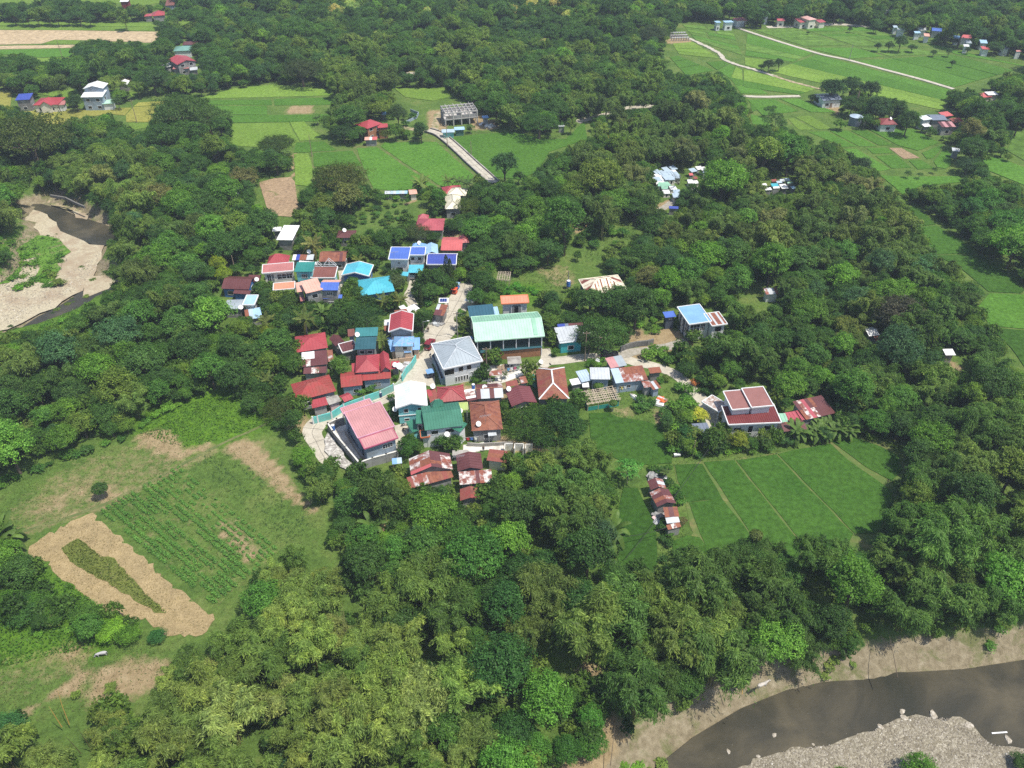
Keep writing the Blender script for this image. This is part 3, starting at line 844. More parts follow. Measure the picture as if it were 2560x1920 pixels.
for fr_,pts_ in (
	('F2',[(1080,690),(1500,690),(1640,800),(1500,850),(1490,900),(1480,1060),(1370,1040),(1180,1000),(1230,930),(1130,830)]),
	('F2',[(1700,880),(1890,960),(1900,1010),(1750,1030)]),
	('F2',[(1190,570),(1340,572),(1330,610),(1200,612)]),
	('F2',[(240,850),(430,845),(430,905),(240,905)]),
	('F2',[(930,860),(1230,880),(1280,940),(1190,970),(1100,960)]),
	('C2',[(100,460),(450,440),(740,450),(900,400),(1060,440),(1100,600),(1000,590),(820,650),(690,700),(660,790),(500,780),(300,830),(120,740)]),
	('F6',[(100,820),(250,710),(540,700),(640,770),(640,860),(600,920),(500,920),(420,850),(350,880),(330,960),(280,1010),(240,900),(60,890)]),
	('F6',[(660,640),(700,480),(800,500),(860,440),(980,350),(1150,350),(1100,480),(1000,560),(900,640),(760,700)]),
	('F6',[(610,330),(700,310),(720,370),(640,430),(600,410)]),
	('F6',[(1210,220),(1390,160),(1420,190),(1290,260)]),
	('C10',[(780,810),(900,730),(1100,720),(1160,790),(1240,800),(1330,880),(1440,970),(1460,1010),(1100,1090),(900,1130),(700,1120),(620,1100),(800,960),(760,900)]),
	('F6',[(1900,950),(1950,850),(2080,810),(2130,880),(2300,930),(2100,960),(1980,1010)]),
	('F7',[(1390,1150),(1500,1180),(1450,1230),(1370,1230)]),
	('F7',[(1590,1400),(1690,1390),(1820,1520),(1700,1540),(1620,1540)]),
	('C8',[(450,660),(1040,600),(1240,640),(1500,700),(1620,600),(1760,590),(1810,660),(1800,760),(1700,880),(1500,900),(1560,1130),(600,960),(480,800)]),
	('C12',[(300,180),(700,165),(1240,90),(1500,30),(1500,60),(700,190),(520,190),(700,640),(800,790),(520,780),(400,840),(390,620),(310,330)]),
	('C6',[(0,690),(250,600),(560,440),(600,500),(800,1120),(1300,970),(1420,1060),(1380,1180),(790,1190),(740,1240),(500,1150),(300,1100),(200,850)]),
	('F4',[(0,235),(180,222),(730,195),(1000,222),(1150,262),(1400,340),(1750,410),(2212,470),(2700,560),(2212,560),(2080,590),(1930,650),(1860,720),(1650,710),(1570,800),(1590,870),(1300,870),(1100,750),(1060,690),(620,640),(600,720),(430,760),(440,800),(760,900),(850,930),(700,1030),
			(1340,1020),(1400,1010),(1590,1090),(1640,1160),(1740,1230),(1660,1330),(1700,1440),(1400,1440),(1250,1530),(1170,1480),(1040,1370),(1000,1270),(860,1250),(720,1110),(560,1140),(430,1060),(350,1030),(240,960),(150,930),(60,920),(20,760),(0,780)]),
	('F3',[(1450,185),(1640,172),(1880,222),(2212,330),(2212,750),(2000,760),(1890,700),(1750,560),(1500,600),(1420,580),(1340,520),(1350,350),(1380,280),(1430,265)]),
	('F7',[(1050,0),(1320,0),(1270,100),(1300,200),(1420,262),(1700,460),(1880,600),(2212,860),(2600,1000),(2600,1600),(2100,1320),(1940,1170),(1840,1000),(1920,880),(1800,760),(1680,640),(1520,600),(1440,500),(1380,400),(1300,210)]),
	('F1',[(560,940),(850,890),(1050,1040),(1170,1020),(1160,950),(1200,850),(1500,780),(1900,690),(1560,740),(1080,790),(900,850),(690,850),(500,860),(130,870),(380,985),(430,1075),(550,1000)]),
	('F2',[(0,690),(430,700),(440,850),(450,950),(600,1130),(770,1150),(980,1120),(1420,1110),(1740,1400),(1700,1470),(1100,1512),(930,1520),(860,1300),(830,1320),(460,1320),(440,1480),(310,1480),(270,1400),(300,1220),(320,1110),(200,1050),(0,1110)]),
	('C14',[(680,0),(820,40),(800,130),(690,110)]),
	('C15',[(100,520),(170,510),(190,620),(120,640)]),
):
	clear(fr_,pts_)
# ---- roads: strips of slabs with low kerb edges
NR=[0]
def catmull(pts,step=1.2):
	pts=[np.array(p,float) for p in pts]
	out=[]
	for i in range(len(pts)-1):
		p0,p1,p2,p3=pts[max(i-1,0)],pts[i],pts[i+1],pts[min(i+2,len(pts)-1)]
		k=max(2,int(np.linalg.norm(p2-p1)/step))
		for j in range(k):
			t=j/k
			out.append(.5*((2*p1)+(-p0+p2)*t+(2*p0-5*p1+4*p2-p3)*t*t+(-p0+3*p1-3*p2+p3)*t**3))
	out.append(pts[-1])
	return out
def road(name,fr,pts,width,material=None,label=None,z=.05,kerb=False,slabs=False,step=1.5,clear_it=True,wob=0.0,widths=None):
	g=[P(fr,x,y)[:2] for x,y in pts] if fr else [np.array(p) for p in pts]
	c=catmull(g,step)
	n=len(c)
	L,Rr=[],[]
	NR[0]+=1
	r=random.Random(NR[0])
	for i in range(n):
		d=c[min(i+1,n-1)]-c[max(i-1,0)]
		d=d/(np.linalg.norm(d)+1e-9)
		nn=np.array([-d[1],d[0]])
		wd=width if widths is None else np.interp(i/(n-1),np.linspace(0,1,len(widths)),widths)
		L.append(c[i]+nn*(wd/2+r.uniform(-wob,wob)))
		Rr.append(c[i]-nn*(wd/2+r.uniform(-wob,wob)))
	V=[(p[0],p[1],z) for p in L]+[(p[0],p[1],z) for p in Rr]+[(p[0],p[1],-.3) for p in L]+[(p[0],p[1],-.3) for p in Rr]
	Fc=[]
	for i in range(n-1):
		Fc+=[(i,n+i,n+i+1,i+1),(i+1,2*n+i+1,2*n+i,i),(n+i,3*n+i,3*n+i+1,n+i+1)]
	o=ob(name,me_of(name,V,Fc,material or ROADM))
	tag(o,label,kind='structure')
	if clear_it:
		pl=[proj((p[0],p[1],0))[:2] for p in L]+[proj((p[0],p[1],0))[:2] for p in Rr[::-1]]
		clear_px(pl)
	if slabs:   # joints between the cast slabs, cut in as shallow dark strips a little above the surface
		mb=MB()
		acc=0
		for i in range(1,n):
			acc+=np.linalg.norm(c[i]-c[i-1])
			if acc>4.5:
				acc=0
				mb.bar((L[i][0],L[i][1],z+.004),(Rr[i][0],Rr[i][1],z+.004),.12,.02)
		for i in range(0,n-1):
			mb.bar((c[i][0],c[i][1],z+.004),(c[i+1][0],c[i+1][1],z+.004),.10,.02)
		tag(mb.build('road_joint',mat('tar_joint',(.17,.155,.13),.2,2,.95)),'dark joint lines across the cast road slabs',kind='structure')
	if kerb:
		for side in (L,Rr):
			mb=MB()
			for i in range(n-1):
				mb.bar((side[i][0],side[i][1],z+.05),(side[i+1][0],side[i+1][1],z+.05),.25,.35)
			tag(mb.build('kerb',CONC),'low concrete kerb along the road edge',kind='structure')
	return c,L,Rr
road('village_road','S',[px('C4',1720,60),px('C4',1690,160),px('C4',1620,330),px('C4',1520,520),px('C4',1420,700),px('C4',1320,860),px('C4',1200,1020),px('C4',1120,1200),px('C4',1030,1350),px('C3',2020,830),px('C3',1940,960),px('C3',1880,1080),
	px('C3',1760,1190),px('C3',1560,1290),px('C3',1300,1400),px('C6',300,470),px('C6',170,560),px('C6',110,680),px('C6',170,800),px('C6',240,950),px('C6',330,1090)],
	5,label='pale concrete village road winding down past the turquoise wall',slabs=True,widths=[4.5,5,6,6.5,8,9,8,7,6.5,6.5,6,5,4.5,4,4,4,4,5,4,3.2,2.6])
landmark('the village road',P('C4',1400,700))
road('side_road','S',[px('C5',1460,1640),px('C5',1560,1560),px('C8',60,240),px('C8',260,225),px('C8',430,200),px('C8',640,180),px('C8',850,185),px('C8',1050,190),px('C8',1250,250),px('C8',1450,290),px('C8',1650,350),px('C8',1830,430),px('C8',1960,540),px('C8',2080,680),
						px('C9',200,390),px('C9',290,510),px('C9',350,640),px('C9',380,760)],3.2,label='narrow concrete lane curving round to the big maroon roofed house',slabs=False,z=.065)
landmark('the narrow side lane',P('C8',1650,350))
road('gym_lane','C5',[(1540,1330),(1560,1430),(1530,1560),(1470,1640)],2.6,label='short concrete lane rising beside the gymnasium',z=.08)
road('gravel_track','C10',[(560,1120),(680,1100),(850,1055),(1050,1030),(1250,990),(1400,950)],3.0,mat('track_gravel',(.36,.33,.29),.2,1.2,.95,(.27,.25,.2),.4,1,.05,4),'gravel track up to the blue roofed modern house',z=.078,wob=.25)
road('driveway','C2',[(865,1470),(850,1560),(820,1640),(780,1720),(840,1840),(850,1950)],2.8,label='concrete driveway below the carport',z=.062)
road('alley','C6',[(1330,560),(1370,700),(1340,800),(1280,900)],3.0,label='concrete yard beside the green roofed house',z=.07)
road('alley','C7',[(540,1230),(700,1220),(850,1190),(1100,1200)],2.6,CONCW,label='pale alley above the rusty roofs',z=.07)
road('alley','C1',[(1790,700),(1810,820),(1830,930)],2.0,label='paved passage beside the cyan gabled house',z=.066)
road('alley','C7',[(880,300),(1000,290),(1200,220),(1400,130),(1500,70)],2.8,CONCW,label='curving pale yard below the gymnasium',z=.068)
mr=road('causeway_road','F2',[(1355,1035),(1440,1062),(1520,1120),(1610,1200),(1700,1285),(1800,1375),(1880,1450)],3.9,label='raised concrete causeway road between the bright rice fields',slabs=True,z=.35)
landmark('the causeway road',P('F2',1600,1200))
for side,nm in ((mr[1],'rubble parapet along the left edge of the causeway road'),(mr[2],'rubble parapet along the right edge of the causeway road')):
	t_=thing('parapet_wall',nm,'wall',(side[0][0],side[0][1],0))
	mb=MB()
	cap=MB()
	o0=np.array([side[0][0],side[0][1]])
	for i in range(len(side)-1):
		a_,b_=side[i]-o0,side[i+1]-o0
		mb.bar((a_[0],a_[1],.3),(b_[0],b_[1],.3),.35,.9)
		cap.bar((a_[0],a_[1],.78),(b_[0],b_[1],.78),.45,.08)
	mb.build('wall_body',mat('dark_masonry',(.16,.155,.145),.25,1.5,.95),t_)
	cap.build('coping',CONC,t_)
road('track','F2',[(1360,1040),(1280,1025),(1180,1012),(1100,1000)],3.0,PATHM,'dirt track from the causeway to the red roofed farmhouse',wob=.3,z=.055)
road('track','F2',[(1415,1030),(1420,960),(1440,900),(1500,880)],3.0,PATHM,'muddy track beside the concrete shell house',wob=.4,z=.06)
road('hill_road','F3',[(640,965),(710,942),(800,925),(890,900),(960,878),(1040,855),(1130,842),(1220,840),(1290,850)],4.2,label='pale road along the foot of the wooded hill')
landmark('the pale hill road',P('F3',950,880))
road('hill_road','F2',[(1180,582),(1260,578),(1350,580)],3.5,label='short bare stretch of road in the woods')
road('hill_road','F2',[(1750,820),(1800,850),(1900,880),(2040,915),(2120,930)],3,label='dim road stretch under the trees beyond the shell house',clear_it=False)
FRD='thin pale farm road crossing the wide rice valley'
road('farm_road','F4',[(-60,215),(0,240),(300,338),(600,428),(830,478),(1100,550),(1400,630),(1655,706)],2.3,label=FRD,z=.25)
road('farm_road','F3',[(1520,305),(1600,340),(1760,420),(1800,470),(1900,512),(2050,555),(2212,608)],2.2,label=FRD,z=.25,wob=.4)
road('farm_road','F4',[(230,598),(300,625),(420,660),(600,705)],2.0,PATHM,FRD,z=.26,wob=.4)
road('farm_road','F3',[(1910,756),(2000,764),(2130,768),(2240,765),(2400,762)],2.4,label=FRD,z=.25)
road('farm_road','F4',[(180,214),(360,210),(480,200),(730,192),(860,200),(990,212)],4.5,label='pale road in front of the far pink roofed houses')
road('garden_path','C11',[(60,930),(330,850),(600,755),(800,660),(1000,560),(1200,450),(1400,350),(1560,280),(1640,240)],.7,mat('worn_path',(.20,.19,.08),.3,1.5,.95,(.10,.13,.04),.5),'faint worn footpath across the meadow',z=.02,wob=.1)
sheet('road_apron',gp('C3',[(2010,780),(2120,690),(2240,900),(2260,1160),(2140,1130),(1900,1080),(1720,1130),(1800,1080),(1940,940)]),.085,ROADM,.3,'broad concrete junction in front of the grey yard wall')
clear('C3',[(1990,800),(2120,680),(2220,860),(2330,1130),(2260,1180),(1860,1100),(1700,1140)])
clear('C4',[(1440,1000),(1560,1000),(1740,1040),(1400,1120),(1080,1160),(1010,1000),(1010,900),(1120,780),(1200,800)])
clear('C7',[(230,60),(760,20),(720,240),(640,330),(240,350)])
CY=mat('yard_concrete',(.52,.49,.42),.12,.6,.9,(.33,.30,.25),.4,.5,.02)
sheet('yard',gp('C6',[(375,655),(480,592),(600,560),(680,700),(930,1080),(795,1165),(600,930),(440,770)]),.11,CONCW,.3,'pale concrete yard inside the grey perimeter wall')
sheet('yard',gp('C4',[(1100,1480),(1190,1380),(1320,1660),(1260,1700)]),.11,CONC,.3,'grey yard of the two storey grey roofed house')
sheet('yard',gp('C7',[(820,90),(1150,60),(1180,170),(1000,230),(840,200)]),.09,CONCW,.3,'rough white yard below the gymnasium')
# ================================================================ BUILDINGS
def clip_half(poly,k,val,keep_greater):
	"""poly of (p,q) kept on one side of coordinate k = val"""
	out=[]
	n=len(poly)
	for i in range(n):
		a,b=poly[i],poly[(i+1) % n]
		ia=(a[k]>=val)==keep_greater or a[k]==val
		ib=(b[k]>=val)==keep_greater or b[k]==val
		if ia:
			out.append(a)
		if ia !=ib:
			t=(val-a[k])/(b[k]-a[k])
			out.append((a[0]+(b[0]-a[0])*t,a[1]+(b[1]-a[1])*t))
	return out
def area2(poly):
	return abs(sum(poly[i][0]*poly[(i+1) % len(poly)][1]-poly[(i+1) % len(poly)][0]*poly[i][1] for i in range(len(poly))))/2
WIN_CACHE={}
def window(root,loc,rotz,w_,h_,grille=0,frame=None,dark=None,near=True):
	"""local x along the wall, y outwards is -y"""
	key=(round(w_,1),round(h_,1),grille,(frame or FRAME).name)
	if key not in WIN_CACHE:
		a,b=w_/2,h_/2
		f=MB()
		t=.09
		f.box(-a-t,-.07,-b-t,a+t,.02,-b)
		f.box(-a-t,-.07,b,a+t,.02,b+t)
		f.box(-a-t,-.07,-b,-a,.02,b)
		f.box(a,-.07,-b,a+t,.02,b)
		for k in range(1,grille):
			x=-a+2*a*k/grille
			f.box(x-.04,-.06,-b,x+.04,.0,b)
		if grille>1:
			f.box(-a,-.06,-.04,a,.0,.04)
		p=MB().box(-a,-.035,-b,a,.015,b)
		WIN_CACHE[key]=(me_of('window',f.V,f.F,frame or FRAME),me_of('pane',p.V,p.F,dark or DARK))
	m1,m2=WIN_CACHE[key]
	o=ob('window',m1,root,loc,rotz)
	ob('pane',m2,o)
	return o
def block(root,fr,A,B,D,h=3.0,rise=1.2,kind='gable_x',roof=None,wall=None,sheets=None,back=None,o=.45,win='auto',ribs=.8,trim=None,ridge=None,
	base=-.1,order=None,post=False,door=False,thick=.10,colw=1.0,rowl=2.6,side_win=True,grille=0,sheetcolors=None,name='roof',cl=True,dark=None,winh=1.15,front_h=None):
	"""one roofed volume. A,B front eave corners,D back-left eave corner,as seen in the photograph,all at eave height h
	(for a shed roof D lies at h+rise)."""
	rnd=random.Random(int(A[0]*7+A[1]*13+B[0]))
	a=P(fr,*A,h)
	b=P(fr,*B,h)
	d=P(fr,*D,h+(rise if kind=='shed' else 0))
	ex=b-a
	Wd=float(np.linalg.norm(ex[:2]))
	ex=ex/Wd
	ex[2]=0
	ey=np.array([-ex[1],ex[0],0.])
	Ln=float(np.dot(d-a,ey))
	sh=float(np.dot(d-a,ex))
	a=a+ex*(sh*.5 if abs(sh)<3 else 0)
	org=np.array(root.location) if root is not None else np.zeros(3)
	def w3(s,t,z):
		return tuple(a*[1,1,0]+ex*s+ey*t+np.array([0,0,z])-org)
	m=min(Wd,Ln)/2
	def zf(s,t):
		if kind=='shed':
			return h+rise*t/Ln
		if kind=='flat':
			return h
		if kind=='gable_x':
			return h+rise*(1-abs(2*t/Ln-1))
		if kind=='gable_y':
			return h+rise*(1-abs(2*s/Wd-1))
		return h+rise*min(s,Wd-s,t,Ln-t)/m
	r=rise
	if kind in ('shed','flat'):
		r=rise if kind=='shed' else 0
		faces=[[(0,0,h),(Wd,0,h),(Wd,Ln,h+r),(0,Ln,h+r)]]
	elif kind=='gable_x':
		faces=[[(0,0,h),(Wd,0,h),(Wd,Ln/2,h+r),(0,Ln/2,h+r)],[(Wd,Ln,h),(0,Ln,h),(0,Ln/2,h+r),(Wd,Ln/2,h+r)]]
		ridgel=[((0,Ln/2,h+r),(Wd,Ln/2,h+r))]
	elif kind=='gable_y':
		faces=[[(0,Ln,h),(0,0,h),(Wd/2,0,h+r),(Wd/2,Ln,h+r)],[(Wd,0,h),(Wd,Ln,h),(Wd/2,Ln,h+r),(Wd/2,0,h+r)]]
		ridgel=[((Wd/2,0,h+r),(Wd/2,Ln,h+r))]
	else:
		if Wd>=Ln:
			p,q=(m,Ln/2,h+r),(Wd-m,Ln/2,h+r)
			faces=[[(0,0,h),(Wd,0,h),q,p],[(Wd,0,h),(Wd,Ln,h),q],[(Wd,Ln,h),(0,Ln,h),p,q],[(0,Ln,h),(0,0,h),p]]
			ridgel=[(p,q),((0,0,h),p),((0,Ln,h),p),((Wd,0,h),q),((Wd,Ln,h),q)]
		else:
			p,q=(Wd/2,m,h+r),(Wd/2,Ln-m,h+r)
			faces=[[(0,0,h),(Wd,0,h),p],[(Wd,0,h),(Wd,Ln,h),q,p],[(Wd,Ln,h),(0,Ln,h),q],[(0,Ln,h),(0,0,h),p,q]]
			ridgel=[(p,q),((0,0,h),p),((Wd,0,h),p),((Wd,Ln,h),q),((0,Ln,h),q)]
	rm=MB()
	rm2=MB()
	for fi,fc in enumerate(faces):
		fv=[Vector(w3(*x)) for x in fc]
		e=(fv[1]-fv[0]).normalized()
		nrm=e.cross(fv[-1]-fv[0]).normalized()
		up=nrm.cross(e)
		uv=[((v-fv[0]).dot(e),(v-fv[0]).dot(up)) for v in fv]
		def back3(pq,lift=0.0):
			return fv[0]+e*pq[0]+up*pq[1]+nrm*lift
		pm=max(x[0] for x in uv)
		p0_=min(x[0] for x in uv)
		qm=max(x[1] for x in uv)
		if sheets:
			nc=max(1,round((pm-p0_)/colw))
			cw=(pm-p0_)/nc
			nrow=max(1,round(qm/rowl))
			for i in range(nc):
				col=clip_half(clip_half(uv,0,p0_+i*cw-.02,True),0,p0_+(i+1)*cw+.02,False)
				if len(col)<3:
					continue
				for j in range(nrow):
					pc=col
					if nrow>1:
						if j>0:
							pc=clip_half(pc,1,qm*j/nrow+rnd.uniform(-.2,.2)*0,True)
						if j<nrow-1:
							pc=clip_half(pc,1,qm*(j+1)/nrow,False)
					if len(pc)<3 or area2(pc)<.12:
						continue
					lift=.012*(i % 2)+.014*(nrow-j)+rnd.uniform(0,.008)
					V=[back3(x,lift) for x in pc]
					c0=sum(V,Vector())/len(V)
					mt=sheetcolors(i/nc,j/nrow,fi,rnd) if sheetcolors else (order[min(len(order)-1,int(i/nc*len(order)))] if order else rnd.choice(sheets))
					mb=MB()
					n_=len(V)
					top=[v-c0 for v in V]
					bot=[v-c0-nrm*.02 for v in V]
					mb.add(top+bot,[tuple(range(n_)),tuple(range(2*n_-1,n_-1,-1))]+[(k,n_+k,n_+(k+1) % n_,(k+1) % n_) for k in range(n_)])
					mb.build('roof_sheet',mt,root,tuple(c0))
		else:
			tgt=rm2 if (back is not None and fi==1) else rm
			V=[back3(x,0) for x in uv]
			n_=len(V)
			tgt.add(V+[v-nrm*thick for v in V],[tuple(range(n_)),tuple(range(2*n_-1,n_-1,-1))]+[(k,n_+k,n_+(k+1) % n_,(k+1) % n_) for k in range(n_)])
			if ribs:
				nc=max(1,round((pm-p0_)/ribs))
				for i in range(nc):
					x=p0_+(i+.5)*(pm-p0_)/nc
					col=clip_half(clip_half(uv,0,x-.05,True),0,x+.05,False)
					if len(col)>=3 and area2(col)>.02:
						V=[back3(x_,.055) for x_ in col]
						n_=len(V)
						tgt.add(V+[v-nrm*.05 for v in V],[tuple(range(n_))]+[(k,n_+k,n_+(k+1) % n_,(k+1) % n_) for k in range(n_)])
	if not sheets:
		rm.build(name,roof,root)
		if rm2.V:
			rm2.build(name,back,root)
	if ridge is not None and kind not in ('shed','flat'):
		for p_,q_ in ridgel:
			mb=MB()
			mb.bar(np.array(w3(*p_))+[0,0,.06],np.array(w3(*q_))+[0,0,.06],.34,.10)
			mb.build('ridge_cap',ridge,root)
	if trim is not None:
		mb=MB()
		cs=[(-.05,-.05),(Wd+.05,-.05),(Wd+.05,Ln+.05),(-.05,Ln+.05)]
		for k in range(4):
			s0,t0=cs[k]
			s1,t1=cs[(k+1) % 4]
			mids=[0,1]
			if (kind=='gable_x' and k in (1,3)) or (kind=='gable_y' and k in (0,2)):
				mids=[0,.5,1]
			for u0,u1 in zip(mids[:-1],mids[1:]):
				pa=(s0+(s1-s0)*u0,t0+(t1-t0)*u0)
				pb=(s0+(s1-s0)*u1,t0+(t1-t0)*u1)
				za=zf(min(max(pa[0],0),Wd),min(max(pa[1],0),Ln))
				zb=zf(min(max(pb[0],0),Wd),min(max(pb[1],0),Ln))
				mb.bar(w3(pa[0],pa[1],za-.02),w3(pb[0],pb[1],zb-.02),.20,.30)
		mb.build('fascia',trim,root)
	if cl:
		pl=[proj(np.array(w3(s,t,h+rise*.3))+org)[:2] for s,t in ((0,0),(Wd,0),(Wd,Ln),(0,Ln))]
		clear_px(pl)
		pl=[proj(np.array(w3(s,0,z))+org)[:2] for s,z in ((0,h),(Wd,h),(Wd,h*.35),(0,h*.35))]
		clear_px(pl)
	if wall is not None and not post:
		oo=min(o,Wd*.2,Ln*.2)
		s0,s1,t0,t1=oo,Wd-oo,oo,Ln-oo
		mb=MB()
		def side(pa,pb,apex):
			ps=[pa,pb]
			top=[(*pb,zf(*pb)-.06)]
			if apex:
				mid=((pa[0]+pb[0])/2,(pa[1]+pb[1])/2)
				top.append((*mid,zf(*mid)-.06))
			top.append((*pa,zf(*pa)-.06))
			V=[w3(*pa,base),w3(*pb,base)]+[w3(*x) for x in top]
			mb.add(V,[tuple(range(len(V)))])
		side((s0,t0),(s1,t0),kind=='gable_y')
		side((s1,t0),(s1,t1),kind=='gable_x')
		side((s1,t1),(s0,t1),kind=='gable_y')
		side((s0,t1),(s0,t0),kind=='gable_x')
		mb.build('wall',wall,root)
		rz=math.atan2(ex[1],ex[0])
		lv=[1.45] if h<5.2 else [1.45,4.55]
		if win=='auto':
			for z in lv:
				if z+.7>h:
					continue
				n_=max(1,int((s1-s0)/3.4))
				for k in range(n_):
					u=s0+(s1-s0)*(k+.5)/n_
					if door and z<2 and k==n_//2:
						continue
					window(root,w3(u,t0,z),rz,min(1.5,(s1-s0)/n_*.45),winh,grille,dark=dark)
				if side_win:
					n_=max(1,int((t1-t0)/4.2))
					for k in range(n_):
						u=t0+(t1-t0)*(k+.5)/n_
						window(root,w3(s0,u,z),rz-math.pi/2,min(1.3,(t1-t0)/n_*.4),winh,grille,dark=dark)
						window(root,w3(s1,u,z),rz+math.pi/2,min(1.3,(t1-t0)/n_*.4),winh,grille,dark=dark)
		elif isinstance(win,list):
			for u,z,ww,hh in win:
				window(root,w3(s0+(s1-s0)*u,t0,z),rz,ww,hh,grille,dark=dark)
		if door:
			mb=MB().box(-.5,-.05,0,.5,.02,2.1)
			dd=mb.build('door',WOOD if door is True else door,root,w3(s0+(s1-s0)*(.5 if door is True or True else .3),t0,0),rz)
			MB().box(.32,-.1,.95,.40,-.05,1.1).build('handle',METAL,dd)
	elif wall is not None or post:
		for s,t in ((.2,.2),(Wd-.2,.2),(Wd-.2,Ln-.2),(.2,Ln-.2)):
			mb=MB()
			z1=zf(s,t)-.06
			mb.box(-.08,-.08,-.1,.08,.08,z1)
			mb.build('post',wall or METAL,root,w3(s,t,0))
	return dict(w3=w3,W=Wd,L=Ln,h=h,zf=zf,rz=math.atan2(ex[1],ex[0]),org=org)
def house(label,fr,A,B,D,cat='house',name='house',group=None,lm=None,h=3.0,**kw):
	a=P(fr,*A,h)
	root=thing(name,label,cat,(a[0],a[1],0),0,group)
	g=block(root,fr,A,B,D,h=h,**kw)
	if lm:
		c=np.array(g['w3'](g['W']/2,g['L']/2,0))+g['org']
		landmark(lm,c)
	return root,g
def dish(fr,x,y,z,label,r=.55,aim=(.5,-.8)):
	"""satellite dish: bowl, mast and feed arm"""
	p=P(fr,x,y,z)
	t=thing('satellite_dish',label,'satellite dish',(p[0],p[1],z))
	n=14
	prof=[(0.02,0),(r*.5,.04),(r*.85,.14),(r,.22),(r*.97,.235),(r*.8,.16),(r*.45,.07),(0.01,.03)]
	mb=MB().lathe(prof,n)
	b=mb.build('dish_bowl',DISHM,t,(0,0,.2),smooth=True)
	b.rotation_euler=(R(48),0,math.atan2(aim[0],-aim[1]))
	MB().tube([(0,0,-.35),(0,0,.22)],.035,6).build('mast',METAL,t)
	m2=MB().tube([(0,-r*.7,.12),(0,-.05,.62)],.02,5)
	m2.box(-.06,-.1,.58,.06,.0,.68)
	f=m2.build('feed_arm',METAL,t,(0,0,.2))
	f.rotation_euler=b.rotation_euler
	return t
# ---------------- the cluster in the upper left of the village (C1)
H1,_=house('low house under a dark maroon gable roof beside the grey flat roofs','C1',(150,950),(535,962),(215,775),h=3.0,rise=1.3,kind='gable_x',roof=MAROON,wall=W_BLUE,lm='the dark maroon roofed house')
block(H1,'C1',(290,1015),(520,1028),(310,962),h=2.4,rise=.4,kind='shed',roof=MAROON,wall=W_BLUE,win=None)
H2,_=house('small maroon shed roof with a dish, tucked behind the dark maroon house','C1',(490,850),(665,850),(500,758),h=2.8,rise=.5,kind='shed',roof=MAROON,wall=W_GREY,win=None)
H3,_=house('low grey flat roofed house with a white raised box at its right','C1',(200,1235),(450,1228),(170,1105),h=3.0,rise=.4,kind='gable_x',roof=GREYR,wall=W_GREY,lm='the grey flat roofs')
block(H3,'C1',(455,1172),(615,1172),(452,1040),h=4.2,rise=.2,kind='shed',roof=PALEBLUE,wall=W_WHITE,win=None,trim=FRAME)
H4,_=house('lean-to roofed with light blue, grey and rusty sheets','C1',(475,1385),(700,1345),(440,1245),h=2.4,rise=.5,kind='shed',sheets=[LBLUE,PALEBLUE,SILVERB,RUST1],order=[RUST1,SILVERB,PALEBLUE,PALEBLUE,PALEBLUE],wall=W_GREY,win=None)
house('single storey house with a steep red hipped roof behind the dusty pink roof','C1',(755,612),(1050,600),(795,500),h=6.0,rise=2.0,kind='hip',roof=RED,wall=W_CREAM,lm='the red hipped house')
H6,g6=house('two storey cream house with a dusty pink roof and an orange balcony roof','C1',(682,738),(1112,700),(715,620),h=6.2,rise=.35,kind='shed',roof=DUSTY,wall=W_CREAM,trim=FRAME,lm='the dusty pink roofed house',
	win=[(.15,4.2,1.0,2.4),(.28,4.2,.6,2.4),(.60,4.4,2.4,1.5),(.88,4.4,1.6,1.6),(.2,1.4,1.4,1.2),(.7,1.4,2.2,1.4)],grille=2)
block(H6,'C1',(850,972),(1145,945),(850,878),h=3.3,rise=.3,kind='shed',roof=ORANGE,wall=FRAME,post=True,trim=FRAME)
H7,_=house('narrow two storey house with a bright teal roof between pink and brown roofs','C1',(1130,716),(1385,714),(1182,580),h=6.2,rise=.5,kind='shed',roof=TEAL,wall=W_CYAN,grille=3,lm='the bright teal roof')
H8,g8=house('house with a flat brown roof and a bare white roof truss behind it','C1',(1385,800),(1715,797),(1395,648),h=4.2,rise=.5,kind='shed',roof=BROWN,wall=W_CYAN,trim=FRAME)
for k in range(2):
	mb=MB()
	x0,y0,x1,x2,zt=[(0.1,0,2.2,1.1,1.3),(2.6,0,6.4,4.4,2.2)][k]
	L_=g8['L']
	for tt in (L_*.98,L_*1.15):
		mb.bar(g8['w3'](x0,tt,4.9),g8['w3'](x1,tt,4.9),.1)
		mb.bar(g8['w3'](x0,tt,4.9),g8['w3'](x2,tt,4.9+zt),.1)
		mb.bar(g8['w3'](x1,tt,4.9),g8['w3'](x2,tt,4.9+zt),.1)
		mb.bar(g8['w3'](x2,tt,4.9),g8['w3'](x2,tt,4.9+zt),.08)
	mb.build('truss',FRAME,H8)
H9,_=house('two storey house with peach and bright blue roofs and blue lower canopies','C1',(1275,1020),(1515,965),(1240,845),h=6.2,rise=.5,kind='shed',roof=PEACH,wall=W_GREY,lm='the peach and blue house')
block(H9,'C1',(1515,972),(1770,972),(1512,826),h=6.0,rise=.9,kind='gable_x',roof=BLUE,back=PEACH,wall=W_GREY,grille=3)
block(H9,'C1',(1400,1092),(1800,1082),(1400,1040),h=3.1,rise=.3,kind='shed',roof=BLUE,wall=W_GREY,grille=3)
block(H9,'C1',(1165,1000),(1270,985),(1165,865),h=5.0,rise=.3,kind='shed',roof=PEACH,wall=W_GREY,win=None)
block(H9,'C1',(1245,1120),(1310,1110),(1180,1010),h=3.0,rise=.2,kind='shed',roof=DUSTY,wall=W_GREY,win=None)
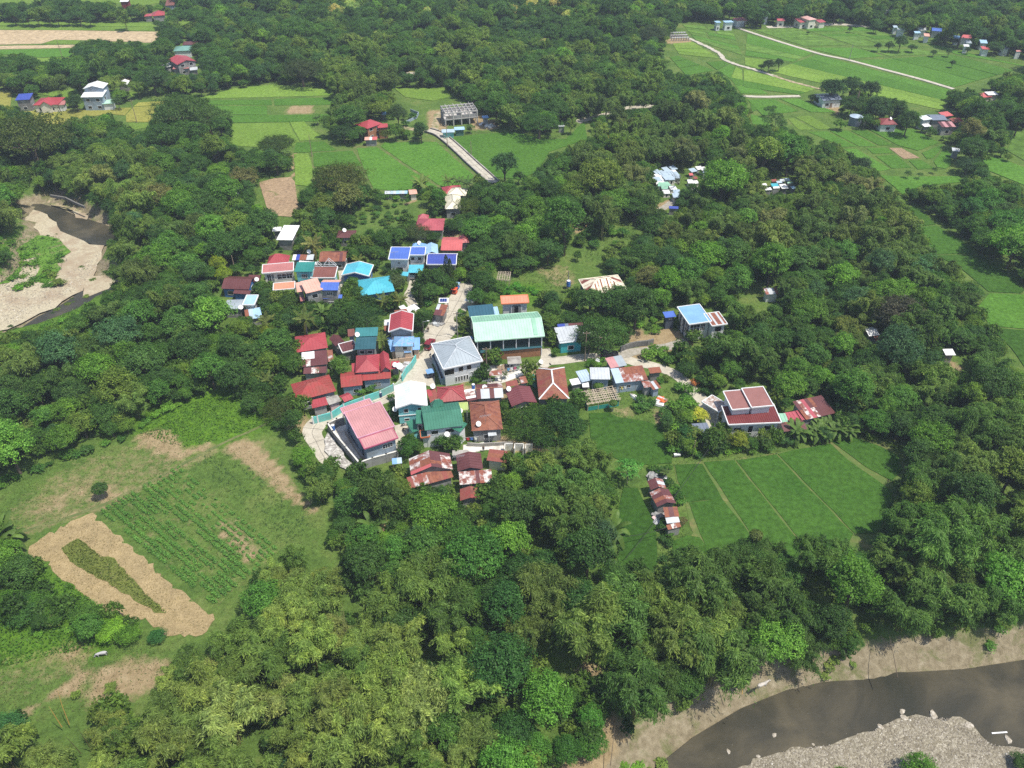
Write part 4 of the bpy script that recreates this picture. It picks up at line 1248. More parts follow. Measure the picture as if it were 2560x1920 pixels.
house('long rusty brown gable roof with orange streaks near the coconut palm','C1',(1495,577),(1865,572),(1508,432),h=3.2,rise=1.3,kind='gable_x',sheets=[RUST1,RUST1,MAROON,RUST2],wall=W_GREY,lm='the rusty brown gable')
house('single storey blue walled house with a cyan gable roof','C1',(1825,765),(2200,778),(1832,612),h=3.3,rise=1.1,kind='gable_y',roof=TURQ,wall=W_BLUE,trim=FRAME,lm='the cyan gabled house')
house('house under a bright cyan hipped roof fringed by palms','C2',(125,1715),(590,1648),(75,1495),h=3.4,rise=1.7,kind='hip',roof=CYAN,wall=W_BLUE,lm='the cyan hipped house')
H13,_=house('bright white flat roofed building with grey walls beside the tilled plot','C1',(955,275),(1180,278),(930,70),h=3.8,rise=.15,kind='shed',roof=WHITER,wall=W_GREY,lm='the white flat roofed building',win=None)
block(H13,'C1',(840,155),(960,150),(835,98),h=3.0,rise=.2,kind='shed',roof=WHITER,wall=W_GREY,win=None)
house('dusty maroon hipped roof half hidden by trees behind the village','C1',(1745,248),(2000,245),(1722,145),h=3.2,rise=1.2,kind='hip',roof=MAROON,wall=W_GREY,lm='the half hidden maroon roof')
house('patchwork shed of blue, white and rusty sheets behind the teal roof','C1',(1112,556),(1405,552),(1118,478),h=3.0,rise=.4,kind='shed',order=[WHITER,ROYAL,RUST1,RUST2,SILVER,SILVER,RUST1],sheets=[RUST1],wall=W_GREY,win=None)
house('white roofed annex between the patchwork shed and the brown roof','C1',(1200,600),(1450,620),(1200,560),h=3.2,rise=.3,kind='shed',roof=WHITER,wall=W_GREY,win=None)
# ---------------- the houses behind (C2)
H17,_=house('cream hipped house at the edge of the far rice field','C2',(1310,512),(1530,505),(1262,330),h=3.6,rise=1.7,kind='hip',roof=CREAM,wall=W_GREY,ridge=mat('ridge_dark',(.40,.38,.30)),lm='the cream hipped house')
block(H17,'C2',(1330,320),(1590,330),(1330,225),h=3.7,rise=1.6,kind='hip',roof=CREAM,wall=W_GREY,ridge=mat('ridge_dark',(.40,.38,.30)),win=None)
house('rose red hipped roof behind the cream hipped house','C2',(1290,305),(1550,275),(1225,212),h=3.3,rise=1.5,kind='hip',roof=RED,wall=W_GREY,win=None)
H18,_=house('large rose red hipped house standing behind the blue roofed houses','C2',(930,806),(1320,808),(850,640),h=3.4,rise=1.8,kind='hip',roof=ROSE,wall=W_GREY,lm='the rose red hipped house')
block(H18,'C2',(920,655),(1070,650),(905,600),h=3.6,rise=1.2,kind='hip',roof=ROSE,wall=W_GREY,win=None)
H19,_=house('salmon red tiled house next to the trees, its front roof edge dappled','C2',(1237,1083),(1530,1086),(1250,900),h=3.4,rise=1.2,kind='gable_x',roof=SALMON,wall=W_GREY,lm='the salmon tiled house')
block(H19,'C2',(1480,985),(1605,975),(1490,890),h=3.6,rise=1.3,kind='hip',roof=SALMON,wall=W_GREY,win=None)
H20,g20=house('two storey white house with blue roofs and a turquoise carport','C2',(505,1207),(778,1210),(545,1040),h=5.5,rise=.6,kind='shed',roof=BLUE,wall=W_WHITE,trim=FRAME,lm='the white house with blue roofs',
	win=[(.5,1.9,2.0,1.5),(.5,4.1,.6,.4)])
block(H20,'C2',(785,1148),(1015,1148),(782,1040),h=5.5,rise=.4,kind='shed',roof=BLUE,wall=W_WHITE,trim=FRAME,win=[(.2,4.1,1.0,1.0),(.7,4.1,1.0,1.0)])
block(H20,'C2',(785,1392),(990,1390),(780,1282),h=3.0,rise=.3,kind='shed',roof=TURQ,wall=METAL,post=True)
block(H20,'C2',(660,1438),(785,1440),(650,1378),h=2.9,rise=.3,kind='shed',roof=TURQ,wall=METAL,post=True)
H21,_=house('pale blue roofed house between the two bright blue roofs','C2',(1010,1142),(1190,1132),(1010,1012),h=4.2,rise=.9,kind='gable_y',roof=PALEBLUE,wall=W_GREY,win=None)
block(H21,'C2',(825,1035),(1015,1040),(845,990),h=5,rise=.8,kind='hip',roof=LBLUE,wall=W_GREY,win=None)
house('grey walled house with a royal blue roof behind the tall cypresses','C2',(1035,1278),(1440,1280),(1060,1132),h=4.6,rise=1.2,kind='gable_x',roof=ROYAL,wall=W_GREY,lm='the royal blue roof',win=[(.25,2.8,.9,.9),(.6,2.8,.9,.9)],trim=FRAME)
house('low row of pale blue tin sheds along the rice field edge','C2',(450,305),(765,300),(455,262),h=2.2,rise=.3,kind='shed',sheets=[SILVERB,PALEBLUE,SILVER],wall=W_GREY,win=None,cat='shed',name='shed')
house('small tan roofed shed at the rice field edge','C2',(795,310),(905,300),(780,246),h=2.4,rise=.3,kind='shed',roof=PEACH,wall=W_CREAM,win=None,cat='shed',name='shed')
# ---------------- left of the road (C3)
house('brick red hipped house with a coconut palm standing behind it','C3',(365,668),(795,600),(292,455),h=3.4,rise=1.3,kind='hip',roof=RED,wall=W_GREY,lm='the brick red hipped house')
def patch26(u,v,f,r):
	return WHITER if u<.40 and v>.3 else (RUST4 if r.random()<.12 else MAROON)
H26,_=house('maroon tin roof with white patched sheets at its left corner','C3',(418,872),(775,832),(405,672),h=3.0,rise=.8,kind='shed',sheets=[MAROON],sheetcolors=patch26,wall=W_GREY,win=None,lm='the white patched maroon roof')
block(H26,'C3',(440,968),(760,950),(432,880),h=2.6,rise=.4,kind='shed',sheets=[MAROON,MAROON,MAROON,RUST4],wall=W_GREY,win=None)
block(H26,'C3',(775,800),(850,790),(765,640),h=2.7,rise=.4,kind='shed',sheets=[RUST3,RUST2,RUST1],wall=W_GREY,win=None)
H27,_=house('wide red hipped house with peeling paint above the turquoise wall','C3',(388,1332),(930,1192),(215,1118),h=3.4,rise=1.6,kind='hip',roof=REDRUST,wall=W_GREY,lm='the wide peeling red roof')
block(H27,'C3',(565,1440),(782,1388),(520,1335),h=2.8,rise=.4,kind='shed',roof=RED,wall=W_GREY,win=None)
block(H27,'C3',(775,1400),(945,1345),(750,1300),h=2.6,rise=.1,kind='flat',roof=CONC,wall=W_PINK,win=None,ribs=0)
house('tiny red roofed kiosk against the turquoise wall','C3',(985,1366),(1110,1312),(940,1268),h=2.5,rise=.5,kind='gable_x',roof=RED,wall=W_TEALW,win=None,cat='kiosk',name='kiosk')
H29,_=house('big red complex with a raised hipped roof and long skirt roofs','C3',(1168,950),(1500,925),(1148,715),h=4.6,rise=1.8,kind='hip',roof=RED,wall=W_GREY,lm='the big red roof complex',win=None)
block(H29,'C3',(1500,935),(1640,918),(1480,705),h=4.3,rise=1.2,kind='gable_y',roof=RED,wall=W_GREY,win=None)
block(H29,'C3',(1255,1060),(1652,1025),(1240,942),h=3.2,rise=.7,kind='shed',roof=REDRUST,wall=W_BLUEG,grille=4,side_win=False)
block(H29,'C3',(958,1155),(1255,1120),(945,950),h=3.1,rise=.9,kind='gable_x',roof=REDRUST,wall=W_BLUEG,win=[(.7,1.3,1.2,1)])
block(H29,'C3',(1645,897),(1765,890),(1640,790),h=3.0,rise=.4,kind='shed',roof=RED,wall=W_GREY,win=None)
block(H29,'C3',(1095,935),(1160,928),(1110,820),h=3.0,rise=.3,kind='shed',roof=RED,wall=W_GREY,win=None)
H30,_=house('house with two dark teal roof decks, one above the other','C3',(1152,630),(1442,620),(1150,462),h=5.6,rise=.6,kind='shed',roof=DTEAL,wall=W_GREY,win=[(.3,1.5,1.2,.9),(.75,1.5,1.2,.9),(.3,4.4,1.1,.9),(.75,4.4,1.1,.9)],lm='the dark teal roofs')
block(H30,'C3',(1147,452),(1462,440),(1152,330),h=6.3,rise=.4,kind='shed',roof=mat('roof_mid_teal',(.045,.19,.20),.1,.4,.45),wall=W_GREY,win=None)
block(H30,'C3',(1050,450),(1145,440),(1045,350),h=4.0,rise=.4,kind='shed',roof=BROWN,wall=W_BLUEG,win=None)
block(H30,'C3',(945,682),(1150,628),(950,550),h=3.1,rise=.5,kind='shed',roof=MAROON,wall=W_GREY,win=None,trim=FRAME)
house('small maroon house with a crooked gable between palms and teal roofs','C3',(865,590),(1005,540),(800,475),h=3.0,rise=.9,kind='gable_y',roof=MAROON,wall=W_GREY,win=None)
H32,_=house('tall house with a red gable roof above a faded blue hipped roof','C4',(327,955),(765,940),(325,640),h=6.3,rise=1.1,kind='gable_y',roof=RED,wall=W_GREY,trim=FRAME,win=None,lm='the red gable over blue roof')
block(H32,'C4',(397,1222),(770,1220),(392,1040),h=4.9,rise=1.2,kind='hip',roof=mat('roof_faded_blue',(.17,.38,.62),.15,.8,.5,(.32,.34,.50),.3,1.6),wall=W_CREAM,win=[(.62,4.0,1.0,.9)])
block(H32,'C4',(292,1330),(465,1300),(325,1060),h=3.1,rise=.5,kind='shed',roof=LBLUE,wall=W_PEACH,win=None)
block(H32,'C4',(742,1288),(877,1282),(755,1062),h=3.1,rise=.5,kind='shed',roof=LBLUE,wall=W_PEACH,win=None)
block(H32,'C4',(595,1340),(725,1330),(592,1288),h=2.9,rise=.3,kind='shed',roof=LBLUE,wall=W_PEACH,win=None)
house('bright white tin canopy behind the red gable beside the driveway','C4',(670,622),(845,540),(640,505),h=3.0,rise=.3,kind='shed',roof=WHITER,wall=METAL,post=True,cat='canopy',name='canopy')
house('white tin canopy under the palm fronds beside the rusty strip','C4',(545,585),(640,550),(515,480),h=3.0,rise=.3,kind='shed',roof=WHITER,wall=METAL,post=True,cat='canopy',name='canopy')
house('small white canopy on the left side of the red gable house','C4',(220,838),(325,830),(220,735),h=3.4,rise=.2,kind='shed',roof=WHITER,wall=METAL,post=True,cat='canopy',name='canopy')
house('rust brown annex along the left wall of the red gable house','C4',(222,940),(322,925),(222,850),h=3.0,rise=.2,kind='shed',sheets=[RUST1,BROWN],wall=W_GREY,win=None)
house('rust brown shed roof behind the red gable ridge','C4',(420,645),(650,610),(420,560),h=3.6,rise=.3,kind='shed',sheets=[MAROON,RUST1],wall=W_GREY,win=None)
house('roadside store with a rusty brown and silver patchwork roof','C4',(1117,642),(1312,662),(1225,440),h=3.0,rise=.5,kind='shed',sheets=[RUST1,RUST1,SILVER,RUST2,MAROON,SILVERB],wall=W_GREY,win=None,cat='store',name='store',lm='the rusty roadside store')
HS,gs=house('open roadside shelter with a white rimmed blue panel roof','C4',(1222,422),(1400,420),(1240,330),h=3.3,rise=.3,kind='shed',roof=WHITER,wall=METAL,post=True,cat='shelter',name='shelter')
mb=MB()
for i in range(2):
	for j in range(3):
		a0,a1=.35+(gs['W']-.7)*j/3,.35+(gs['W']-.7)*(j+1)/3-.06
		b0,b1=.35+(gs['L']-.7)*i/2,.35+(gs['L']-.7)*(i+1)/2-.06
		m2=MB().prism([gs['w3'](a0,b0,gs['zf'](a0,b0)+.10),gs['w3'](a1,b0,gs['zf'](a1,b0)+.10),gs['w3'](a1,b1,gs['zf'](a1,b1)+.10),gs['w3'](a0,b1,gs['zf'](a0,b1)+.10)],.04)
		m2.build('solar_panel',mat('solar_blue',(.012,.035,.20),.1,1,.15,spec=.7),HS)
house('white tin roofed hut on the far right side of the road','C4',(1725,385),(1890,428),(1765,258),h=2.8,rise=.2,kind='shed',roof=WHITER,wall=W_GREY,win=None,cat='hut',name='hut')
# ---------------- the gymnasium and its neighbours (C5)
GY_,gg=house('large mint green roofed gymnasium with dark netted sides and white posts','C5',(372,1198),(1560,1105),(228,782),h=6.2,rise=2.0,kind='gable_x',roof=MINT,back=MINTD,wall=W_NET,win=None,cat='gymnasium',name='gymnasium',ribs=.7,trim=mat('mint_trim',(.45,.66,.52)),lm='the mint green gymnasium')  # back slope's weaker sunlight is painted in as a darker mint
block(GY_,'C5',(425,1400),(1487,1302),(413,1316),h=2.9,rise=.3,kind='shed',roof=DTEAL,wall=W_BRICK,win=None,o=.9)
block(GY_,'C5',(242,780),(680,742),(190,588),h=5.6,rise=.5,kind='shed',roof=mat('roof_deep_teal',(.035,.105,.15),.08,.4,.45),wall=W_GREY,win=None)
for k in range(6):
	s_=gg['W']*(.03+.94*k/5)
	MB().box(-.12,-.12,0,.12,.12,6.1).build('column',FRAME,GY_,gg['w3'](s_,.38,0))
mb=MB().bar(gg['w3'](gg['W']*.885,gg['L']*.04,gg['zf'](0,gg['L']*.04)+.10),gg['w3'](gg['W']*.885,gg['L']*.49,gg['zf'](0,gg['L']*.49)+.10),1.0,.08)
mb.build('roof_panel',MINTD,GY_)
H38,g38=house('tall white house with an orange roof and an arched porch behind the gymnasium','C5',(818,552),(1285,528),(745,420),h=6.4,rise=.4,kind='shed',roof=ORANGE,wall=W_WHITE,trim=mat('orange_trim',(.62,.20,.10)),win=None,side_win=False,lm='the orange roofed house')
x_=g38
MB().box(-1.5,-.3,3.2,1.5,.05,6.2).build('porch_frame',W_WHITE,H38,x_['w3'](x_['W']*.55,.45,0),x_['rz'])
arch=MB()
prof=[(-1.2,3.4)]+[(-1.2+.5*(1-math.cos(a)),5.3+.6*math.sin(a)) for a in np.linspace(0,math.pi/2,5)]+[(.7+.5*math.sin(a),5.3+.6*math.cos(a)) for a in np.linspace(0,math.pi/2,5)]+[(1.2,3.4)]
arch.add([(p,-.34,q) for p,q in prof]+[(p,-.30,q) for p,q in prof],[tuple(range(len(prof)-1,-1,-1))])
arch.build('porch_shade_panel',mat('porch_shade',(.22,.23,.24)),H38,x_['w3'](x_['W']*.55,.45,0),x_['rz'])  # flat arch plate, the shade inside the porch painted as grey
MB().box(-.55,-.37,3.4,.45,-.345,5.4).build('door',DARK,H38,x_['w3'](x_['W']*.55,.45,0),x_['rz'])
block(H38,'C5',(690,735),(770,728),(615,605),h=5.0,rise=.2,kind='shed',roof=PALEBLUE,wall=W_GREY,win=None)
H39,_=house('turquoise walled house with a long light grey tin roof by the mango tree','C5',(1742,1242),(2150,1195),(1745,955),h=3.4,rise=.7,kind='shed',roof=SILVER,wall=W_TURQ,lm='the light grey tin roof',ribs=.9)
block(H39,'C5',(1745,950),(2190,922),(1760,900),h=4.0,rise=.2,kind='shed',sheets=[MAROON,ROYAL,SLATE],order=[ROYAL,SLATE,MAROON,MAROON,MAROON,MAROON],wall=W_GREY,win=None)
H40,g40=house('two storey white house with a large grey hipped roof beside the road','C4',(1300,1645),(2022,1495),(1110,1178),h=5.6,rise=1.9,kind='hip',roof=GREYR,wall=W_WHITE,trim=FRAME,ridge=mat('ridge_grey',(.42,.46,.50)),lm='the grey hipped house',
	win=[(.12,4.0,2.4,1.6),(.45,4.2,1.1,1.3),(.68,4.2,1.1,1.3),(.30,1.4,.35,1.4),(.38,1.4,.35,1.4),(.46,1.4,.35,1.4),(.54,1.4,.35,1.4),(.62,1.4,.35,1.4),(.82,2.5,1.8,.3)])
block(H40,'C4',(1180,1435),(1500,1400),(1185,1180),h=5.2,rise=.7,kind='gable_x',roof=GREYR,wall=W_BLUEG,win=None,cl=False)
block(H40,'C4',(1790,1120),(1865,1080),(1760,1060),h=4.2,rise=.2,kind='shed',roof=LBLUE,wall=METAL,post=True)
house('bare concrete block room on the pale yard below the gymnasium','C5',(898,1592),(1138,1580),(878,1465),h=2.6,rise=0,kind='flat',roof=CONC,wall=CONCW,win=[(.25,1.2,.8,1.6)],ribs=0,cat='shed',name='concrete_shed',trim=None)
house('small rusty roofed shelter below the concrete block room','C7',(905,215),(1080,205),(900,150),h=2.4,rise=.3,kind='shed',sheets=[RUST3,MAROON,RUST1],wall=WOOD,post=True,cat='shelter',name='shelter')
# ---------------- the lower houses (C6, C7)
house('brick red hipped house with a narrow side roof above the green house','C7',(220,585),(600,550),(148,378),h=3.6,rise=1.4,kind='hip',roof=roofmat('roof_brick',(.30,.06,.06),.2),wall=W_GREY,lm='the brick coloured hipped roof',ridge=RED)
H45b,_=house('narrow rust red lean-to on the left of the brick coloured roof','C7',(82,605),(210,580),(40,412),h=3.3,rise=.5,kind='shed',sheets=[RUST5,RED],wall=W_GREY,win=None)
def patch44(u,v,f,r):
	return SILVER if (.15<u<.45 or .5<u<.85) and f==0 else r.choice([MAROON,MAROON,RUST3,MAROON])
H44,_=house('patchwork gable of maroon and silver sheets with a rusty ridge','C7',(740,540),(1110,518),(700,340),h=3.2,rise=.9,kind='gable_x',sheets=[MAROON],sheetcolors=patch44,wall=W_GREY,win=None,lm='the maroon and silver patchwork roof',ridge=RUST2)
block(H44,'C7',(575,578),(735,550),(565,412),h=3.0,rise=.4,kind='shed',sheets=[WHITER,MAROON,WHITER,RUST4],wall=W_GREY,win=None,colw=2.5,rowl=.8)
house('rust striped hipped house right of the green roofed house','C7',(692,982),(1120,955),(598,588),h=3.7,rise=1.7,kind='hip',sheets=[RUST1,RUST2],order=None,sheetcolors=lambda u,v,f,r: RUST2 if int(u*14) % 2 else RUST1,wall=W_GREY,colw=.8,rowl=9,ridge=RUST2,lm='the rust striped hipped house')
house('white tin awning on posts in front of the rust striped house','C7',(890,1052),(1005,1040),(880,985),h=2.6,rise=.2,kind='shed',roof=SILVER,wall=METAL,post=True,cat='awning',name='awning')
house('maroon gable house between the rust striped and white ridged roofs','C7',(1180,650),(1532,590),(1150,415),h=3.2,rise=.9,kind='gable_y',roof=roofmat('roof_wine',(.17,.05,.055),.3),wall=W_GREY,lm='the wine coloured gable')
house('tall rust brown hipped roof with white ridge lines near the lane','C7',(1625,545),(2042,535),(1512,112),h=3.8,rise=2.0,kind='hip',sheets=[RUST2],sheetcolors=lambda u,v,f,r: r.choice([RUST2,RUST2,RUST1,RUST5]),wall=W_GREY,ridge=FRAME,colw=.9,lm='the white ridged rusty roof')
house('small open red roofed shed below the pale yard','C7',(1140,375),(1300,350),(1130,300),h=2.5,rise=.3,kind='shed',sheets=[RUST5,RUST1],wall=WOOD,post=True,cat='shed',name='shed')
house('small rust orange shed roof beside the leafy sapling','C7',(1340,330),(1430,315),(1320,235),h=2.6,rise=.3,kind='shed',sheets=[RUST2,RUST3],wall=W_GREY,win=None,cat='shed',name='shed')
house('small teal roofed closet beside the white ridged rusty roof','C7',(1505,280),(1545,272),(1495,195),h=2.6,rise=.2,kind='shed',roof=TEAL,wall=W_TEALW,win=None,cat='shed',name='shed')
HG,gG=house('two storey white house with layered dark green roofs and a pointed dormer','C6',(1695,640),(2232,570),(1590,315),h=5.4,rise=1.4,kind='gable_x',roof=GREEN,wall=W_WHITE,lm='the green roofed house',ribs=.6,
	win=[(.22,4.1,1.5,1.0),(.66,4.1,1.9,1.0),(.38,1.9,1.0,.6),(.52,1.9,.9,.6),(.85,1.9,.6,.5)])
block(HG,'C6',(1562,550),(1668,545),(1530,362),h=5.2,rise=.7,kind='shed',roof=GREEN,wall=W_CREAM,win=[(.5,3.8,.8,1.5)],ribs=.6,o=.8)
block(HG,'C6',(1770,335),(1945,300),(1745,262),h=6.0,rise=1.5,kind='hip',roof=GREEN,wall=W_WHITE,win=None,ribs=.6,cl=False)
block(HG,'C6',(1472,680),(1585,640),(1435,512),h=3.1,rise=.3,kind='shed',roof=GREEN,wall=W_CYAN,win=None,ribs=.6)
block(HG,'C6',(1625,742),(1742,728),(1600,650),h=3.3,rise=.3,kind='shed',roof=mat('roof_bottle',(.02,.09,.08),.1,.5,.4),wall=W_WHITE,win=None,trim=mat('trim_orange',(.45,.12,.05)))
block(HG,'C7',(500,1000),(600,880),(490,760),h=4.5,rise=.4,kind='shed',roof=GREEN,wall=W_WHITE,win=None,ribs=.6)
house('lime green flat canopy between the green and rust striped houses','C7',(470,694),(620,684),(435,602),h=4.0,rise=.3,kind='shed',roof=LIME,wall=METAL,post=True,cat='canopy',name='canopy',trim=mat('trim_lime',(.45,.50,.2)))
HC,gC=house('two storey cyan walled house with a translucent white gable roof','C6',(1262,338),(1690,300),(1272,32),h=5.0,rise=1.1,kind='gable_y',roof=MINTW,wall=W_CYAN,trim=FRAME,lm='the cyan walled house',win=[(.28,3.7,.9,1.0),(.28,1.1,1.0,.6),(.8,3.7,.9,1.0)])
mb=MB().box(-.3,-.1,2.3,6.2,.02,2.5)
mb.build('ledge',FRAME,HC,gC['w3'](.6,.42,0),gC['rz'])
HP,gP=house('tall blue grey clad house with three stepped pink roofs above the bend','C6',(752,745),(1252,582),(556,402),h=6.4,rise=.5,kind='shed',roof=PINK,wall=W_BLUEG,lm='the pink roofed house',win=None,ribs=.5,trim=mat('trim_pink',(.55,.30,.38)))
block(HP,'C6',(842,893),(1302,742),(760,762),h=5.9,rise=.3,kind='shed',roof=PINK,wall=W_BLUEG,win=[(.72,4.3,2.2,1.1)],grille=4,ribs=.5,side_win=False,trim=mat('trim_rose',(.40,.10,.16)))
block(HP,'C6',(572,425),(970,290),(492,345),h=6.2,rise=.3,kind='shed',roof=PINK,wall=W_BLUEG,win=None,ribs=.5,trim=mat('trim_pink',(.55,.30,.38)))
for k in range(9):
	s_=gP['W']*(k+.5)/9
	MB().box(-.04,-.03,.2,.04,.0,6.2).build('cladding_batten',mat('batten',(.24,.30,.38)),HP,gP['w3'](.42,gP['L']*(k+.5)/9,0),gP['rz']-math.pi/2)
# ---------------- the bottom row (E)
def patch49(u,v,f,r):
	if f==0 and u>.7:
		return SALMON
	return RUST4 if (v<.3 or abs(u-.05)<.08) and r.random()<.8 else r.choice([RUST1,RUST1,RUST3,MAROON])
H49,_=house('rusty gable roof with white streaks and a salmon strip','E',(30,400),(505,335),(12,215),h=3.6,rise=1.7,kind='gable_y',sheets=[RUST1],sheetcolors=patch49,wall=W_GREY,win=None,lm='the white streaked rusty gable')
block(H49,'E',(10,560),(500,425),(0,420),h=2.7,rise=.7,kind='shed',sheets=[RUST2,RUST5,RUST1,RUST3],wall=W_GREY,win=None)
H50,_=house('plain dark maroon gable roof beside a roofless grey room','E',(560,355),(848,330),(548,172),h=3.3,rise=.8,kind='gable_y',roof=MAROON,wall=W_GREY,win=None,lm='the plain dark maroon gable')
H50b,_=house('white and rust blotched tin roof below the dark maroon gable','E',(600,508),(972,478),(562,362),h=3.0,rise=.7,kind='shed',sheets=[RUST4,RUST4,RUST4,RUST3,MAROON],wall=W_GREY,win=None,colw=.8)
house('lowest rusty red roof half buried in the trees','E',(600,690),(840,680),(580,558),h=2.8,rise=.8,kind='gable_y',sheets=[RUST5,RUST1,RUST2],wall=W_GREY,win=None)
house('small rust red tin roof beside the white ruined walls','E',(910,235),(1140,262),(903,98),h=2.8,rise=.4,kind='shed',sheets=[RUST5,RUST1,RUST5],wall=W_CREAM,win=None,colw=3.4,rowl=1.0)
house('roofless grey room with mossy concrete floor above the maroon gable','E',(505,175),(690,170),(500,115),h=2.0,rise=0,kind='flat',roof=CONC,wall=W_GREY,win=None,ribs=0,cat='shed',name='concrete_shed')
house('blue tarpaulin covered lean-to below the perimeter wall','C6',(1235,1110),(1370,1095),(1200,1030),h=2.3,rise=.3,kind='shed',sheets=[LBLUE,LBLUE,SILVERB],wall=WOOD,post=True,cat='shed',name='shed')
# ---------------- the lane side houses (C8)
house('shed with a pink half and a grey half roof beside the lane','C8',(905,342),(1130,300),(862,190),h=2.9,rise=.4,kind='shed',sheets=[PINK],order=[PINK,PINK,GREYR,GREYR],wall=W_GREY,win=None,lm='the pink and grey lane shed')
house('silver blue lean-to roof left of the silver ribbed roof','C8',(517,530),(668,498),(442,377),h=2.9,rise=.4,kind='shed',roof=SILVERB,wall=W_GREY,win=None,lm='the silver lane roofs')
house('house with a long silver ribbed roof above the bamboo trellis','C8',(682,487),(955,490),(595,322),h=3.4,rise=.5,kind='shed',roof=SILVER,wall=W_BLUEG,win=[(.5,1.6,1.4,1.0)])
house('low white tin lean-to at the left end of the lane houses','C8',(385,572),(535,543),(352,490),h=2.4,rise=.3,kind='shed',roof=WHITER,wall=W_GREY,win=None,cat='shed',name='shed')
house('tiny white and blue hutch below the silver blue lean-to','C8',(530,600),(622,596),(526,535),h=2.0,rise=.3,kind='shed',sheets=[WHITER,LBLUE],wall=WOOD,win=None,colw=3,rowl=.8,cat='hutch',name='hutch')
def patch54(u,v,f,r):
	if v>.5 and .3<u<.75:
		return RUST5
	if v>.5:
		return RUST3 if u<.3 else WHITER
	return SILVERB if u<.18 else r.choice([RUST3,RUST4,RUST3,RUST1])
H54,_=house('patched roof of rust, red and white sheets with grey walls by the lane','C8',(1022,542),(1470,492),(888,345),h=3.3,rise=.7,kind='shed',sheets=[RUST3],sheetcolors=patch54,wall=W_BLUEG,win=[(.17,1.7,1.2,.9),(.42,1.7,1.0,.9)],lm='the patched lane roof')
house('small maroon tin roof at the outer bend of the lane','C8',(1472,408),(1635,392),(1432,330),h=2.8,rise=.3,kind='shed',sheets=[MAROON,RUST1],wall=W_GREY,win=None)
house('small rusty lean-to below the patched lane roof','C8',(1392,605),(1500,590),(1340,518),h=2.7,rise=.3,kind='shed',sheets=[RUST3,RUST2],wall=W_GREY,win=None,cat='shed',name='shed')
house('striped rust, silver and blue lean-to roof at the right end','C8',(1502,636),(1617,606),(1437,530),h=2.6,rise=.3,kind='shed',sheets=[RUST1],order=[RUST1,SILVER,SILVER,RUST1,LBLUE],wall=W_BLUEG,win=None,cat='shed',name='shed',colw=.7)
# ---------------- the big house at the right (C9)
H56,g56=house('big white house with two tilted brown roof decks over a maroon roof','C9',(545,715),(1127,690),(455,512),h=4.4,rise=.5,kind='shed',roof=RUST5 and roofmat('roof_oxblood',(.17,.035,.035),.3),wall=W_WHITE,trim=FRAME,lm='the big maroon decked house',
	win=[(.18,2.6,1.6,.9),(.80,2.6,1.6,1.1),(.45,2.4,1.0,1.9)],ribs=.5)
block(H56,'C9',(602,548),(832,528),(455,352),h=6.6,rise=.4,kind='shed',roof=roofmat('roof_dull_rose',(.27,.12,.105),.1),wall=W_WHITE,trim=FRAME,win=None,ribs=0)
block(H56,'C9',(822,522),(1060,500),(655,320),h=7.0,rise=.4,kind='shed',roof=roofmat('roof_dull_rose',(.27,.12,.105),.1),wall=W_WHITE,trim=FRAME,win=None,ribs=0)
SPECK=mat('speckled_deck',(.62,.60,.58),.3,2.5,.9,(.30,.20,.16),.5,2.2)
block(H56,'C9',(430,575),(540,500),(348,395),h=3.4,rise=0,kind='flat',roof=SPECK,wall=FRAME,post=True,ribs=0,trim=FRAME)
block(H56,'C9',(1112,692),(1200,690),(1082,590),h=3.2,rise=.3,kind='shed',roof=MINTD,wall=W_GREY,win=None)
H56b,_=house('red tin roofs joining the big house to the rusty workshop','C9',(1200,668),(1342,645),(1142,585),h=3.0,rise=.3,kind='shed',roof=ROSE,wall=W_GREY,win=None)
block(H56b,'C9',(1350,665),(1420,655),(1280,560),h=3.2,rise=.3,kind='shed',roof=ROSE,wall=W_GREY,win=None)
def patch56(u,v,f,r):
	return RUST4 if (.1<u<.22 or .3<u<.5 or (u>.7 and v>.6)) and r.random()<.8 and v<.7 else (ROSE if .22<=u<=.3 else r.choice([MAROON,RUST1,MAROON]))
house('long rusty workshop roof with white patches under the trees','C9',(1425,655),(1750,582),(1215,465),h=3.4,rise=.8,kind='shed',sheets=[MAROON],sheetcolors=patch56,wall=W_GREY,win=None,lm='the rusty workshop roof')
house('dark maroon tin roof in front of the banana plants','C9',(1130,795),(1392,775),(1095,665),h=2.9,rise=.5,kind='gable_x',sheets=[MAROON,MAROON,RUST1],wall=W_GREY,win=None)
house('slate grey tin canopy beside the yellow flowering shrub','C9',(182,852),(362,838),(120,705),h=2.6,rise=.3,kind='shed',roof=SLATE,wall=METAL,post=True,cat='canopy',name='canopy',lm='the slate grey canopy')
# ---------------- modern blue house and the hidden houses (C10, F6, F7)
H57,g57=house('modern white and black house with a light blue slab roof on the bare slope','C10',(1442,755),(1690,720),(1285,568),h=5.4,rise=.4,kind='shed',roof=roofmat('roof_sky_blue',(.20,.38,.66),.15),wall=W_WHITE,trim=FRAME,lm='the modern blue roofed house',win=[(.3,3.7,2.6,2.2),(.7,3.7,1.2,2.2),(.3,1.2,2.4,1.5)],ribs=0,grille=3)
block(H57,'C10',(1672,775),(1838,752),(1602,640),h=5.2,rise=.3,kind='shed',sheets=[RUST2,SILVER],order=[RUST2,SILVER,RUST2,RUST2,SILVER,RUST2],wall=W_WHITE,trim=FRAME,colw=.6,rowl=9,win=[(.5,3.6,1.8,1.6)])
block(H57,'C10',(1175,682),(1300,668),(1125,620),h=4.0,rise=.3,kind='shed',roof=BLUE,wall=W_SLATE,win=[(.5,3.2,.5,.4)],ribs=0)
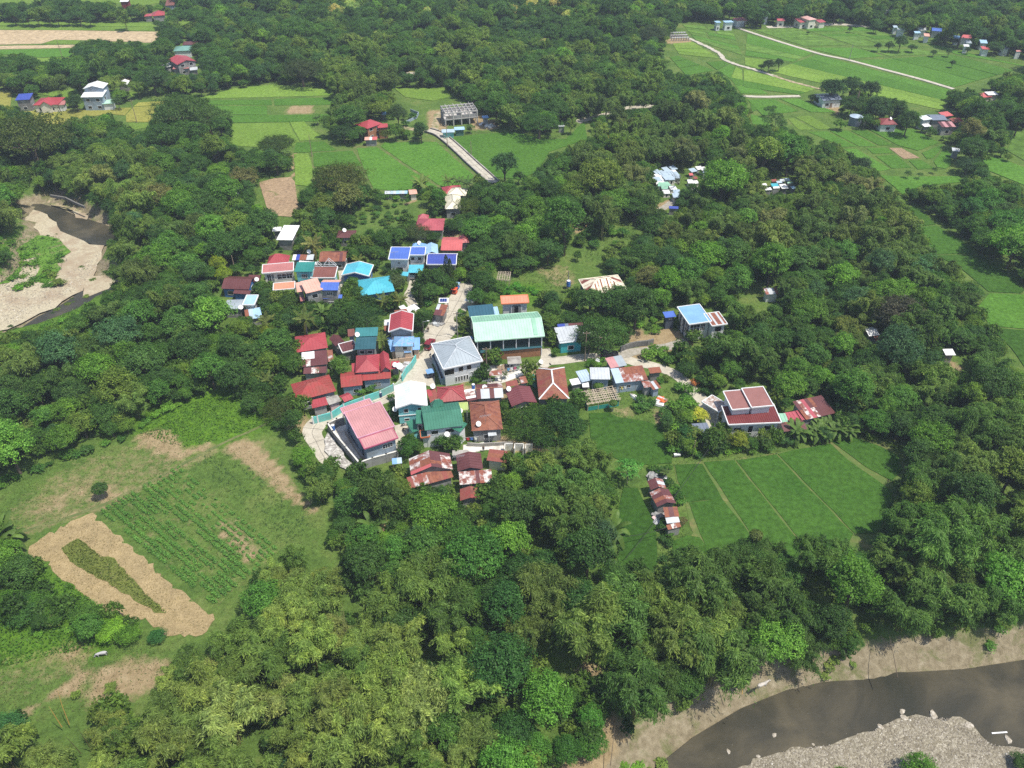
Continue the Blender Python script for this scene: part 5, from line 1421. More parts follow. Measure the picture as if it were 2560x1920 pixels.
for s_,z0,z1,wd in ((.0,0,5.3,.35),(.32,0,5.4,.3),(.62,0,5.5,.3)):
	MB().box(-wd,-.10,z0,wd,.02,z1).build('pier',W_SLATE,H57,g57['w3'](.42,g57['L']*(.12+s_),0),g57['rz']-math.pi/2)
for s_ in (.22,.45):
	window(H57,g57['w3'](.42,g57['L']*s_+.3,3.3),g57['rz']-math.pi/2,1.0,2.4,2)
house('wide hipped roof with cream and dark brown stripes in the woods','C10',(300,425),(738,372),(208,262),h=4.2,rise=2.0,kind='hip',sheets=[CREAM],sheetcolors=lambda u,v,f,r: (CREAMRUST,DARKBROWN,CREAM)[int(u*60+f) % 3] if f else (CREAM,RUST1,CREAM,CREAMRUST)[int(u*24) % 4],wall=W_SLATE,win=None,colw=.45,rowl=9,ridge=CREAM,trim=CREAM,lm='the cream striped roof')
house('tiny grey and white hut in a grassy clearing among the trees','F7',(178,905),(282,900),(150,855),h=2.8,rise=.4,kind='shed',sheets=[SILVER,RUST3,RUST1],wall=W_WHITE,win=None,cat='hut',name='hut',lm='the hut in the grassy clearing')
H60,_=house('silver tin roof with a narrow tail under the dark leafless tree','F7',(985,1235),(1070,1225),(932,1172),h=3.0,rise=.6,kind='gable_x',roof=WHITER,wall=W_GREY,win=None,lm='the silver roof in the woods')
block(H60,'F7',(1052,1272),(1110,1270),(1012,1230),h=2.6,rise=.2,kind='shed',sheets=[RUST1,SILVER],wall=W_GREY,win=None)
house('small half rusty half white tin roof in the eastern woods','F7',(1600,1385),(1680,1384),(1562,1335),h=2.8,rise=.4,kind='shed',sheets=[RUST1,WHITER],wall=W_GREY,win=None,colw=9,rowl=2.0,cat='shed',name='shed',lm='the half rusty shed')
# ---------------- the field shacks (C12)
H62,_=house('northern field shack with a maroon and silver gable','C12',(347,347),(455,335),(330,283),h=2.7,rise=.7,kind='gable_y',sheets=[MAROON],sheetcolors=lambda u,v,f,r: MAROON if f==0 else r.choice([SILVER,RUST3]),wall=W_GREY,win=None,lm='the field shacks',cat='shack',name='shack')
house('longest field shack with a plain maroon gable','C12',(388,465),(520,440),(350,362),h=2.8,rise=.8,kind='gable_y',sheets=[MAROON,MAROON,MAROON,RUST1,RUST3],wall=W_GREY,win=None,cat='shack',name='shack')
house('middle field shack with a rust brown shed roof','C12',(446,535),(545,530),(440,465),h=2.8,rise=.5,kind='shed',sheets=[RUST1,MAROON],wall=W_GREY,win=None,cat='shack',name='shack')
house('silver tin lean-to in the row of field shacks','C12',(462,578),(552,568),(452,538),h=2.5,rise=.3,kind='shed',sheets=[SILVER,WHITER],wall=W_GREY,win=None,cat='shack',name='shack')
house('southern field shack patched with rust and white','C12',(468,622),(560,600),(460,588),h=2.4,rise=.3,kind='shed',sheets=[RUST3,RUST1,RUST4],wall=W_GREY,win=None,cat='shack',name='shack')
# ---------------- far away houses (F1 .. F4)
FAR=dict(ribs=0,grille=0)
H63,_=house('grey house with a bright blue shed roof in the yellow fields','F1',(130,792),(245,785),(136,742),h=5.2,rise=.6,kind='shed',roof=ROYAL,wall=W_GREY,lm='the far blue roofed house',**FAR)
H63b,_=house('wide red roofed house with a small front gable in the yellow fields','F1',(258,832),(455,826),(250,775),h=3.4,rise=1.6,kind='hip',roof=RED,wall=W_CREAM,lm='the far wide red roof',**FAR)
block(H63b,'F1',(320,838),(420,834),(330,800),h=3.3,rise=1.8,kind='gable_y',roof=RED,wall=W_CREAM,win=None,ribs=0)
block(H63b,'F1',(462,830),(520,825),(455,798),h=3.0,rise=.2,kind='shed',roof=DUSTY,wall=W_WHITE,win=None,ribs=0)
H64,_=house('tall grey blue three storey house with white tiled roofs in the fields','F1',(655,768),(828,765),(655,712),h=6.0,rise=.9,kind='shed',roof=WHITER,wall=W_BLUEG,lm='the far white tiled house',**FAR)
block(H64,'F1',(670,702),(832,698),(680,662),h=8.2,rise=1.2,kind='gable_y',roof=WHITER,wall=W_BLUEG,ribs=0,win=None)
block(H64,'F1',(808,822),(900,815),(812,790),h=3.0,rise=.3,kind='shed',roof=MINT,wall=W_WHITE,ribs=0,win=None)
house('small white gabled outbuilding beyond the tall grey blue house','F1',(945,672),(1020,668),(938,642),h=3.2,rise=.9,kind='gable_y',roof=WHITER,wall=W_GREY,win=None,**FAR)
H66,_=house('red gabled house with a pinkish lower roof against the wooded slope','F1',(1400,512),(1550,482),(1395,455),h=5.5,rise=1.3,kind='gable_y',roof=RED,wall=W_GREY,lm='the far red gabled house',**FAR)
block(H66,'F1',(1370,545),(1497,540),(1368,514),h=3.2,rise=.4,kind='shed',roof=DUSTY,wall=W_GREY,ribs=0,win=None)
block(H66,'F1',(1318,532),(1390,508),(1312,502),h=3.2,rise=.4,kind='shed',roof=WHITER,wall=W_GREY,ribs=0,win=None)
block(H66,'F1',(1500,556),(1562,550),(1498,532),h=2.8,rise=.2,kind='shed',roof=SILVER,wall=W_GREY,ribs=0,win=None)
house('far house with a grey green hipped roof by the tan clearing','F1',(1378,405),(1520,398),(1375,368),h=3.4,rise=1.3,kind='hip',roof=roofmat('roof_sage',(.16,.32,.27),.1),wall=W_WHITE,lm='the far sage green roof',win=None,**FAR)
house('far maroon roof behind the sage green hipped roof','F1',(1445,355),(1562,352),(1445,328),h=3.2,rise=.6,kind='shed',roof=MAROON,wall=W_WHITE,win=None,**FAR)
house('far red hipped roof among the hedgerow trees','F1',(1200,128),(1300,120),(1205,98),h=3.4,rise=1.6,kind='hip',roof=RED,wall=W_GREY,lm='the far red hipped roof',win=None,**FAR)
house('small red annex left of the far red hipped roof','F1',(1140,130),(1200,126),(1140,110),h=3.0,rise=.4,kind='shed',roof=ROSE,wall=W_GREY,win=None,**FAR)
house('tall dark red barn like building at the upper edge','F1',(955,14),(1022,12),(950,-12),h=5.0,rise=.6,kind='shed',roof=WHITER,wall=mat('wall_dark_red',(.20,.03,.04)),win=None,**FAR)
house('orange brown roof with a blue wall at the upper edge','F1',(1320,44),(1392,40),(1300,0),h=4.0,rise=.6,kind='shed',roof=BROWN,wall=W_BLUEG,win=None,**FAR)
H69,_=house('orange brown farmhouse with a red hipped roof beside the bright fields','F2',(880,1018),(1000,975),(865,955),h=5.4,rise=1.6,kind='hip',roof=RED,wall=W_BRICK,lm='the red farmhouse',ribs=0)
block(H69,'F2',(960,1012),(1042,1005),(955,980),h=4.6,rise=.8,kind='gable_x',roof=RED,wall=W_BRICK,win=None,ribs=0)
block(H69,'F2',(905,1038),(992,1028),(890,1014),h=3.2,rise=.2,kind='shed',roof=WHITER,wall=W_BRICK,win=None,ribs=0)
block(H69,'F2',(850,1108),(950,1105),(865,1082),h=2.6,rise=.2,kind='shed',sheets=[WHITER,SALMON,PEACH],wall=W_GREY,win=None)
house('low grey blue site shed in front of the concrete shell house','F2',(1468,1048),(1570,1044),(1465,1022),h=2.6,rise=.3,kind='shed',roof=SILVERB,wall=W_TEALW,win=None,cat='shed',name='shed',**FAR)
house('pale blue site shed with green walls by the shell house','F2',(1572,1028),(1652,1024),(1562,1004),h=2.6,rise=.3,kind='shed',roof=PALEBLUE,wall=mat('wall_moss',(.07,.16,.12)),win=None,cat='shed',name='shed',**FAR)
house('tiny blue roofed hut beside the rubble of the shell house','F2',(1790,935),(1838,930),(1785,915),h=3.2,rise=.3,kind='shed',roof=LBLUE,wall=W_GREY,win=None,cat='hut',name='hut',**FAR)
house('pale blue hut roof inside the fenced compound','F2',(980,905),(1025,902),(985,885),h=2.5,rise=.5,kind='gable_x',roof=LBLUE,wall=W_GREY,win=None,cat='hut',name='hut',**FAR)
house('small tin field shed under the rain tree by the bright field','F3',(492,1000),(540,998),(495,988),h=2.6,rise=.2,kind='shed',roof=SILVER,wall=W_GREY,win=None,cat='shed',name='shed',**FAR)
house('small white cube house at the left end of the far road','F3',(1732,180),(1770,178),(1732,165),h=4.5,rise=.2,kind='flat',roof=PALEBLUE,wall=W_WHITE,**FAR)
house('small white twin house behind the far road saplings','F3',(1800,178),(1870,175),(1800,163),h=4.5,rise=.2,kind='flat',roof=PALEBLUE,wall=W_WHITE,**FAR)
house('far salmon roof behind the upper right road','F3',(1888,165),(1972,160),(1880,143),h=3.5,rise=1,kind='hip',roof=SALMON,wall=W_WHITE,lm='the far salmon roof',win=None,**FAR)
house('far grey box building in the trees above the road','F3',(2118,108),(2152,106),(2118,97),h=6,rise=.2,kind='flat',roof=GREYR,wall=W_BLUEG,win=None,**FAR)
house('far small red roofed house left of the salmon complex','F4',(258,165),(320,165),(258,152),h=3.5,rise=.8,kind='gable_x',roof=ROSE,wall=W_CREAM,**FAR)
H71,_=house('far complex of salmon and pink roofs beside the valley road','F4',(445,178),(512,172),(440,142),h=3.5,rise=.6,kind='shed',roof=ROSE,wall=W_CREAM,lm='the far pink complex',**FAR)
block(H71,'F4',(515,160),(578,152),(480,128),h=5.0,rise=.9,kind='hip',roof=PINKPALE,wall=W_CREAM,ribs=0)
block(H71,'F4',(580,180),(632,175),(580,155),h=3.4,rise=.5,kind='shed',roof=ROSE,wall=W_CREAM,ribs=0,win=None)
FV=[((1205,240),(1268,245),(1210,222),MINTW,'gable_x','far pale green roof in the valley edge hamlet'),
	((1368,238),(1432,240),(1375,216),WHITER,'gable_x','far white roof in the middle of the hamlet'),
	((1345,262),(1392,262),(1348,246),PALEBLUE,'shed','far pale blue roof below the white hamlet roof'),
	((1478,242),(1560,248),(1482,222),BLUE,'gable_x','far bright blue roof at the foot of the wood'),
	((1420,285),(1465,288),(1425,262),PEACH,'shed','far unfinished tan roof in the hamlet'),
	((1655,300),(1712,305),(1655,280),LBLUE,'shed','far light blue roof beside the salmon hamlet roof'),
	((1702,298),(1785,302),(1712,275),SALMON,'gable_x','far salmon roof in the eastern hamlet'),
	((1748,340),(1795,342),(1752,320),GREYR,'shed','far grey roof below the salmon hamlet roof'),
	((1732,366),(1775,368),(1738,350),WHITER,'shed','far small white roof below the grey hamlet roof'),
	((1852,340),(1908,342),(1858,315),PALEBLUE,'gable_x','far pale blue roof at the eastern hamlet'),
	((1872,388),(1932,390),(1880,365),SALMON,'shed','far reddish shed roof under the eastern pale blue roof'),
	((2032,388),(2082,386),(2035,360),SLATE,'shed','far slate box house at the right end of the hamlet'),
	((1178,218),(1212,218),(1180,200),SILVERB,'shed','far tiny blue grey roof at the left hamlet end'),
	((1105,82),(1150,86),(1108,68),WHITER,'shed','far lone white roof high in the wood'),
	((2150,408),(2190,408),(2150,396),DUSTY,'shed','far dusty pink roof at the right edge')]
for A_,B_,D_,mt_,k_,lb_ in FV:
	house(lb_,'F4',A_,B_,D_,h=3.6,rise=.9 if k_ !='shed' else .5,kind=k_,roof=mt_,wall=W_WHITE,win=None,**FAR)
landmark('the far valley hamlet',P('F4',1500,260))
landmark('the far eastern hamlet',P('F4',1800,330))
H73,_=house('white bungalow with a slate grey roof inside a fenced yard','F4',(615,797),(768,788),(560,742),h=3.4,rise=1.0,kind='gable_x',roof=SLATE,wall=W_WHITE,lm='the slate roofed bungalow',ribs=0,door=True)
H74,_=house('farmhouse with a broad maroon hipped roof and white walls by the paddies','F4',(1078,985),(1212,985),(1035,935),h=3.2,rise=1.4,kind='hip',roof=roofmat('roof_wine2',(.24,.06,.06),.15),wall=W_WHITE,lm='the maroon farmhouse',ribs=0)
H75,_=house('farm complex with bright red, grey and white roofs among trees','F4',(1580,922),(1655,912),(1535,888),h=4.0,rise=.5,kind='shed',roof=SALMON,wall=W_GREY,lm='the red and grey farm complex',ribs=0)
block(H75,'F4',(1480,950),(1600,948),(1440,905),h=4.0,rise=.7,kind='gable_x',roof=SLATE,wall=W_GREY,ribs=0,win=None)
block(H75,'F4',(1420,950),(1490,940),(1418,912),h=4.3,rise=.3,kind='shed',roof=MINTW,wall=W_WHITE,ribs=0)
block(H75,'F4',(1562,1005),(1672,1002),(1532,962),h=3.6,rise=.7,kind='shed',order=[MAROON,PINK,PINKPALE,MAROON,PINK,PINKPALE],sheets=[PINK],wall=W_GREY,colw=1.5,rowl=9)
block(H75,'F4',(1655,970),(1735,962),(1625,935),h=3.6,rise=.5,kind='shed',sheets=[RUST5,RED,SILVER,RUST1],wall=W_GREY,colw=1.5,win=None)
block(H75,'F4',(1418,1002),(1472,998),(1412,980),h=3.0,rise=.3,kind='shed',roof=WHITER,wall=W_GREY,ribs=0,win=None)
house('small grey tin shed standing alone beside the leaf shaped paddy','F4',(1642,1192),(1704,1198),(1646,1165),h=3.0,rise=.4,kind='shed',roof=SILVER,wall=W_GREY,win=None,cat='shed',name='shed',**FAR)
H77,_=house('salmon and white roofed farmhouse behind the far right trees','F4',(1880,772),(1950,765),(1858,735),h=3.5,rise=.6,kind='shed',roof=SALMON,wall=W_CREAM,ribs=0,win=None)
block(H77,'F4',(1930,752),(2012,748),(1902,725),h=4.2,rise=.4,kind='shed',roof=WHITER,wall=W_CREAM,ribs=0,win=None)
house('lone white shed roof peeking out above the tilled plot','F1',(1790,1508),(1885,1500),(1788,1482),h=3.4,rise=.3,kind='shed',roof=WHITER,wall=W_WHITE,win=None,cat='shed',name='shed',**FAR)
# ================================================================ WALLS, POLES, YARD THINGS
def wall_run(name,label,fr,pts,hgt,thick_,material,cap=None,posts=0,cat="wall",post_mat=None,zpix=0.0,panel=0,group=None):
	g=[P(fr,x,y,zpix)[:2] for x,y in pts]
	t=thing(name,label,cat,(g[0][0],g[0][1],0),0,group)
	mb,cp=MB(),MB()
	for i in range(len(g)-1):
		a,b=g[i]-g[0],g[i+1]-g[0]
		L=np.linalg.norm(b-a)
		if panel:
			n=max(1,int(L/panel))
			for k in range(n):
				u0,u1=a+(b-a)*(k/n),a+(b-a)*((k+1)/n-.02)
				m2=MB().bar((u0[0],u0[1],hgt/2),(u1[0],u1[1],hgt/2),thick_,hgt)
				m2.build('wall_panel',material,t)
		else:
			mb.bar((a[0],a[1],hgt/2-.1),(b[0],b[1],hgt/2-.1),thick_,hgt+.2)
		if cap:
			cp.bar((a[0],a[1],hgt+.05),(b[0],b[1],hgt+.05),thick_+.12,.12)
		if posts:
			n=max(1,int(L/posts))
			for k in range(n+1):
				u=a+(b-a)*(k/n)
				m2=MB().box(-.16,-.16,0,.16,.16,hgt+.25)
				m2.build('pier',post_mat or material,t,(u[0],u[1],0),math.atan2(b[1]-a[1],b[0]-a[0]))
	if mb.V:
		mb.build('wall_body',material,t)
	if cap:
		cp.build('coping',cap,t)
	return t
wall_run('perimeter_wall','turquoise painted block wall with white posts following the village road','S',[px('C3',575,1660),px('C3',640,1640),px('C3',830,1590),px('C3',1000,1475),px('C3',1280,1370),px('C3',1500,1290),px('C3',1690,1200)],2.0,.22,W_TEALW,posts=4.5,post_mat=W_WHITE,panel=4.4)
wall_run('perimeter_wall','upper stretch of turquoise wall rising beside the road to the orange fence','C3',[(1800,1075),(1860,970),(1930,900),(1995,790)],2.0,.22,W_TEALW,panel=2.6)
wall_run('perimeter_wall','pale green gate wall between the two turquoise wall stretches','C3',[(1690,1195),(1790,1110)],1.6,.2,mat('wall_pale_green',(.42,.52,.40),.1,.8,.9))
wall_run('perimeter_wall','low orange panel fence in front of the faded blue house','C3',[(1640,830),(1760,812),(1960,790)],1.3,.15,W_PEACH,posts=3,panel=2.8)
wall_run('perimeter_wall','grey block wall with pale coping around the pink roofed house','C6',[(560,560),(470,590),(350,650),(420,760),(780,1195),(960,1130),(1150,1080),(1300,1035)],2.3,.22,W_GREY,cap=CONCW,posts=5)
wall_run('terrace_wall','grey raised platform edge beside the pink roofed house','C6',[(575,690),(690,870),(820,1060),(880,1080)],1.2,.35,CONC,cap=CONC)
wall_run('perimeter_wall','grey blue wall around the yard of the grey hipped house','S',[px('C4',1180,1440),px('C4',1110,1500),px('C4',1180,1640),px('C7',240,340),px('C7',440,320),px('C7',640,280)],1.8,.18,W_BLUEG,panel=2.5)
wall_run('perimeter_wall','low grey garden wall below the rust striped house','C7',[(600,1190),(790,1200),(1080,1180),(1230,1180)],1.0,.25,CONC)
wall_run('perimeter_wall','dark retaining wall at the foot of the bare sandy slope','C10',[(665,1060),(760,1020),(850,1000),(960,990),(1030,970)],1.6,.4,mat('dark_masonry',(.16,.155,.145)),panel=2.4)
wall_run('perimeter_wall','low block wall along the bushy garden in front of the faded blue house','C4',[(540,1470),(700,1450),(860,1400),(960,1310)],.8,.25,CONC)
wall_run('perimeter_wall','low mossy block wall at the foot of the orange flower bed','C8',[(1640,900),(1760,870),(1900,850)],.9,.3,W_GREY)
wall_run('river_wall','dark stone bank wall above the pool at the left river bend','F5',[(400,130),(520,150),(600,190),(670,220)],.7,.5,mat('dark_masonry',(.16,.155,.145)))
wall_run('perimeter_wall','long low fence wall around the fenced compound','F2',[(1190,975),(1270,935),(1285,905),(1220,880)],1.1,.2,W_BLUEG)
RB_=gp('C6',[(330,700),(300,780),(285,860),(300,940),(340,1010),(400,1080),(470,1150),(560,1180),(640,1230),(740,1250),(700,1180),(600,1050),(480,880),(400,760),(350,690)])
sheet('rubble_apron',RB_,.5,RUBBLE,.7,'white stone paved apron curving outside the grey wall',.25,1.0,seed=40)
for i_,(pts_,lb_) in enumerate((([(1110,1330),(1120,1250),(1230,1250)],'left roofless white wall of the ruin row'),([(1250,1320),(1255,1250),(1380,1255),(1370,1320)],'middle white wall of the ruin row with a window hole'),
	([(1400,1320),(1405,1260),(1500,1260)],'right white wall of the ruin row under the tree shade'))):
	wall_run('ruined_wall',lb_,'C7',pts_,2.1,.22,CONCW,group='ruined white walls')
clear('C7',[(1100,1230),(1510,1230),(1500,1400),(1100,1400)])
def bamboo_frame(name,label,fr,A,B,D,hgt,n1,n2,net=None):
	a,b,d=P(fr,*A,hgt),P(fr,*B,hgt),P(fr,*D,hgt)
	t=thing(name,label,'trellis',(a[0],a[1],0))
	ex,ey=b-a,d-a
	r=random.Random(4)
	for i in range(n1):
		u=i/(n1-1)
		p=ex*(u+r.uniform(-.02,.02))-ey*.04
		q=ex*(u+r.uniform(-.05,.05))+ey*1.05
		MB().bar((p[0],p[1],hgt+r.uniform(-.1,.15)),(q[0],q[1],hgt+r.uniform(-.1,.15)),.09).build('bamboo_pole',BAMBOO,t)
	for i in range(n2):
		u=i/(n2-1)
		p=ey*(u+r.uniform(-.02,.02))-ex*.04
		q=ey*(u+r.uniform(-.06,.06))+ex*1.05
		MB().bar((p[0],p[1],hgt+.1+r.uniform(-.1,.1)),(q[0],q[1],hgt+.1+r.uniform(-.1,.1)),.09).build('bamboo_pole',BAMBOO,t)
	for i in range(4):
		for j in range(3):
			p=ex*i/3+ey*j/2
			MB().box(-.06,-.06,0,.06,.06,hgt).build('post',BAMBOO,t,(p[0],p[1],0))
	if net:
		for p,q in ((np.zeros(3),ex),(np.zeros(3),ey),(ex,ex+ey)):
			MB().bar((p[0],p[1],.6),(q[0],q[1],.6),.03,1.2).build('net_side',net,t)
	c=proj((a+ex/2+ey/2))
	clear_px([proj(x)[:2] for x in (a,b,b+ey,d)])
	return t
bamboo_frame('bamboo_trellis','crooked bamboo pole trellis with teal netting below the silver roofs','C8',(610,835),(1045,765),(535,660),2.0,17,12,mat('teal_net',(.03,.26,.22),.2,3,.9))
landmark('the bamboo trellis',P('C8',790,740))
bamboo_frame('bamboo_trellis','small bamboo hut frame standing in grass below the woods','C2',(2005,1490),(2170,1500),(2030,1380),2.8,6,7)
landmark('the bamboo hut frame',P('C2',2080,1480))
SH=thing('concrete_shell_house','unfinished two storey concrete frame house with open bays','house',tuple(P('F2',1500,1000)))
o_=P('F2',1500,1000)
ea=P('F2',1650,985)-o_
W_=np.linalg.norm(ea)
ea/=W_
eb=np.array([-ea[1],ea[0],0])
W_,L_=13.5,9.
CSH=mat('raw_concrete',(.46,.44,.42),.1,.8,.9)
def shp(s,t,z):
	p=ea*s+eb*t
	return (p[0],p[1],z)
for lvl,(z0,z1) in enumerate(((0,2.8),(2.8,5.5))):
	for i in range(5):
		for j in range(4):
			if lvl==1 and i==0 and j==0:
				continue
			p=shp(W_*i/4,L_*j/3,z0)
			MB().box(-.2,-.2,0,.2,.2,z1-z0).build('column',CSH,SH,p,math.atan2(ea[1],ea[0]))
	for j in range(4):
		MB().bar(shp(0,L_*j/3,z1-.15),shp(W_,L_*j/3,z1-.15),.3,.45).build('beam',CSH,SH)
	for i in range(5):
		MB().bar(shp(W_*i/4,0,z1-.16),shp(W_*i/4,L_,z1-.16),.28,.42).build('beam',CSH,SH)
MB().prism([shp(-.3,-.3,2.9),shp(W_+.3,-.3,2.9),shp(W_+.3,L_+.3,2.9),shp(-.3,L_+.3,2.9)],.15).build('floor_slab',CSH,SH)
for i,j0,j1,z in ((4,0,3,2.9),(0,1,3,2.9),(2,0,2,2.9)):
	MB().bar(shp(W_*i/4,L_*j0/3,z+.8),shp(W_*i/4,L_*j1/3,z+.8),.16,1.6).build('block_wall',W_GREY,SH)
for s in (0,3):
	MB().bar(shp(W_*.02,L_*s/3,3.6),shp(W_*.98,L_*s/3,3.6),.16,1.3).build('block_wall',W_GREY,SH)
MB().bar(shp(0,L_*1,1.4),shp(W_*.98,L_*1,1.4),.16,2.8).build('block_wall',W_GREY,SH)
for k in range(9):
	s=W_*k/8
	MB().bar(shp(s,0,5.7),shp(s,L_,6.2 if k % 2 else 5.8),.14).build('rafter',CSH,SH)
clear('F2',[(1490,1010),(1490,870),(1680,840),(1740,880),(1740,1000),(1650,1020)])
landmark('the concrete shell house',o_)
clear('F2',[(1700,900),(1900,960),(1900,1030),(1700,1050)])
FS=thing('concrete_shell_house','far half built white concrete house at the foot of the hill','house',tuple(P('F3',1385,325)))
o2=P('F3',1385,325)
e2=(P('F3',1520,322)-o2)
for i in range(8):
	for j in range(3):
		p=e2*i/7+np.array([0,5.0*j,0])
		MB().box(-.25,-.25,0,.25,.25,1.9).build('column',CONC,FS,(p[0],p[1],0))
for j in range(3):
	MB().bar((0,5.*j,1.8),(e2[0],e2[1]+5.*j,1.8),.35,.4).build('beam',FRAME,FS)
MB().bar((0,5,1),(e2[0]*.8,e2[1]+5,1),.2,2).build('block_wall',W_GREY,FS)
clear('F3',[(1375,280),(1530,280),(1530,335),(1375,335)])
landmark('the far half built house',o2)
# ---- graves and little tin roofs of the hillside cemetery
r_=random.Random(12)
TOMB=[]
for k in range(4):
	a_,b_,c_=[(1.6,2.6,1.3),(2.4,2.6,1.8),(1.3,2.4,.9),(2.4,3.0,2.3)][k]
	m1=MB().box(-a_/2,-b_/2,0,a_/2,b_/2,c_)
	m1.box(-a_/2-.15,-b_/2-.15,0,a_/2+.15,b_/2+.15,.25)
	m2=MB().prism([(-a_/2-.2,-b_/2-.2,c_+.1),(a_/2+.2,-b_/2-.2,c_+.1),(a_/2+.2,b_/2+.2,c_+.45),(-a_/2-.2,b_/2+.2,c_+.45)],.14)
	m3=MB().box(-.35,-b_/2-.04,.3,.35,-b_/2+.02,c_*.8)
	TOMB.append((me_of('tomb_body',m1.V,m1.F,CONCW),me_of('tomb_lid',m2.V,m2.F,WHITER),me_of('tomb_plaque',m3.V,m3.F,DARK)))
TLID={n: me_of('tomb_lid',[tuple(v.co) for v in TOMB[3][1].vertices],[tuple(p.vertices) for p in TOMB[3][1].polygons],m_) for n,m_ in (('g',MINTD),('s',SILVERB),('b',PALEBLUE))}
NT=[0]
NTH=['first','second','third','fourth','fifth','sixth','seventh','eighth','ninth','tenth','eleventh','twelfth','thirteenth','fourteenth','fifteenth','sixteenth','seventeenth','eighteenth','nineteenth','twentieth']+['twenty '+w_ for w_ in ('first','second','third','fourth','fifth','sixth','seventh','eighth','ninth')]+['thirtieth']
def tomb(fr,x,y,k,lid,label,rz):
	NT[0]+=1
	t=thing('tomb',label,'tomb',tuple(P(fr,x,y)),rz,'tombs of the hillside cemetery')
	t.scale=(.85,.85,.8)
	ob('tomb_body',TOMB[k][0],t)
	ob('tomb_lid',TLID[lid] if lid else TOMB[k][1],t)
	ob('tomb_plaque',TOMB[k][2],t)
	return t
for i in range(6):
	for j in range(7):
		x=108+j*24+i*6+r_.uniform(-5,5)
		y=205+i*13-j*7+r_.uniform(-3,3)
		if x>290 or y<150 or y>268:
			continue
		tomb('G',x,y,r_.choice([0,1,2]),r_.choice([None,None,None,'s']),f'low white tomb, {NTH[j]} along row {NTH[i]} of the packed cemetery',.35+r_.uniform(-.1,.1))
for x,y,l_,lb_ in ((238,248,'s','grey roofed tomb shelter at the right side of the packed white tombs'),(285,235,'s','slate coloured tomb shelter below the bare tree'),(145,275,'','broad white tomb below the packed rows'),(165,300,'g','green lidded tomb in the lower cemetery'),
	(205,297,'g','second green lidded tomb beside the first'),(190,320,'g','dark green tomb shelter above the white lid'),(205,350,'','white lidded tomb at the lower end of the cemetery'),(285,358,'s','grey box tomb beside the gravel path'),(280,388,'s','lowest grey box tomb at the path'),
	(258,318,'','tiny white tomb right of the green lids'),(400,268,'','white tomb right of the bare tree'),(430,270,'','second white tomb right of the bare tree'),(430,330,'','white tomb half covered by bushes'),(555,212,'','lone white tomb near the red patch'),(575,240,'s','grey tomb in the bushes behind the bamboo'),
	(600,245,'','white tomb partly covered by bushes'),(465,160,'','white tomb beside the grey shelter'),(700,68,'','solitary white tomb high among the trees')):
	tomb('G',x,y,3 if l_ else 1,l_,lb_,r_.uniform(-.3,.4))
	clear_px([px('G',x-8,y-14),px('G',x+8,y-14),px('G',x+8,y+3),px('G',x-8,y+3)])
clear('G',[(380,120),(540,110),(540,215),(390,225)])
clear('G',[(850,230),(960,240),(1040,215),(1200,205),(1245,300),(1050,312),(980,300)])
clear('G',[(80,200),(110,160),(220,120),(310,140),(330,260),(320,330),(150,330),(90,260)])
clear('G',[(90,190),(200,130),(290,160),(320,240),(240,300),(300,370),(290,400),(170,340),(110,270)])
clear('G',[(100,430),(230,380),(290,410),(250,460),(140,476)])
landmark('the packed white tombs',P('G',180,230))
for A_,B_,D_,mt_,lb_ in (((475,152),(515,145),(490,118),WHITER,'white roofed shelter at the top of the cemetery'),((395,165),(440,155),(400,130),SILVERB,'grey blue shelter behind the bare tree'),((500,168),(535,165),(500,155),ROYAL,'tiny blue tarpaulin roof at the cemetery top'),
	((390,188),(420,185),(390,168),SALMON,'small red roof behind the bare tree'),((425,215),(455,212),(425,195),RUST5,'rust red roof below the small red one'),((655,148),(690,145),(660,126),RUST2,'orange rusty roof hidden under the trees'),
	((865,262),(900,250),(860,232),RED,'narrow red roof at the left of the shaded row of huts'),((958,275),(1003,272),(965,250),WHITER,'white roof in the shaded row of huts'),((1045,238),(1085,232),(1045,218),RUST5,'red brown roof under the great rain tree'),
	((1045,275),(1100,272),(1040,250),CYAN,'sky blue tarpaulin in the shaded row of huts'),((1055,290),(1105,287),(1060,275),WHITER,'white sheet roof below the sky blue tarpaulin'),((1085,250),(1125,245),(1085,230),SILVERB,'grey roof behind the sky blue tarpaulin'),
	((1125,292),(1178,288),(1105,256),WHITER,'broad white roof at the right of the shaded row'),((1110,235),(1150,232),(1115,215),SILVER,'silver roof near the rain tree trunk'),((1155,232),(1190,230),(1155,208),SILVERB,'slanting grey roof near the right end of the row'),
	((1170,250),(1215,248),(1170,238),MINTD,'pale green roof at the right end of the row'),((1205,298),(1232,290),(1205,272),PALEBLUE,'pale blue sheet roof at the far right of the row'),((995,305),(1045,300),(990,284),WHITER,'low white roof in front of the row of huts'),
	((225,448),(300,452),(235,428),ROYAL,'blue tarpaulin shelter beside the gravel path')):
	house(lb_,'G',A_,B_,D_,h=2.4,rise=.4,kind='shed',roof=mt_,wall=W_GREY,win=None,ribs=0,cat='shelter',name='shelter',group='small roofs around the cemetery')
landmark('the shaded row of huts',P('G',1080,270))
sheet('path',gp('G',[(95,480),(150,440),(220,395),(270,380),(300,395),(230,440),(170,480)]),.05,mat('track_gravel',(.36,.33,.29)),.2,'pale gravel path into the cemetery',.3,2)
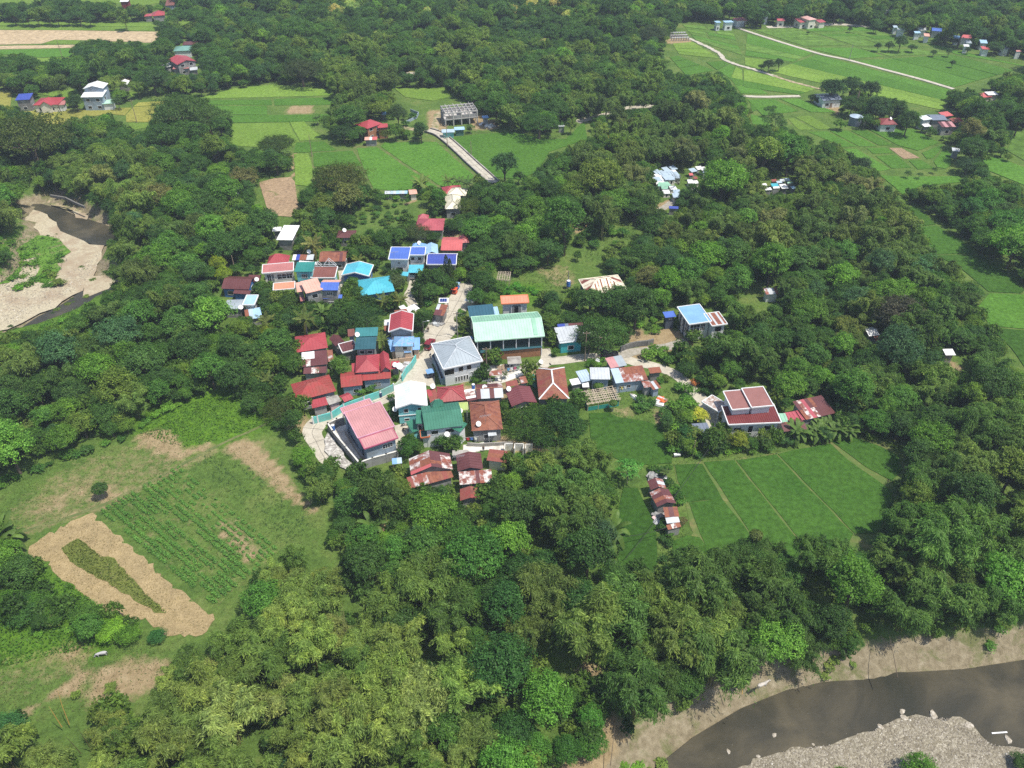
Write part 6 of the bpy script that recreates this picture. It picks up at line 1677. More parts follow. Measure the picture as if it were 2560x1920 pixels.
# ---- utility and lamp poles with wires
POLES={}
def pole(key,label,fr,x,y,hgt=8.5,arm=True,conc=False,lamp=None,aim=0.0,lean=(0,0)):
	p=P(fr,x,y)
	t=thing('utility_pole' if not lamp else 'lamp_post',label,'lamp post' if lamp else 'utility pole',(p[0],p[1],0),aim)
	r0=.16 if not lamp else .07
	MB().tube([(0,0,-.2),(lean[0]/2,lean[1]/2,hgt/2),(lean[0],lean[1],hgt)],[r0,r0*.8,r0*.6],8).build('pole',CONC if conc or lamp else WOOD,t)
	if lamp:
		MB().bar((0,0,hgt-.1),(1.3,0,hgt+.25),.07).build('lamp_arm',METAL,t)
		MB().box(1.1,-.12,hgt+.18,1.7,.12,hgt+.28).build('lamp_head',FRAME,t)
		if lamp==2:
			MB().bar((-.4,0,hgt+.3),(.4,0,hgt+.3),.5,.05).build('solar_panel',mat('solar_blue',(.012,.035,.20)),t)
	elif arm:
		MB().bar((-.9,0,hgt-.5),(.9,0,hgt-.5),.12).build('crossarm',WOOD,t)
		for k in (-.8,0,.8):
			MB().lathe([(.05,hgt-.44),(.07,hgt-.36),(.03,hgt-.26)],6,(k,0)).build('insulator',FRAME,t)
	POLES[key]=(p[0],p[1],hgt)
	return t
pole('a','tall grey utility pole on the bank above the lane houses','C8',562,235,9,True)
pole('b','thinner pole right of the grey utility pole on the lane','C8',745,205,7,True)
pole('c','wooden utility pole in the yard of the grey hipped house','C7',868,215,8.5,True)
pole('d','pale concrete pole beside the road under the deep teal roof','C4',1578,1060,8,True,True)
pole('e','utility pole beside the left edge of the causeway road','F2',1512,1160,9,True)
pole('f','thin pole at the corner of the rice plot behind the rain tree','F2',443,1235,8.5,False)
pole('g','leaning dark pole in the yellow green rice field','F1',1083,968,9.5,True)
pole('h','thin leaning pole in the green field by the harvested field','F1',492,452,8,False)
pole('i','white pole standing beside the valley farm road','F4',830,478,8,False,True)
pole('j','lamp post at the meadow corner of the village road','S',*px('S',739,1089),4.2,lamp=1,aim=.5)
pole('k','tall slim light post beside the parked red car','C4',965,1120,6.0,lamp=1,aim=0)
pole('l','thin pole at the right end of the bright rice field','F2',1700,1225,5.5,False)
pole('m','rusty topped lone pole in the dark trees left of the village','C1',335,760,6.5,False)
pole('n','thin white pole beside the blue drum stand in the grass','F6',568,860,6,False,True)
pole('o','short grey post at the lane bend beside the flower bed','C9',430,350,4,False,True)
pole('p','leaning post between the shacks and the canopy garden','C12',640,110,4.5,False)
pole('q','lamp post on the faded blue house corner','C4',790,1420,4.5,False,True)
MB_=P('F4',860,925)
tw=thing('lattice_tower','slim dark lattice mast next to the round water tank','tower',tuple(MB_))
for k in range(4):
	a=math.pi/4+k*math.pi/2
	MB().bar((math.cos(a)*1.0,math.sin(a)*1.0,0),(math.cos(a)*.15,math.sin(a)*.15,11),.12).build('leg',WOOD,tw)
for k in range(5):
	z=1.5+k*2
	s=1.0-.85*z/11
	MB().bar((-s*.7,-s*.7,z),(s*.7,s*.7,z+1.2),.08).build('brace',WOOD,tw)
wt=thing('water_tank','round blue grey water tank beside the lattice mast','water tank',tuple(P('F4',872,985)))
MB().lathe([(2.6,0),(2.6,3.4),(2.7,3.4),(2.7,3.6)],20).build('tank_body',SLATE,wt,smooth=False)
MB().lathe([(2.8,3.6),(.1,4.4)],20).build('tank_lid',SILVERB,wt)
clear('F4',[(835,925),(905,925),(905,985),(835,985)])
def wire(label,p,q,sag=1.2,r=.03):
	pts=[]
	p,q=Vector(p),Vector(q)
	for i in range(13):
		t=i/12
		v=p.lerp(q,t)
		v.z-=4*sag*t*(1-t)
		pts.append(v-p)
	o=MB().tube(pts,r,4).build('overhead_wire',mat('wire',(.03,.03,.03)),None,tuple(p))
	tag(o,label,'wire')
def pz(k,dx=0):
	return (POLES[k][0]+dx,POLES[k][1],POLES[k][2]-.4)
wire('slack wire between the two poles above the lane houses',pz('a'),pz('b'),.5)
wire('wire from the thinner lane pole down to the pink and grey shed',pz('b'),tuple(P('C8',900,180,3)),.5)
wire('wire from the grey lane pole toward the light grey tin roof',pz('a'),tuple(P('C5',1750,1200,4)),.8)
wire('wire from the grey lane pole toward the gymnasium',pz('a',-.5),tuple(P('C5',1500,1240,5)),.8)
wire('wire crossing the road from the concrete pole',pz('d'),(POLES['k'][0],POLES['k'][1],5.8),.8)
wire('pale cable strung over the field shacks toward the canopy garden',tuple(P('C12',170,830,3)),tuple(P('C12',750,62,4.5)),1.0,.05)
wire('pale cable from the banana plant to the southern field shack',tuple(P('C12',165,668,3)),tuple(P('C12',460,605,2.6)),.4,.05)
wire('short wire between the satellite mast and the lower red roofs',tuple(P('C6',1390,1100,2.5)),tuple(P('C6',1480,1075,3)),.2)
# ---- satellite dishes
for fr,x,y,z,lb in (('C1',618,830,3.5,'white dish on the small maroon roof by the dusty pink house'),('C1',1340,447,4.0,'white dish above the blue and white patchwork roof'),('C1',400,1215,3.8,'white dish on the grey flat roofs'),
						('C3',1760,868,3.4,'large white dish at the right end of the big red roof'),('C7',118,372,4.4,'white dish on the corner of the brick coloured roof'),('C7',495,712,5.0,'white dish in front of the lime green canopy'),
						('C7',315,1037,3.4,'white dish low on the wall of the green roofed house'),('C7',1167,408,3.9,'white dish on the corner of the wine coloured gable'),('C7',750,892,4.6,'white dish on the rust striped hipped roof'),
						('C2',928,990,5.6,'white dish on the pale blue ridge behind the white house'),('C6',1255,358,3.6,'pinkish dish beside the cyan wall'),('C1',1830,150,4.4,'pink dish on the half hidden maroon roof'),
						('C3',1178,432,6.4,'rusty dish on the dark teal roof edge'),('C5',1462,1565,.6,'white dish standing at the foot of the gymnasium lane'),('F4',1157,940,4.6,'tiny dish on the far maroon farmhouse'),
						('C7',834,385,4.0,'small cream dish on the maroon and silver patchwork roof'),('C8',735,240,.8,'small white dish beside the thinner lane pole'),('C3',1697,850,3.5,'small white dish on the red annex beside the big dish')):
	dish(fr,x,y,z,lb,.62 if 'large' not in lb else .85)
# ---- antenna on roofs
def antenna(fr,x,y,z,label):
	p=P(fr,x,y,z)
	t=thing('tv_antenna',label,'antenna',tuple(p))
	MB().bar((0,0,-.5),(0,0,1.8),.05).build('mast',METAL,t)
	MB().bar((-1.2,0,1.7),(1.2,.5,1.7),.04).build('boom',METAL,t)
	for k in range(7):
		s=-1.1+k*.37
		MB().bar((s-.2,.2*s-.5+.2,1.7),(s+.2,.2*s+.5+.1,1.7),.03).build('element',METAL,t)
antenna('C7',850,860,5.0,'comb like television antenna on the rust striped roof')
antenna('C7',880,370,4.6,'television antenna on the maroon and silver patchwork roof')
antenna('C7',480,1420,4.0,'television antenna on the plain dark maroon gable')
antenna('C2',585,1185,7.6,'thin antenna on the white house with blue roofs')
# ---- drums, tanks
def drum(fr,x,y,z,material,label,s=1.0):
	t=thing('water_drum',label,'drum',tuple(P(fr,x,y,z)))
	MB().lathe([(.30*s,0),(.30*s,.28*s),(.325*s,.30*s),(.30*s,.32*s),(.30*s,.6*s),(.325*s,.62*s),(.30*s,.64*s),(.30*s,.92*s),(.26*s,.95*s)],14).build('drum_body',material,t)
	MB().lathe([(.28*s,.95*s),(.28*s,1.0*s),(.1,1.02*s)],14).build('drum_lid',FRAME,t)
	return t
drum('C6',405,635,0.1,PLASTICB,'blue drum with a white lid inside the grey wall corner',1.5)
drum('C3',1500,1280,0.1,mat('dark_blue_plastic',(.03,.06,.14)),'dark drum standing against the turquoise wall',1.4)
drum('C7',683,395,3.3,PLASTICB,'blue and white drum on the patchwork roof edge',1.3)
drum('F6',572,838,2.4,PLASTICB,'blue drum raised on a stand in the tall grass',1.8)
drum('C1',1972,1015,.1,FRAME,'white tank beside the cyan hipped house',1.8)
st=thing('tank_stand','wooden stand carrying the raised blue drum','stand',tuple(P('F6',572,858)))
for sx in (-.5,.5):
	for sy in (-.5,.5):
		MB().box(sx-.06,sy-.06,0,sx+.06,sy+.06,2.3).build('leg',WOOD,st)
MB().box(-.7,-.7,2.3,.7,.7,2.38).build('platform',WOOD,st)
drum('C12',450,288,.1,PLASTICB,'blue drum beside the northern field shack',1.2)
# ---- vehicles
def loft(sections,material,name,parent):
	"""sections: list of (x, [(y,z)...]) outline rings along the length"""
	n=len(sections[0][1])
	V,Fc=[],[]
	for x,ring in sections:
		V+=[(x,y,z) for y,z in ring]
	for i in range(len(sections)-1):
		for k in range(n):
			Fc.append((i*n+k,i*n+(k+1) % n,(i+1)*n+(k+1) % n,(i+1)*n+k))
	Fc.append(tuple(range(n-1,-1,-1)))
	Fc.append(tuple((len(sections)-1)*n+k for k in range(n)))
	return MB().add(V,Fc).build(name,material,parent,smooth=False)
def car(label,fr,x,y,heading,paint,L=4.6,Wd=1.85,Hh=1.8,z=.07,cat='car',name='parked_car'):
	t=thing(name,label,cat,tuple(P(fr,x,y,z)),heading)
	hw=Wd/2
	def ring(w_,z0,z1,ch=.12):
		return [(-w_+ch,z0),(w_-ch,z0),(w_,z0+ch),(w_,z1-ch),(w_-ch,z1),(-w_+ch,z1),(-w_,z1-ch),(-w_,z0+ch)]
	h=L/2
	loft([(-h,ring(hw*.86,.38,.85)),(-h+.12,ring(hw*.97,.28,.98)),(-h+.5,ring(hw,.26,1.04)),(h-1.2,ring(hw,.26,1.04)),(h-.35,ring(hw*.98,.28,.96)),(h-.06,ring(hw*.88,.36,.80))],paint,'body',t)
	loft([(-h+.08,ring(hw*.82,.95,1.1)),(-h+.35,ring(hw*.80,.95,Hh-.04)),(-h+.8,ring(hw*.80,.95,Hh)),(h-2.3,ring(hw*.80,.95,Hh-.02)),(h-1.95,ring(hw*.79,.95,Hh-.16)),(h-1.2,ring(hw*.82,.95,1.08))],DARK,'window_band',t)
	loft([(-h+.34,ring(hw*.79,Hh-.06,Hh+.03,.04)),(h-2.25,ring(hw*.79,Hh-.06,Hh+.03,.04))],paint,'roof',t)
	for s in (-1,1):
		for xx in (-h+.9,-.1,h-1.9):
			MB().box(xx-.05,s*hw*.80-.04,.98,xx+.05,s*hw*.80+.04,Hh-.03).build('pillar',paint,t)
		MB().box(h-.10,s*hw*.62-.18,.62,h-.02,s*hw*.62+.18,.80).build('headlight',FRAME,t)
		MB().box(-h-.02,s*hw*.72-.12,.70,-h+.05,s*hw*.72+.12,.92).build('tail_light',mat('tail_red',(.45,.02,.02)),t)
		MB().box(h-1.75,s*(hw+.10)-.09,1.02,h-1.6,s*(hw+.10)+.09,1.16).build('mirror',paint,t)
		for xx in (-h+.85,h-.85):
			o=MB().lathe([(.34,-.12),(.36,-.06),(.36,.06),(.34,.12)],14).build('wheel',mat('tyre',(.02,.02,.02)),t,(xx,s*(hw-.1),.36))
			o.rotation_euler=(R(90),0,0)
			MB().lathe([(.20,-.13),(.20,.13)],10).build('rim',METAL,o)
	MB().box(-h-.03,-.25,.5,-h+.01,.25,.62).build('number_plate',FRAME,t)
	return t
car('dark red sport utility car parked on the road beside the faded blue house','C4',1065,1215,R(74),roofmat('paint_dark_red',(.20,.02,.03),.02,rough=.25),4.7,1.9,1.85)
car('white car parked nose out under the turquoise carport','C2',842,1440,R(-92),mat('paint_white',(.72,.72,.72),.02,1,.3),4.3,1.75,1.55)
car('dark parked car in the shade of the mango tree above the lane','C8',905,165,R(8),mat('paint_black',(.015,.016,.02),.05,1,.25),4.5,1.8,1.7)
clear('C8',[(860,120),(960,120),(960,175),(860,175)])
def tricycle(label,fr,x,y,heading,canopy,side,z=.08):
	"""motorcycle with a roofed passenger sidecar"""
	t=thing('motor_tricycle',label,'tricycle',tuple(P(fr,x,y,z)),heading)
	tyre=mat('tyre',(.02,.02,.02))
	for xx,yy,r0 in ((.75,.45,.30),(-.6,.45,.30),(-.35,-.75,.26)):
		o=MB().lathe([(r0-.05,-.05),(r0,-.03),(r0,.03),(r0-.05,.05)],14).build('wheel',tyre,t,(xx,yy,r0))
		o.rotation_euler=(R(90),0,0)
	m=MB().tube([(.75,.45,.3),(.55,.45,.95)],.04,6)
	m.tube([(.5,.45,.75),(-.1,.45,.55),(-.6,.45,.3)],.05,6)
	m.build('frame',METAL,t)
	MB().box(-.65,.32,.72,.05,.58,.82).build('seat',mat('black_vinyl',(.02,.02,.02)),t)
	loft([(.0,[(.34,.68),(.56,.68),(.58,.86),(.45,.95),(.32,.86)]),(.42,[(.36,.70),(.54,.70),(.55,.90),(.45,.98),(.35,.90)])],side,'fuel_tank',t)
	MB().tube([(.5,.12,.98),(.56,.45,1.02),(.5,.78,.98)],.025,6).build('handlebar',METAL,t)
	loft([(-.8,[(-1.05,.25),(.15,.25),(.15,.75),(-1.05,.75)]),(.3,[(-1.05,.25),(.15,.25),(.15,.8),(-1.05,.8)]),(.85,[(-.95,.35),(.05,.35),(.05,.6),(-.95,.6)])],side,'sidecar_body',t)
	for xx,yy in ((-.75,-1.0),(-.75,.1),(.3,-1.0),(.3,.1)):
		MB().box(xx-.03,yy-.03,.7,xx+.03,yy+.03,1.6).build('canopy_post',METAL,t)
	loft([(-.95,[(-1.15,1.58),(.7,1.58),(.66,1.68),(-1.1,1.68)]),(.2,[(-1.15,1.62),(.7,1.62),(.66,1.76),(-1.1,1.76)]),(.9,[(-1.1,1.52),(.65,1.52),(.6,1.62),(-1.05,1.62)])],canopy,'canopy',t)
tricycle('tricycle with a pale blue canopy at the top of the village road','C4',1545,150,R(70),PALEBLUE,PLASTICB)
tricycle('orange red tricycle parked behind the pale blue one','C4',1505,240,R(72),mat('paint_orange',(.62,.10,.04)),mat('paint_orange',(.62,.10,.04)))
tricycle('tricycle with a light blue canopy parked outside the grey yard wall','C7',85,220,R(20),LBLUE,mat('paint_dark',(.03,.03,.04)))
def motorbike(label,fr,x,y,heading,paint,z=.08):
	t=thing('motorcycle',label,'motorcycle',tuple(P(fr,x,y,z)),heading)
	tyre=mat('tyre',(.02,.02,.02))
	for xx in (.65,-.62):
		o=MB().lathe([(.24,-.05),(.3,-.03),(.3,.03),(.24,.05)],14).build('wheel',tyre,t,(xx,0,.3))
		o.rotation_euler=(R(90),0,0)
		MB().lathe([(.12,-.055),(.12,.055)],8).build('rim',METAL,o)
	MB().tube([(.65,0,.3),(.45,0,.98)],.04,6).tube([(.4,0,.75),(0,0,.45),(-.62,0,.3)],.06,6).build('frame',METAL,t)
	loft([(-.02,[(-.12,.62),(.12,.62),(.13,.82),(0,.9),(-.13,.82)]),(.36,[(-.08,.68),(.08,.68),(.1,.86),(0,.93),(-.1,.86)])],paint,'fuel_tank',t)
	loft([(-.75,[(-.08,.72),(.08,.72),(.06,.82),(-.06,.82)]),(0,[(-.13,.66),(.13,.66),(.12,.78),(-.12,.78)])],mat('black_vinyl',(.02,.02,.02)),'seat',t)
	MB().tube([(.38,-.34,1.0),(.45,0,1.02),(.38,.34,1.0)],.025,6).build('handlebar',METAL,t)
	MB().box(.5,-.09,.8,.62,.09,.98).build('headlight',FRAME,t)
motorbike('black and silver motorcycle beside the cyan walled house','C6',1395,580,R(15),mat('paint_silver',(.5,.5,.5),.05,1,.3))
motorbike('dark red motorcycle in front of the black and silver one','C6',1410,650,R(-10),mat('paint_dark_red2',(.22,.02,.03),.05,1,.3))
motorbike('motorcycle standing on the causeway road','F2',1490,1090,R(120),mat('paint_silver',(.5,.5,.5)),.45)
def small_boat(label,fr,x,y,heading,hull,trim_):
	t=thing('upturned_boat',label,'boat',tuple(P(fr,x,y)),heading)
	loft([(-1.9,[(-.15,.1),(.15,.1),(.1,.45),(-.1,.45)]),(-1.0,[(-.55,.0),(.55,.0),(.35,.55),(-.35,.55)]),(.3,[(-.65,.0),(.65,.0),(.42,.62),(-.42,.62)]),(1.3,[(-.45,.0),(.45,.0),(.3,.55),(-.3,.55)]),(2.1,[(-.06,.1),(.06,.1),(.05,.35),(-.05,.35)])],hull,'hull',t)
	MB().bar((-1.8,0,.58),(1.9,0,.58),.1,.08).build('keel',trim_,t)
def scrap(label,fr,x,y,heading,mats):
	"""covered jumble of sheets, boxes and a tarpaulin"""
	t=thing('scrap_heap',label,'scrap heap',tuple(P(fr,x,y)),heading)
	r=random.Random(int(x))
	for k in range(9):
		m=r.choice(mats)
		sx,sy,sz=r.uniform(.4,1.1),r.uniform(.3,.8),r.uniform(.2,.7)
		o=MB().box(-sx,-sy,0,sx,sy,sz).build('crate',m,t,(r.uniform(-1.5,1.5),r.uniform(-1,1),0),r.uniform(0,3))
		o.rotation_euler=(r.uniform(-.2,.2),r.uniform(-.25,.25),r.uniform(0,3))
	V,Fc=[],[]
	for i in range(7):
		for j in range(7):
			V.append((-1+i*.33,-.9+j*.3,.5+.35*math.sin(i*1.3)*math.cos(j*1.1)+.3*(1-abs(i-3)/3)))
	for i in range(6):
		for j in range(6):
			Fc.append((i*7+j,i*7+7+j,i*7+8+j,i*7+1+j))
	MB().add(V,Fc).build('tarpaulin',mats[0],t,smooth=True)
OR_=mat('orange_tarp',(.62,.13,.04),.1,1,.7)
small_boat('small white pointed boat lying in the grass below the lane houses','C8',1275,755,R(-48),FRAME,WOOD)
scrap('heap of scrap under an orange and silver tarpaulin beside the garden','C8',1620,800,.3,[OR_,METAL,FRAME,SILVER,WOOD])
scrap('pile of grey plastic sheeting inside the turquoise wall','C3',1855,890,.8,[mat('grey_sheet',(.5,.5,.52)),METAL,W_GREY])
scrap('sacks and grey tarpaulin beside the road below the rusty store','C4',1225,790,1.0,[SILVER,W_GREY,METAL])
scrap('small heap of white rubbish north of the field shacks','C12',385,255,.2,[W_GREY,W_GREY,SILVER])
scrap('white and pink sacks at the southern field shack','C12',412,530,.5,[W_GREY,W_PINK,METAL])
bt=thing('feeding_trough','white box on legs beside the round topped paddy','trough',tuple(P('C8',1835,1560)),.1)
MB().box(-.7,-.3,.5,.7,.3,.85).build('trough_box',FRAME,bt)
for sx in (-.6,.6):
	MB().box(sx-.05,-.25,0,sx+.05,.25,.5).build('leg',WOOD,bt)
b2=thing('fallen_sheet','grey tin sheet leaning at the edge of the shrubs','sheet',tuple(P('C8',1840,1450)),-.6)
MB().prism([(-1.6,-.5,.35),(1.6,-.5,.12),(1.6,.5,.5),(-1.6,.5,.7)],.04).build('sheet_panel',SILVERB,b2)
def laundry(label,fr,x,y,ang,cols):
	t=thing('laundry_line',label,'laundry',tuple(P(fr,x,y)),ang)
	for sx in (-2,2):
		MB().tube([(sx,0,0),(sx,0,1.9)],.05,5).build('post',WOOD,t)
	MB().bar((-2,0,1.8),(2,0,1.8),.03).build('line',FRAME,t)
	for k,c in enumerate(cols):
		x0=-1.7+k*.85
		m=MB()
		m.add([(x0,0,1.8),(x0+.35,.03,1.78),(x0+.7,0,1.8),(x0,.06,.95),(x0+.35,-.05,.9),(x0+.7,.05,.98)],[(0,1,4,3),(1,2,5,4)])
		m.build('cloth',mat('cloth_%d' % (k+len(cols)*10),c,.08,2,.9),t)
for q_ in (('laundry line with white and red cloth in the yard below the brick coloured roof','C7',640,1150,.1,[(.7,.7,.7),(.5,.05,.05),(.1,.2,.5),(.7,.7,.6)]),('laundry line with bright cloth beside the lane houses','C8',1150,660,.2,[(.6,.5,.1),(.7,.7,.7),(.05,.2,.4)]),
	('laundry line on the pale yard below the gymnasium','C7',1240,175,.3,[(.1,.3,.5),(.7,.7,.7),(.5,.1,.2),(.2,.4,.2),(.7,.6,.5)]),('laundry line beside the big maroon decked house','C9',320,590,1.2,[(.7,.7,.7),(.2,.2,.5)])):
	laundry(*q_)
motorbike('motorcycle parked beside the rusty roadside store','C4',1330,690,R(60),mat('paint_blue',(.03,.08,.3)))
motorbike('motorcycle parked at the grey yard wall','C4',1085,1400,R(100),mat('paint_silver',(.5,.5,.5)))
wire('wire from the concrete pole to the pole in the grey house yard',pz('d'),pz('c'),.8)
wire('wire from the grey house yard pole to the maroon and silver roof',pz('c'),tuple(P('C7',900,400,4)),.4)
scrap('timber and sheets stacked on the pale yard below the gymnasium','C7',1080,130,.5,[WOOD,BAMBOO,CONC])
scrap('stacked blocks and timber beside the concrete shell house','F2',1800,985,.2,[FRAME,WOOD,CONC])
scrap('building rubble heap right of the concrete shell house','F2',1850,1000,.9,[CONCW,CONC,FRAME])
# ---- river stones and driftwood
def stone_mesh(seed,r0):
	r=random.Random(seed)
	m=MB()
	V=[]
	n=7
	for j,(zz,rr) in enumerate(((0,.8),(.25,1.0),(.5,.75),(.62,.3))):
		for k in range(n):
			a=2*math.pi*k/n
			q=rr*r0*r.uniform(.75,1.15)
			V.append((q*math.cos(a),q*.75*math.sin(a),zz*r0))
	Fc=[]
	for j in range(3):
		for k in range(n):
			Fc.append((j*n+k,j*n+(k+1) % n,(j+1)*n+(k+1) % n,(j+1)*n+k))
	Fc.append(tuple(3*n+k for k in range(n)))
	return me_of('boulder',V,Fc,mat('pale_stone',(.50,.46,.40),.3,2,.95,(.3,.26,.2),.4,1.5,.08,5))
ST=[stone_mesh(k,1.0) for k in range(5)]
for i,(fr,x,y,s,lb) in enumerate((('C15',1778,738,.95,'large pale boulder in the shallows above the shingle bar'),('C15',1640,752,.8,'pale flat rock at the near tip of the shingle bar'),('C15',1632,722,.6,'small brownish rock beside the pale flat rock'),('C15',1527,797,.7,'pale stone at the left edge of the shingle bar'),
	('C15',1950,790,.9,'pale boulder on the far edge of the shingle bar'),('C15',2135,855,.8,'pale boulder near the right picture edge in the water'),('C15',1035,945,.55,'white stone at the lower water edge'),('C15',1022,835,.5,'lone speckled stone in mid river'),
	('C15',1208,880,.35,'tiny white stone in mid river'),('C15',1122,897,.35,'small stone left of the tiny white one'),('C15',803,912,.5,'low stones near the dark lower water'),('C15',945,935,.45,'white stone at the shingle tip'),('C15',1422,835,.4,'small white stone above the shingle'),
	('C13',1000,0,0,'')),1):
	if s:
		t=ob('boulder',ST[i % 5],None,tuple(P(fr,x,y,RIV_Z+.0)+[0,0,-.12]),i*1.3)
		t.scale=(s,s,s*.7)
		tag(t,lb,'boulder','stones in the river')
cob=[]
bar=gp('C15',[(860,1000),(960,945),(1100,905),(1330,875),(1450,835),(1600,760),(1700,750),(1900,755),(1990,840),(2060,880),(2212,900),(2500,900),(2500,1100),(860,1100)],RIV_Z)
bx=np.array(bar)
rr_=np.random.default_rng(5)
pts=np.stack([rr_.uniform(bx[:,0].min(),bx[:,0].max(),48000),rr_.uniform(bx[:,1].min(),bx[:,1].max(),48000)],-1)
keep=in_poly(pts[:,0],pts[:,1],bar)
pts=pts[keep]
dens=.5+.5*np.sin(pts[:,0]*.5+2)*np.sin(pts[:,1]*.8)
pts=pts[rr_.random(len(pts))<.35+.65*dens][:15000]
V,Fc=[],[]
for p in pts:
	s=rr_.uniform(.05,.16)*(1.8 if rr_.random()<.05 else 1)
	a=rr_.uniform(0,3.14)
	c_,s_=math.cos(a)*s,math.sin(a)*s
	b=len(V)
	z=RIV_Z+.1
	k=.7
	V+=[(p[0]+c_,p[1]+s_,z),(p[0]-s_*k,p[1]+c_*k,z),(p[0]-c_,p[1]-s_,z),(p[0]+s_*k,p[1]-c_*k,z),(p[0]+c_*.2,p[1]+s_*.2,z+s*.75)]
	Fc+=[(b,b+1,b+4),(b+1,b+2,b+4),(b+2,b+3,b+4),(b+3,b,b+4)]
def cobmat():
	m,t,out=new_mat('cobble')
	g=N(t,'ShaderNodeNewGeometry')
	surf(t,out,ramp(t,g.outputs['Random Per Island'],[(0,(.16,.135,.105)),(.6,(.30,.265,.21)),(.93,(.42,.38,.32)),(1,(.72,.69,.62))]),.9)
	return m
COB=cobmat()
tag(ob('river_pebbles',me_of('river_pebbles',V,Fc,COB)),'countless pale pebbles on the shingle bar',kind='stuff')
dw=thing('driftwood','pale plank floating near the right shingle end','plank',tuple(P('C15',2095,826,RIV_Z)+[0,0,.02]),R(2))
MB().bar((-1.3,0,.06),(1.3,.1,.06),.22,.10).build('plank',FRAME,dw)
bar=gp('F5',[(-100,900),(60,850),(330,880),(500,760),(700,640),(800,560),(760,700),(640,840),(430,960),(150,1120),(-100,1180)],RIV_Z)
bx=np.array(bar)
pts=np.stack([rr_.uniform(bx[:,0].min(),bx[:,0].max(),5000),rr_.uniform(bx[:,1].min(),bx[:,1].max(),5000)],-1)
pts=pts[in_poly(pts[:,0],pts[:,1],bar)][:2500]
V,Fc=[],[]
for p in pts:
	s=rr_.uniform(.1,.3)
	b=len(V)
	z=RIV_Z+.14
	V+=[(p[0]+s,p[1],z),(p[0],p[1]+s*.7,z),(p[0]-s,p[1],z),(p[0],p[1]-s*.7,z),(p[0],p[1],z+s*.6)]
	Fc+=[(b,b+1,b+4),(b+1,b+2,b+4),(b+2,b+3,b+4),(b+3,b,b+4)]
tag(ob('sandbar_pebbles',me_of('sandbar_pebbles',V,Fc,COB)),'scattered pebbles on the left sandbar',kind='stuff')
# ---------------------------------------------------------------- people and animals
def skin_body(name,joints,radii,edges,material,parent,sub=1):
	m=bpy.data.meshes.new(name)
	m.from_pydata(joints,edges,[])
	m.materials.append(material)
	o=ob(name,m,parent)
	md=o.modifiers.new('skin','SKIN')
	md.use_smooth_shade=True
	for i,r in enumerate(radii):
		sv_=m.skin_vertices[0].data[i]
		sv_.radius=(r,r)
		sv_.use_root=i==0
	s2=o.modifiers.new('sub','SUBSURF')
	s2.levels=sub
	s2.render_levels=sub
	return o
SKIN=mat('skin',(.30,.17,.11),.05,2,.6)
def person(label,fr,x,y,heading,shirt,trousers,z=.08):
	t=thing('person',label,'person',tuple(P(fr,x,y,z)),heading)
	J=[(0,0,.92),(0,0,1.15),(0,0,1.38),(.01,0,1.50),(.02,0,1.60),(.02,0,1.70),
	(0,.17,1.38),(.03,.24,1.14),(.12,.25,.92),(0,-.17,1.38),(-.02,-.24,1.14),(.06,-.26,.90),
	(.02,.10,.88),(.06,.11,.50),(.0,.11,.08),(.12,.11,.03),(-.02,-.10,.88),(-.04,-.11,.50),(-.10,-.11,.08),(.02,-.11,.03)]
	E=[(0,1),(1,2),(2,3),(3,4),(4,5),(2,6),(6,7),(7,8),(2,9),(9,10),(10,11),(0,12),(12,13),(13,14),(14,15),(0,16),(16,17),(17,18),(18,19)]
	Rr=[.14,.13,.15,.055,.09,.085,.06,.045,.035,.06,.045,.035,.085,.06,.04,.035,.085,.06,.04,.035]
	skin_body('body',J,Rr,E,SKIN,t)
	skin_body('shirt',[J[0],J[1],J[2],J[6],J[7],J[9],J[10]],[.155,.145,.165,.075,.06,.075,.06],[(0,1),(1,2),(2,3),(3,4),(2,5),(5,6)],shirt,t)
	skin_body('trousers',[J[0],J[12],J[13],J[14],J[16],J[17],J[18]],[.15,.10,.075,.055,.10,.075,.055],[(0,1),(1,2),(2,3),(0,4),(4,5),(5,6)],trousers,t)
	skin_body('hair',[(.0,0,1.66),(.0,0,1.73)],[.095,.085],[(0,1)],mat('hair_black',(.015,.012,.01)),t)
	for s in (-1,1):
		for k in range(5):
			hx,hy,hz=(J[8] if s>0 else J[11])
			MB().tube([(hx+.015*(k-2),hy,hz),(hx+.015*(k-2)+.01,hy+.004*s,hz-.06-.01*(2-abs(k-2))),(hx+.02*(k-2)+.02,hy,hz-.10)],.009,5).build('finger',SKIN,t)
person('person in dark blue standing beside the rusty roadside store','C4',1368,600,R(200),mat('shirt_blue',(.03,.06,.22)),mat('jeans',(.04,.06,.12)))
person('person in dark clothes at the road edge by the slim light post','C4',1040,960,R(-60),mat('shirt_dark',(.05,.04,.05)),mat('trousers_dark',(.03,.03,.04)))
person('person in white bending over laundry at the cream hipped house','C2',1385,590,R(-90),FRAME,mat('trousers_red',(.30,.03,.04)))
person('person in dark clothes on the pale alley above the rusty roofs','C7',822,1265,R(-90),mat('shirt_dark',(.05,.04,.05)),mat('jeans',(.04,.06,.12)))
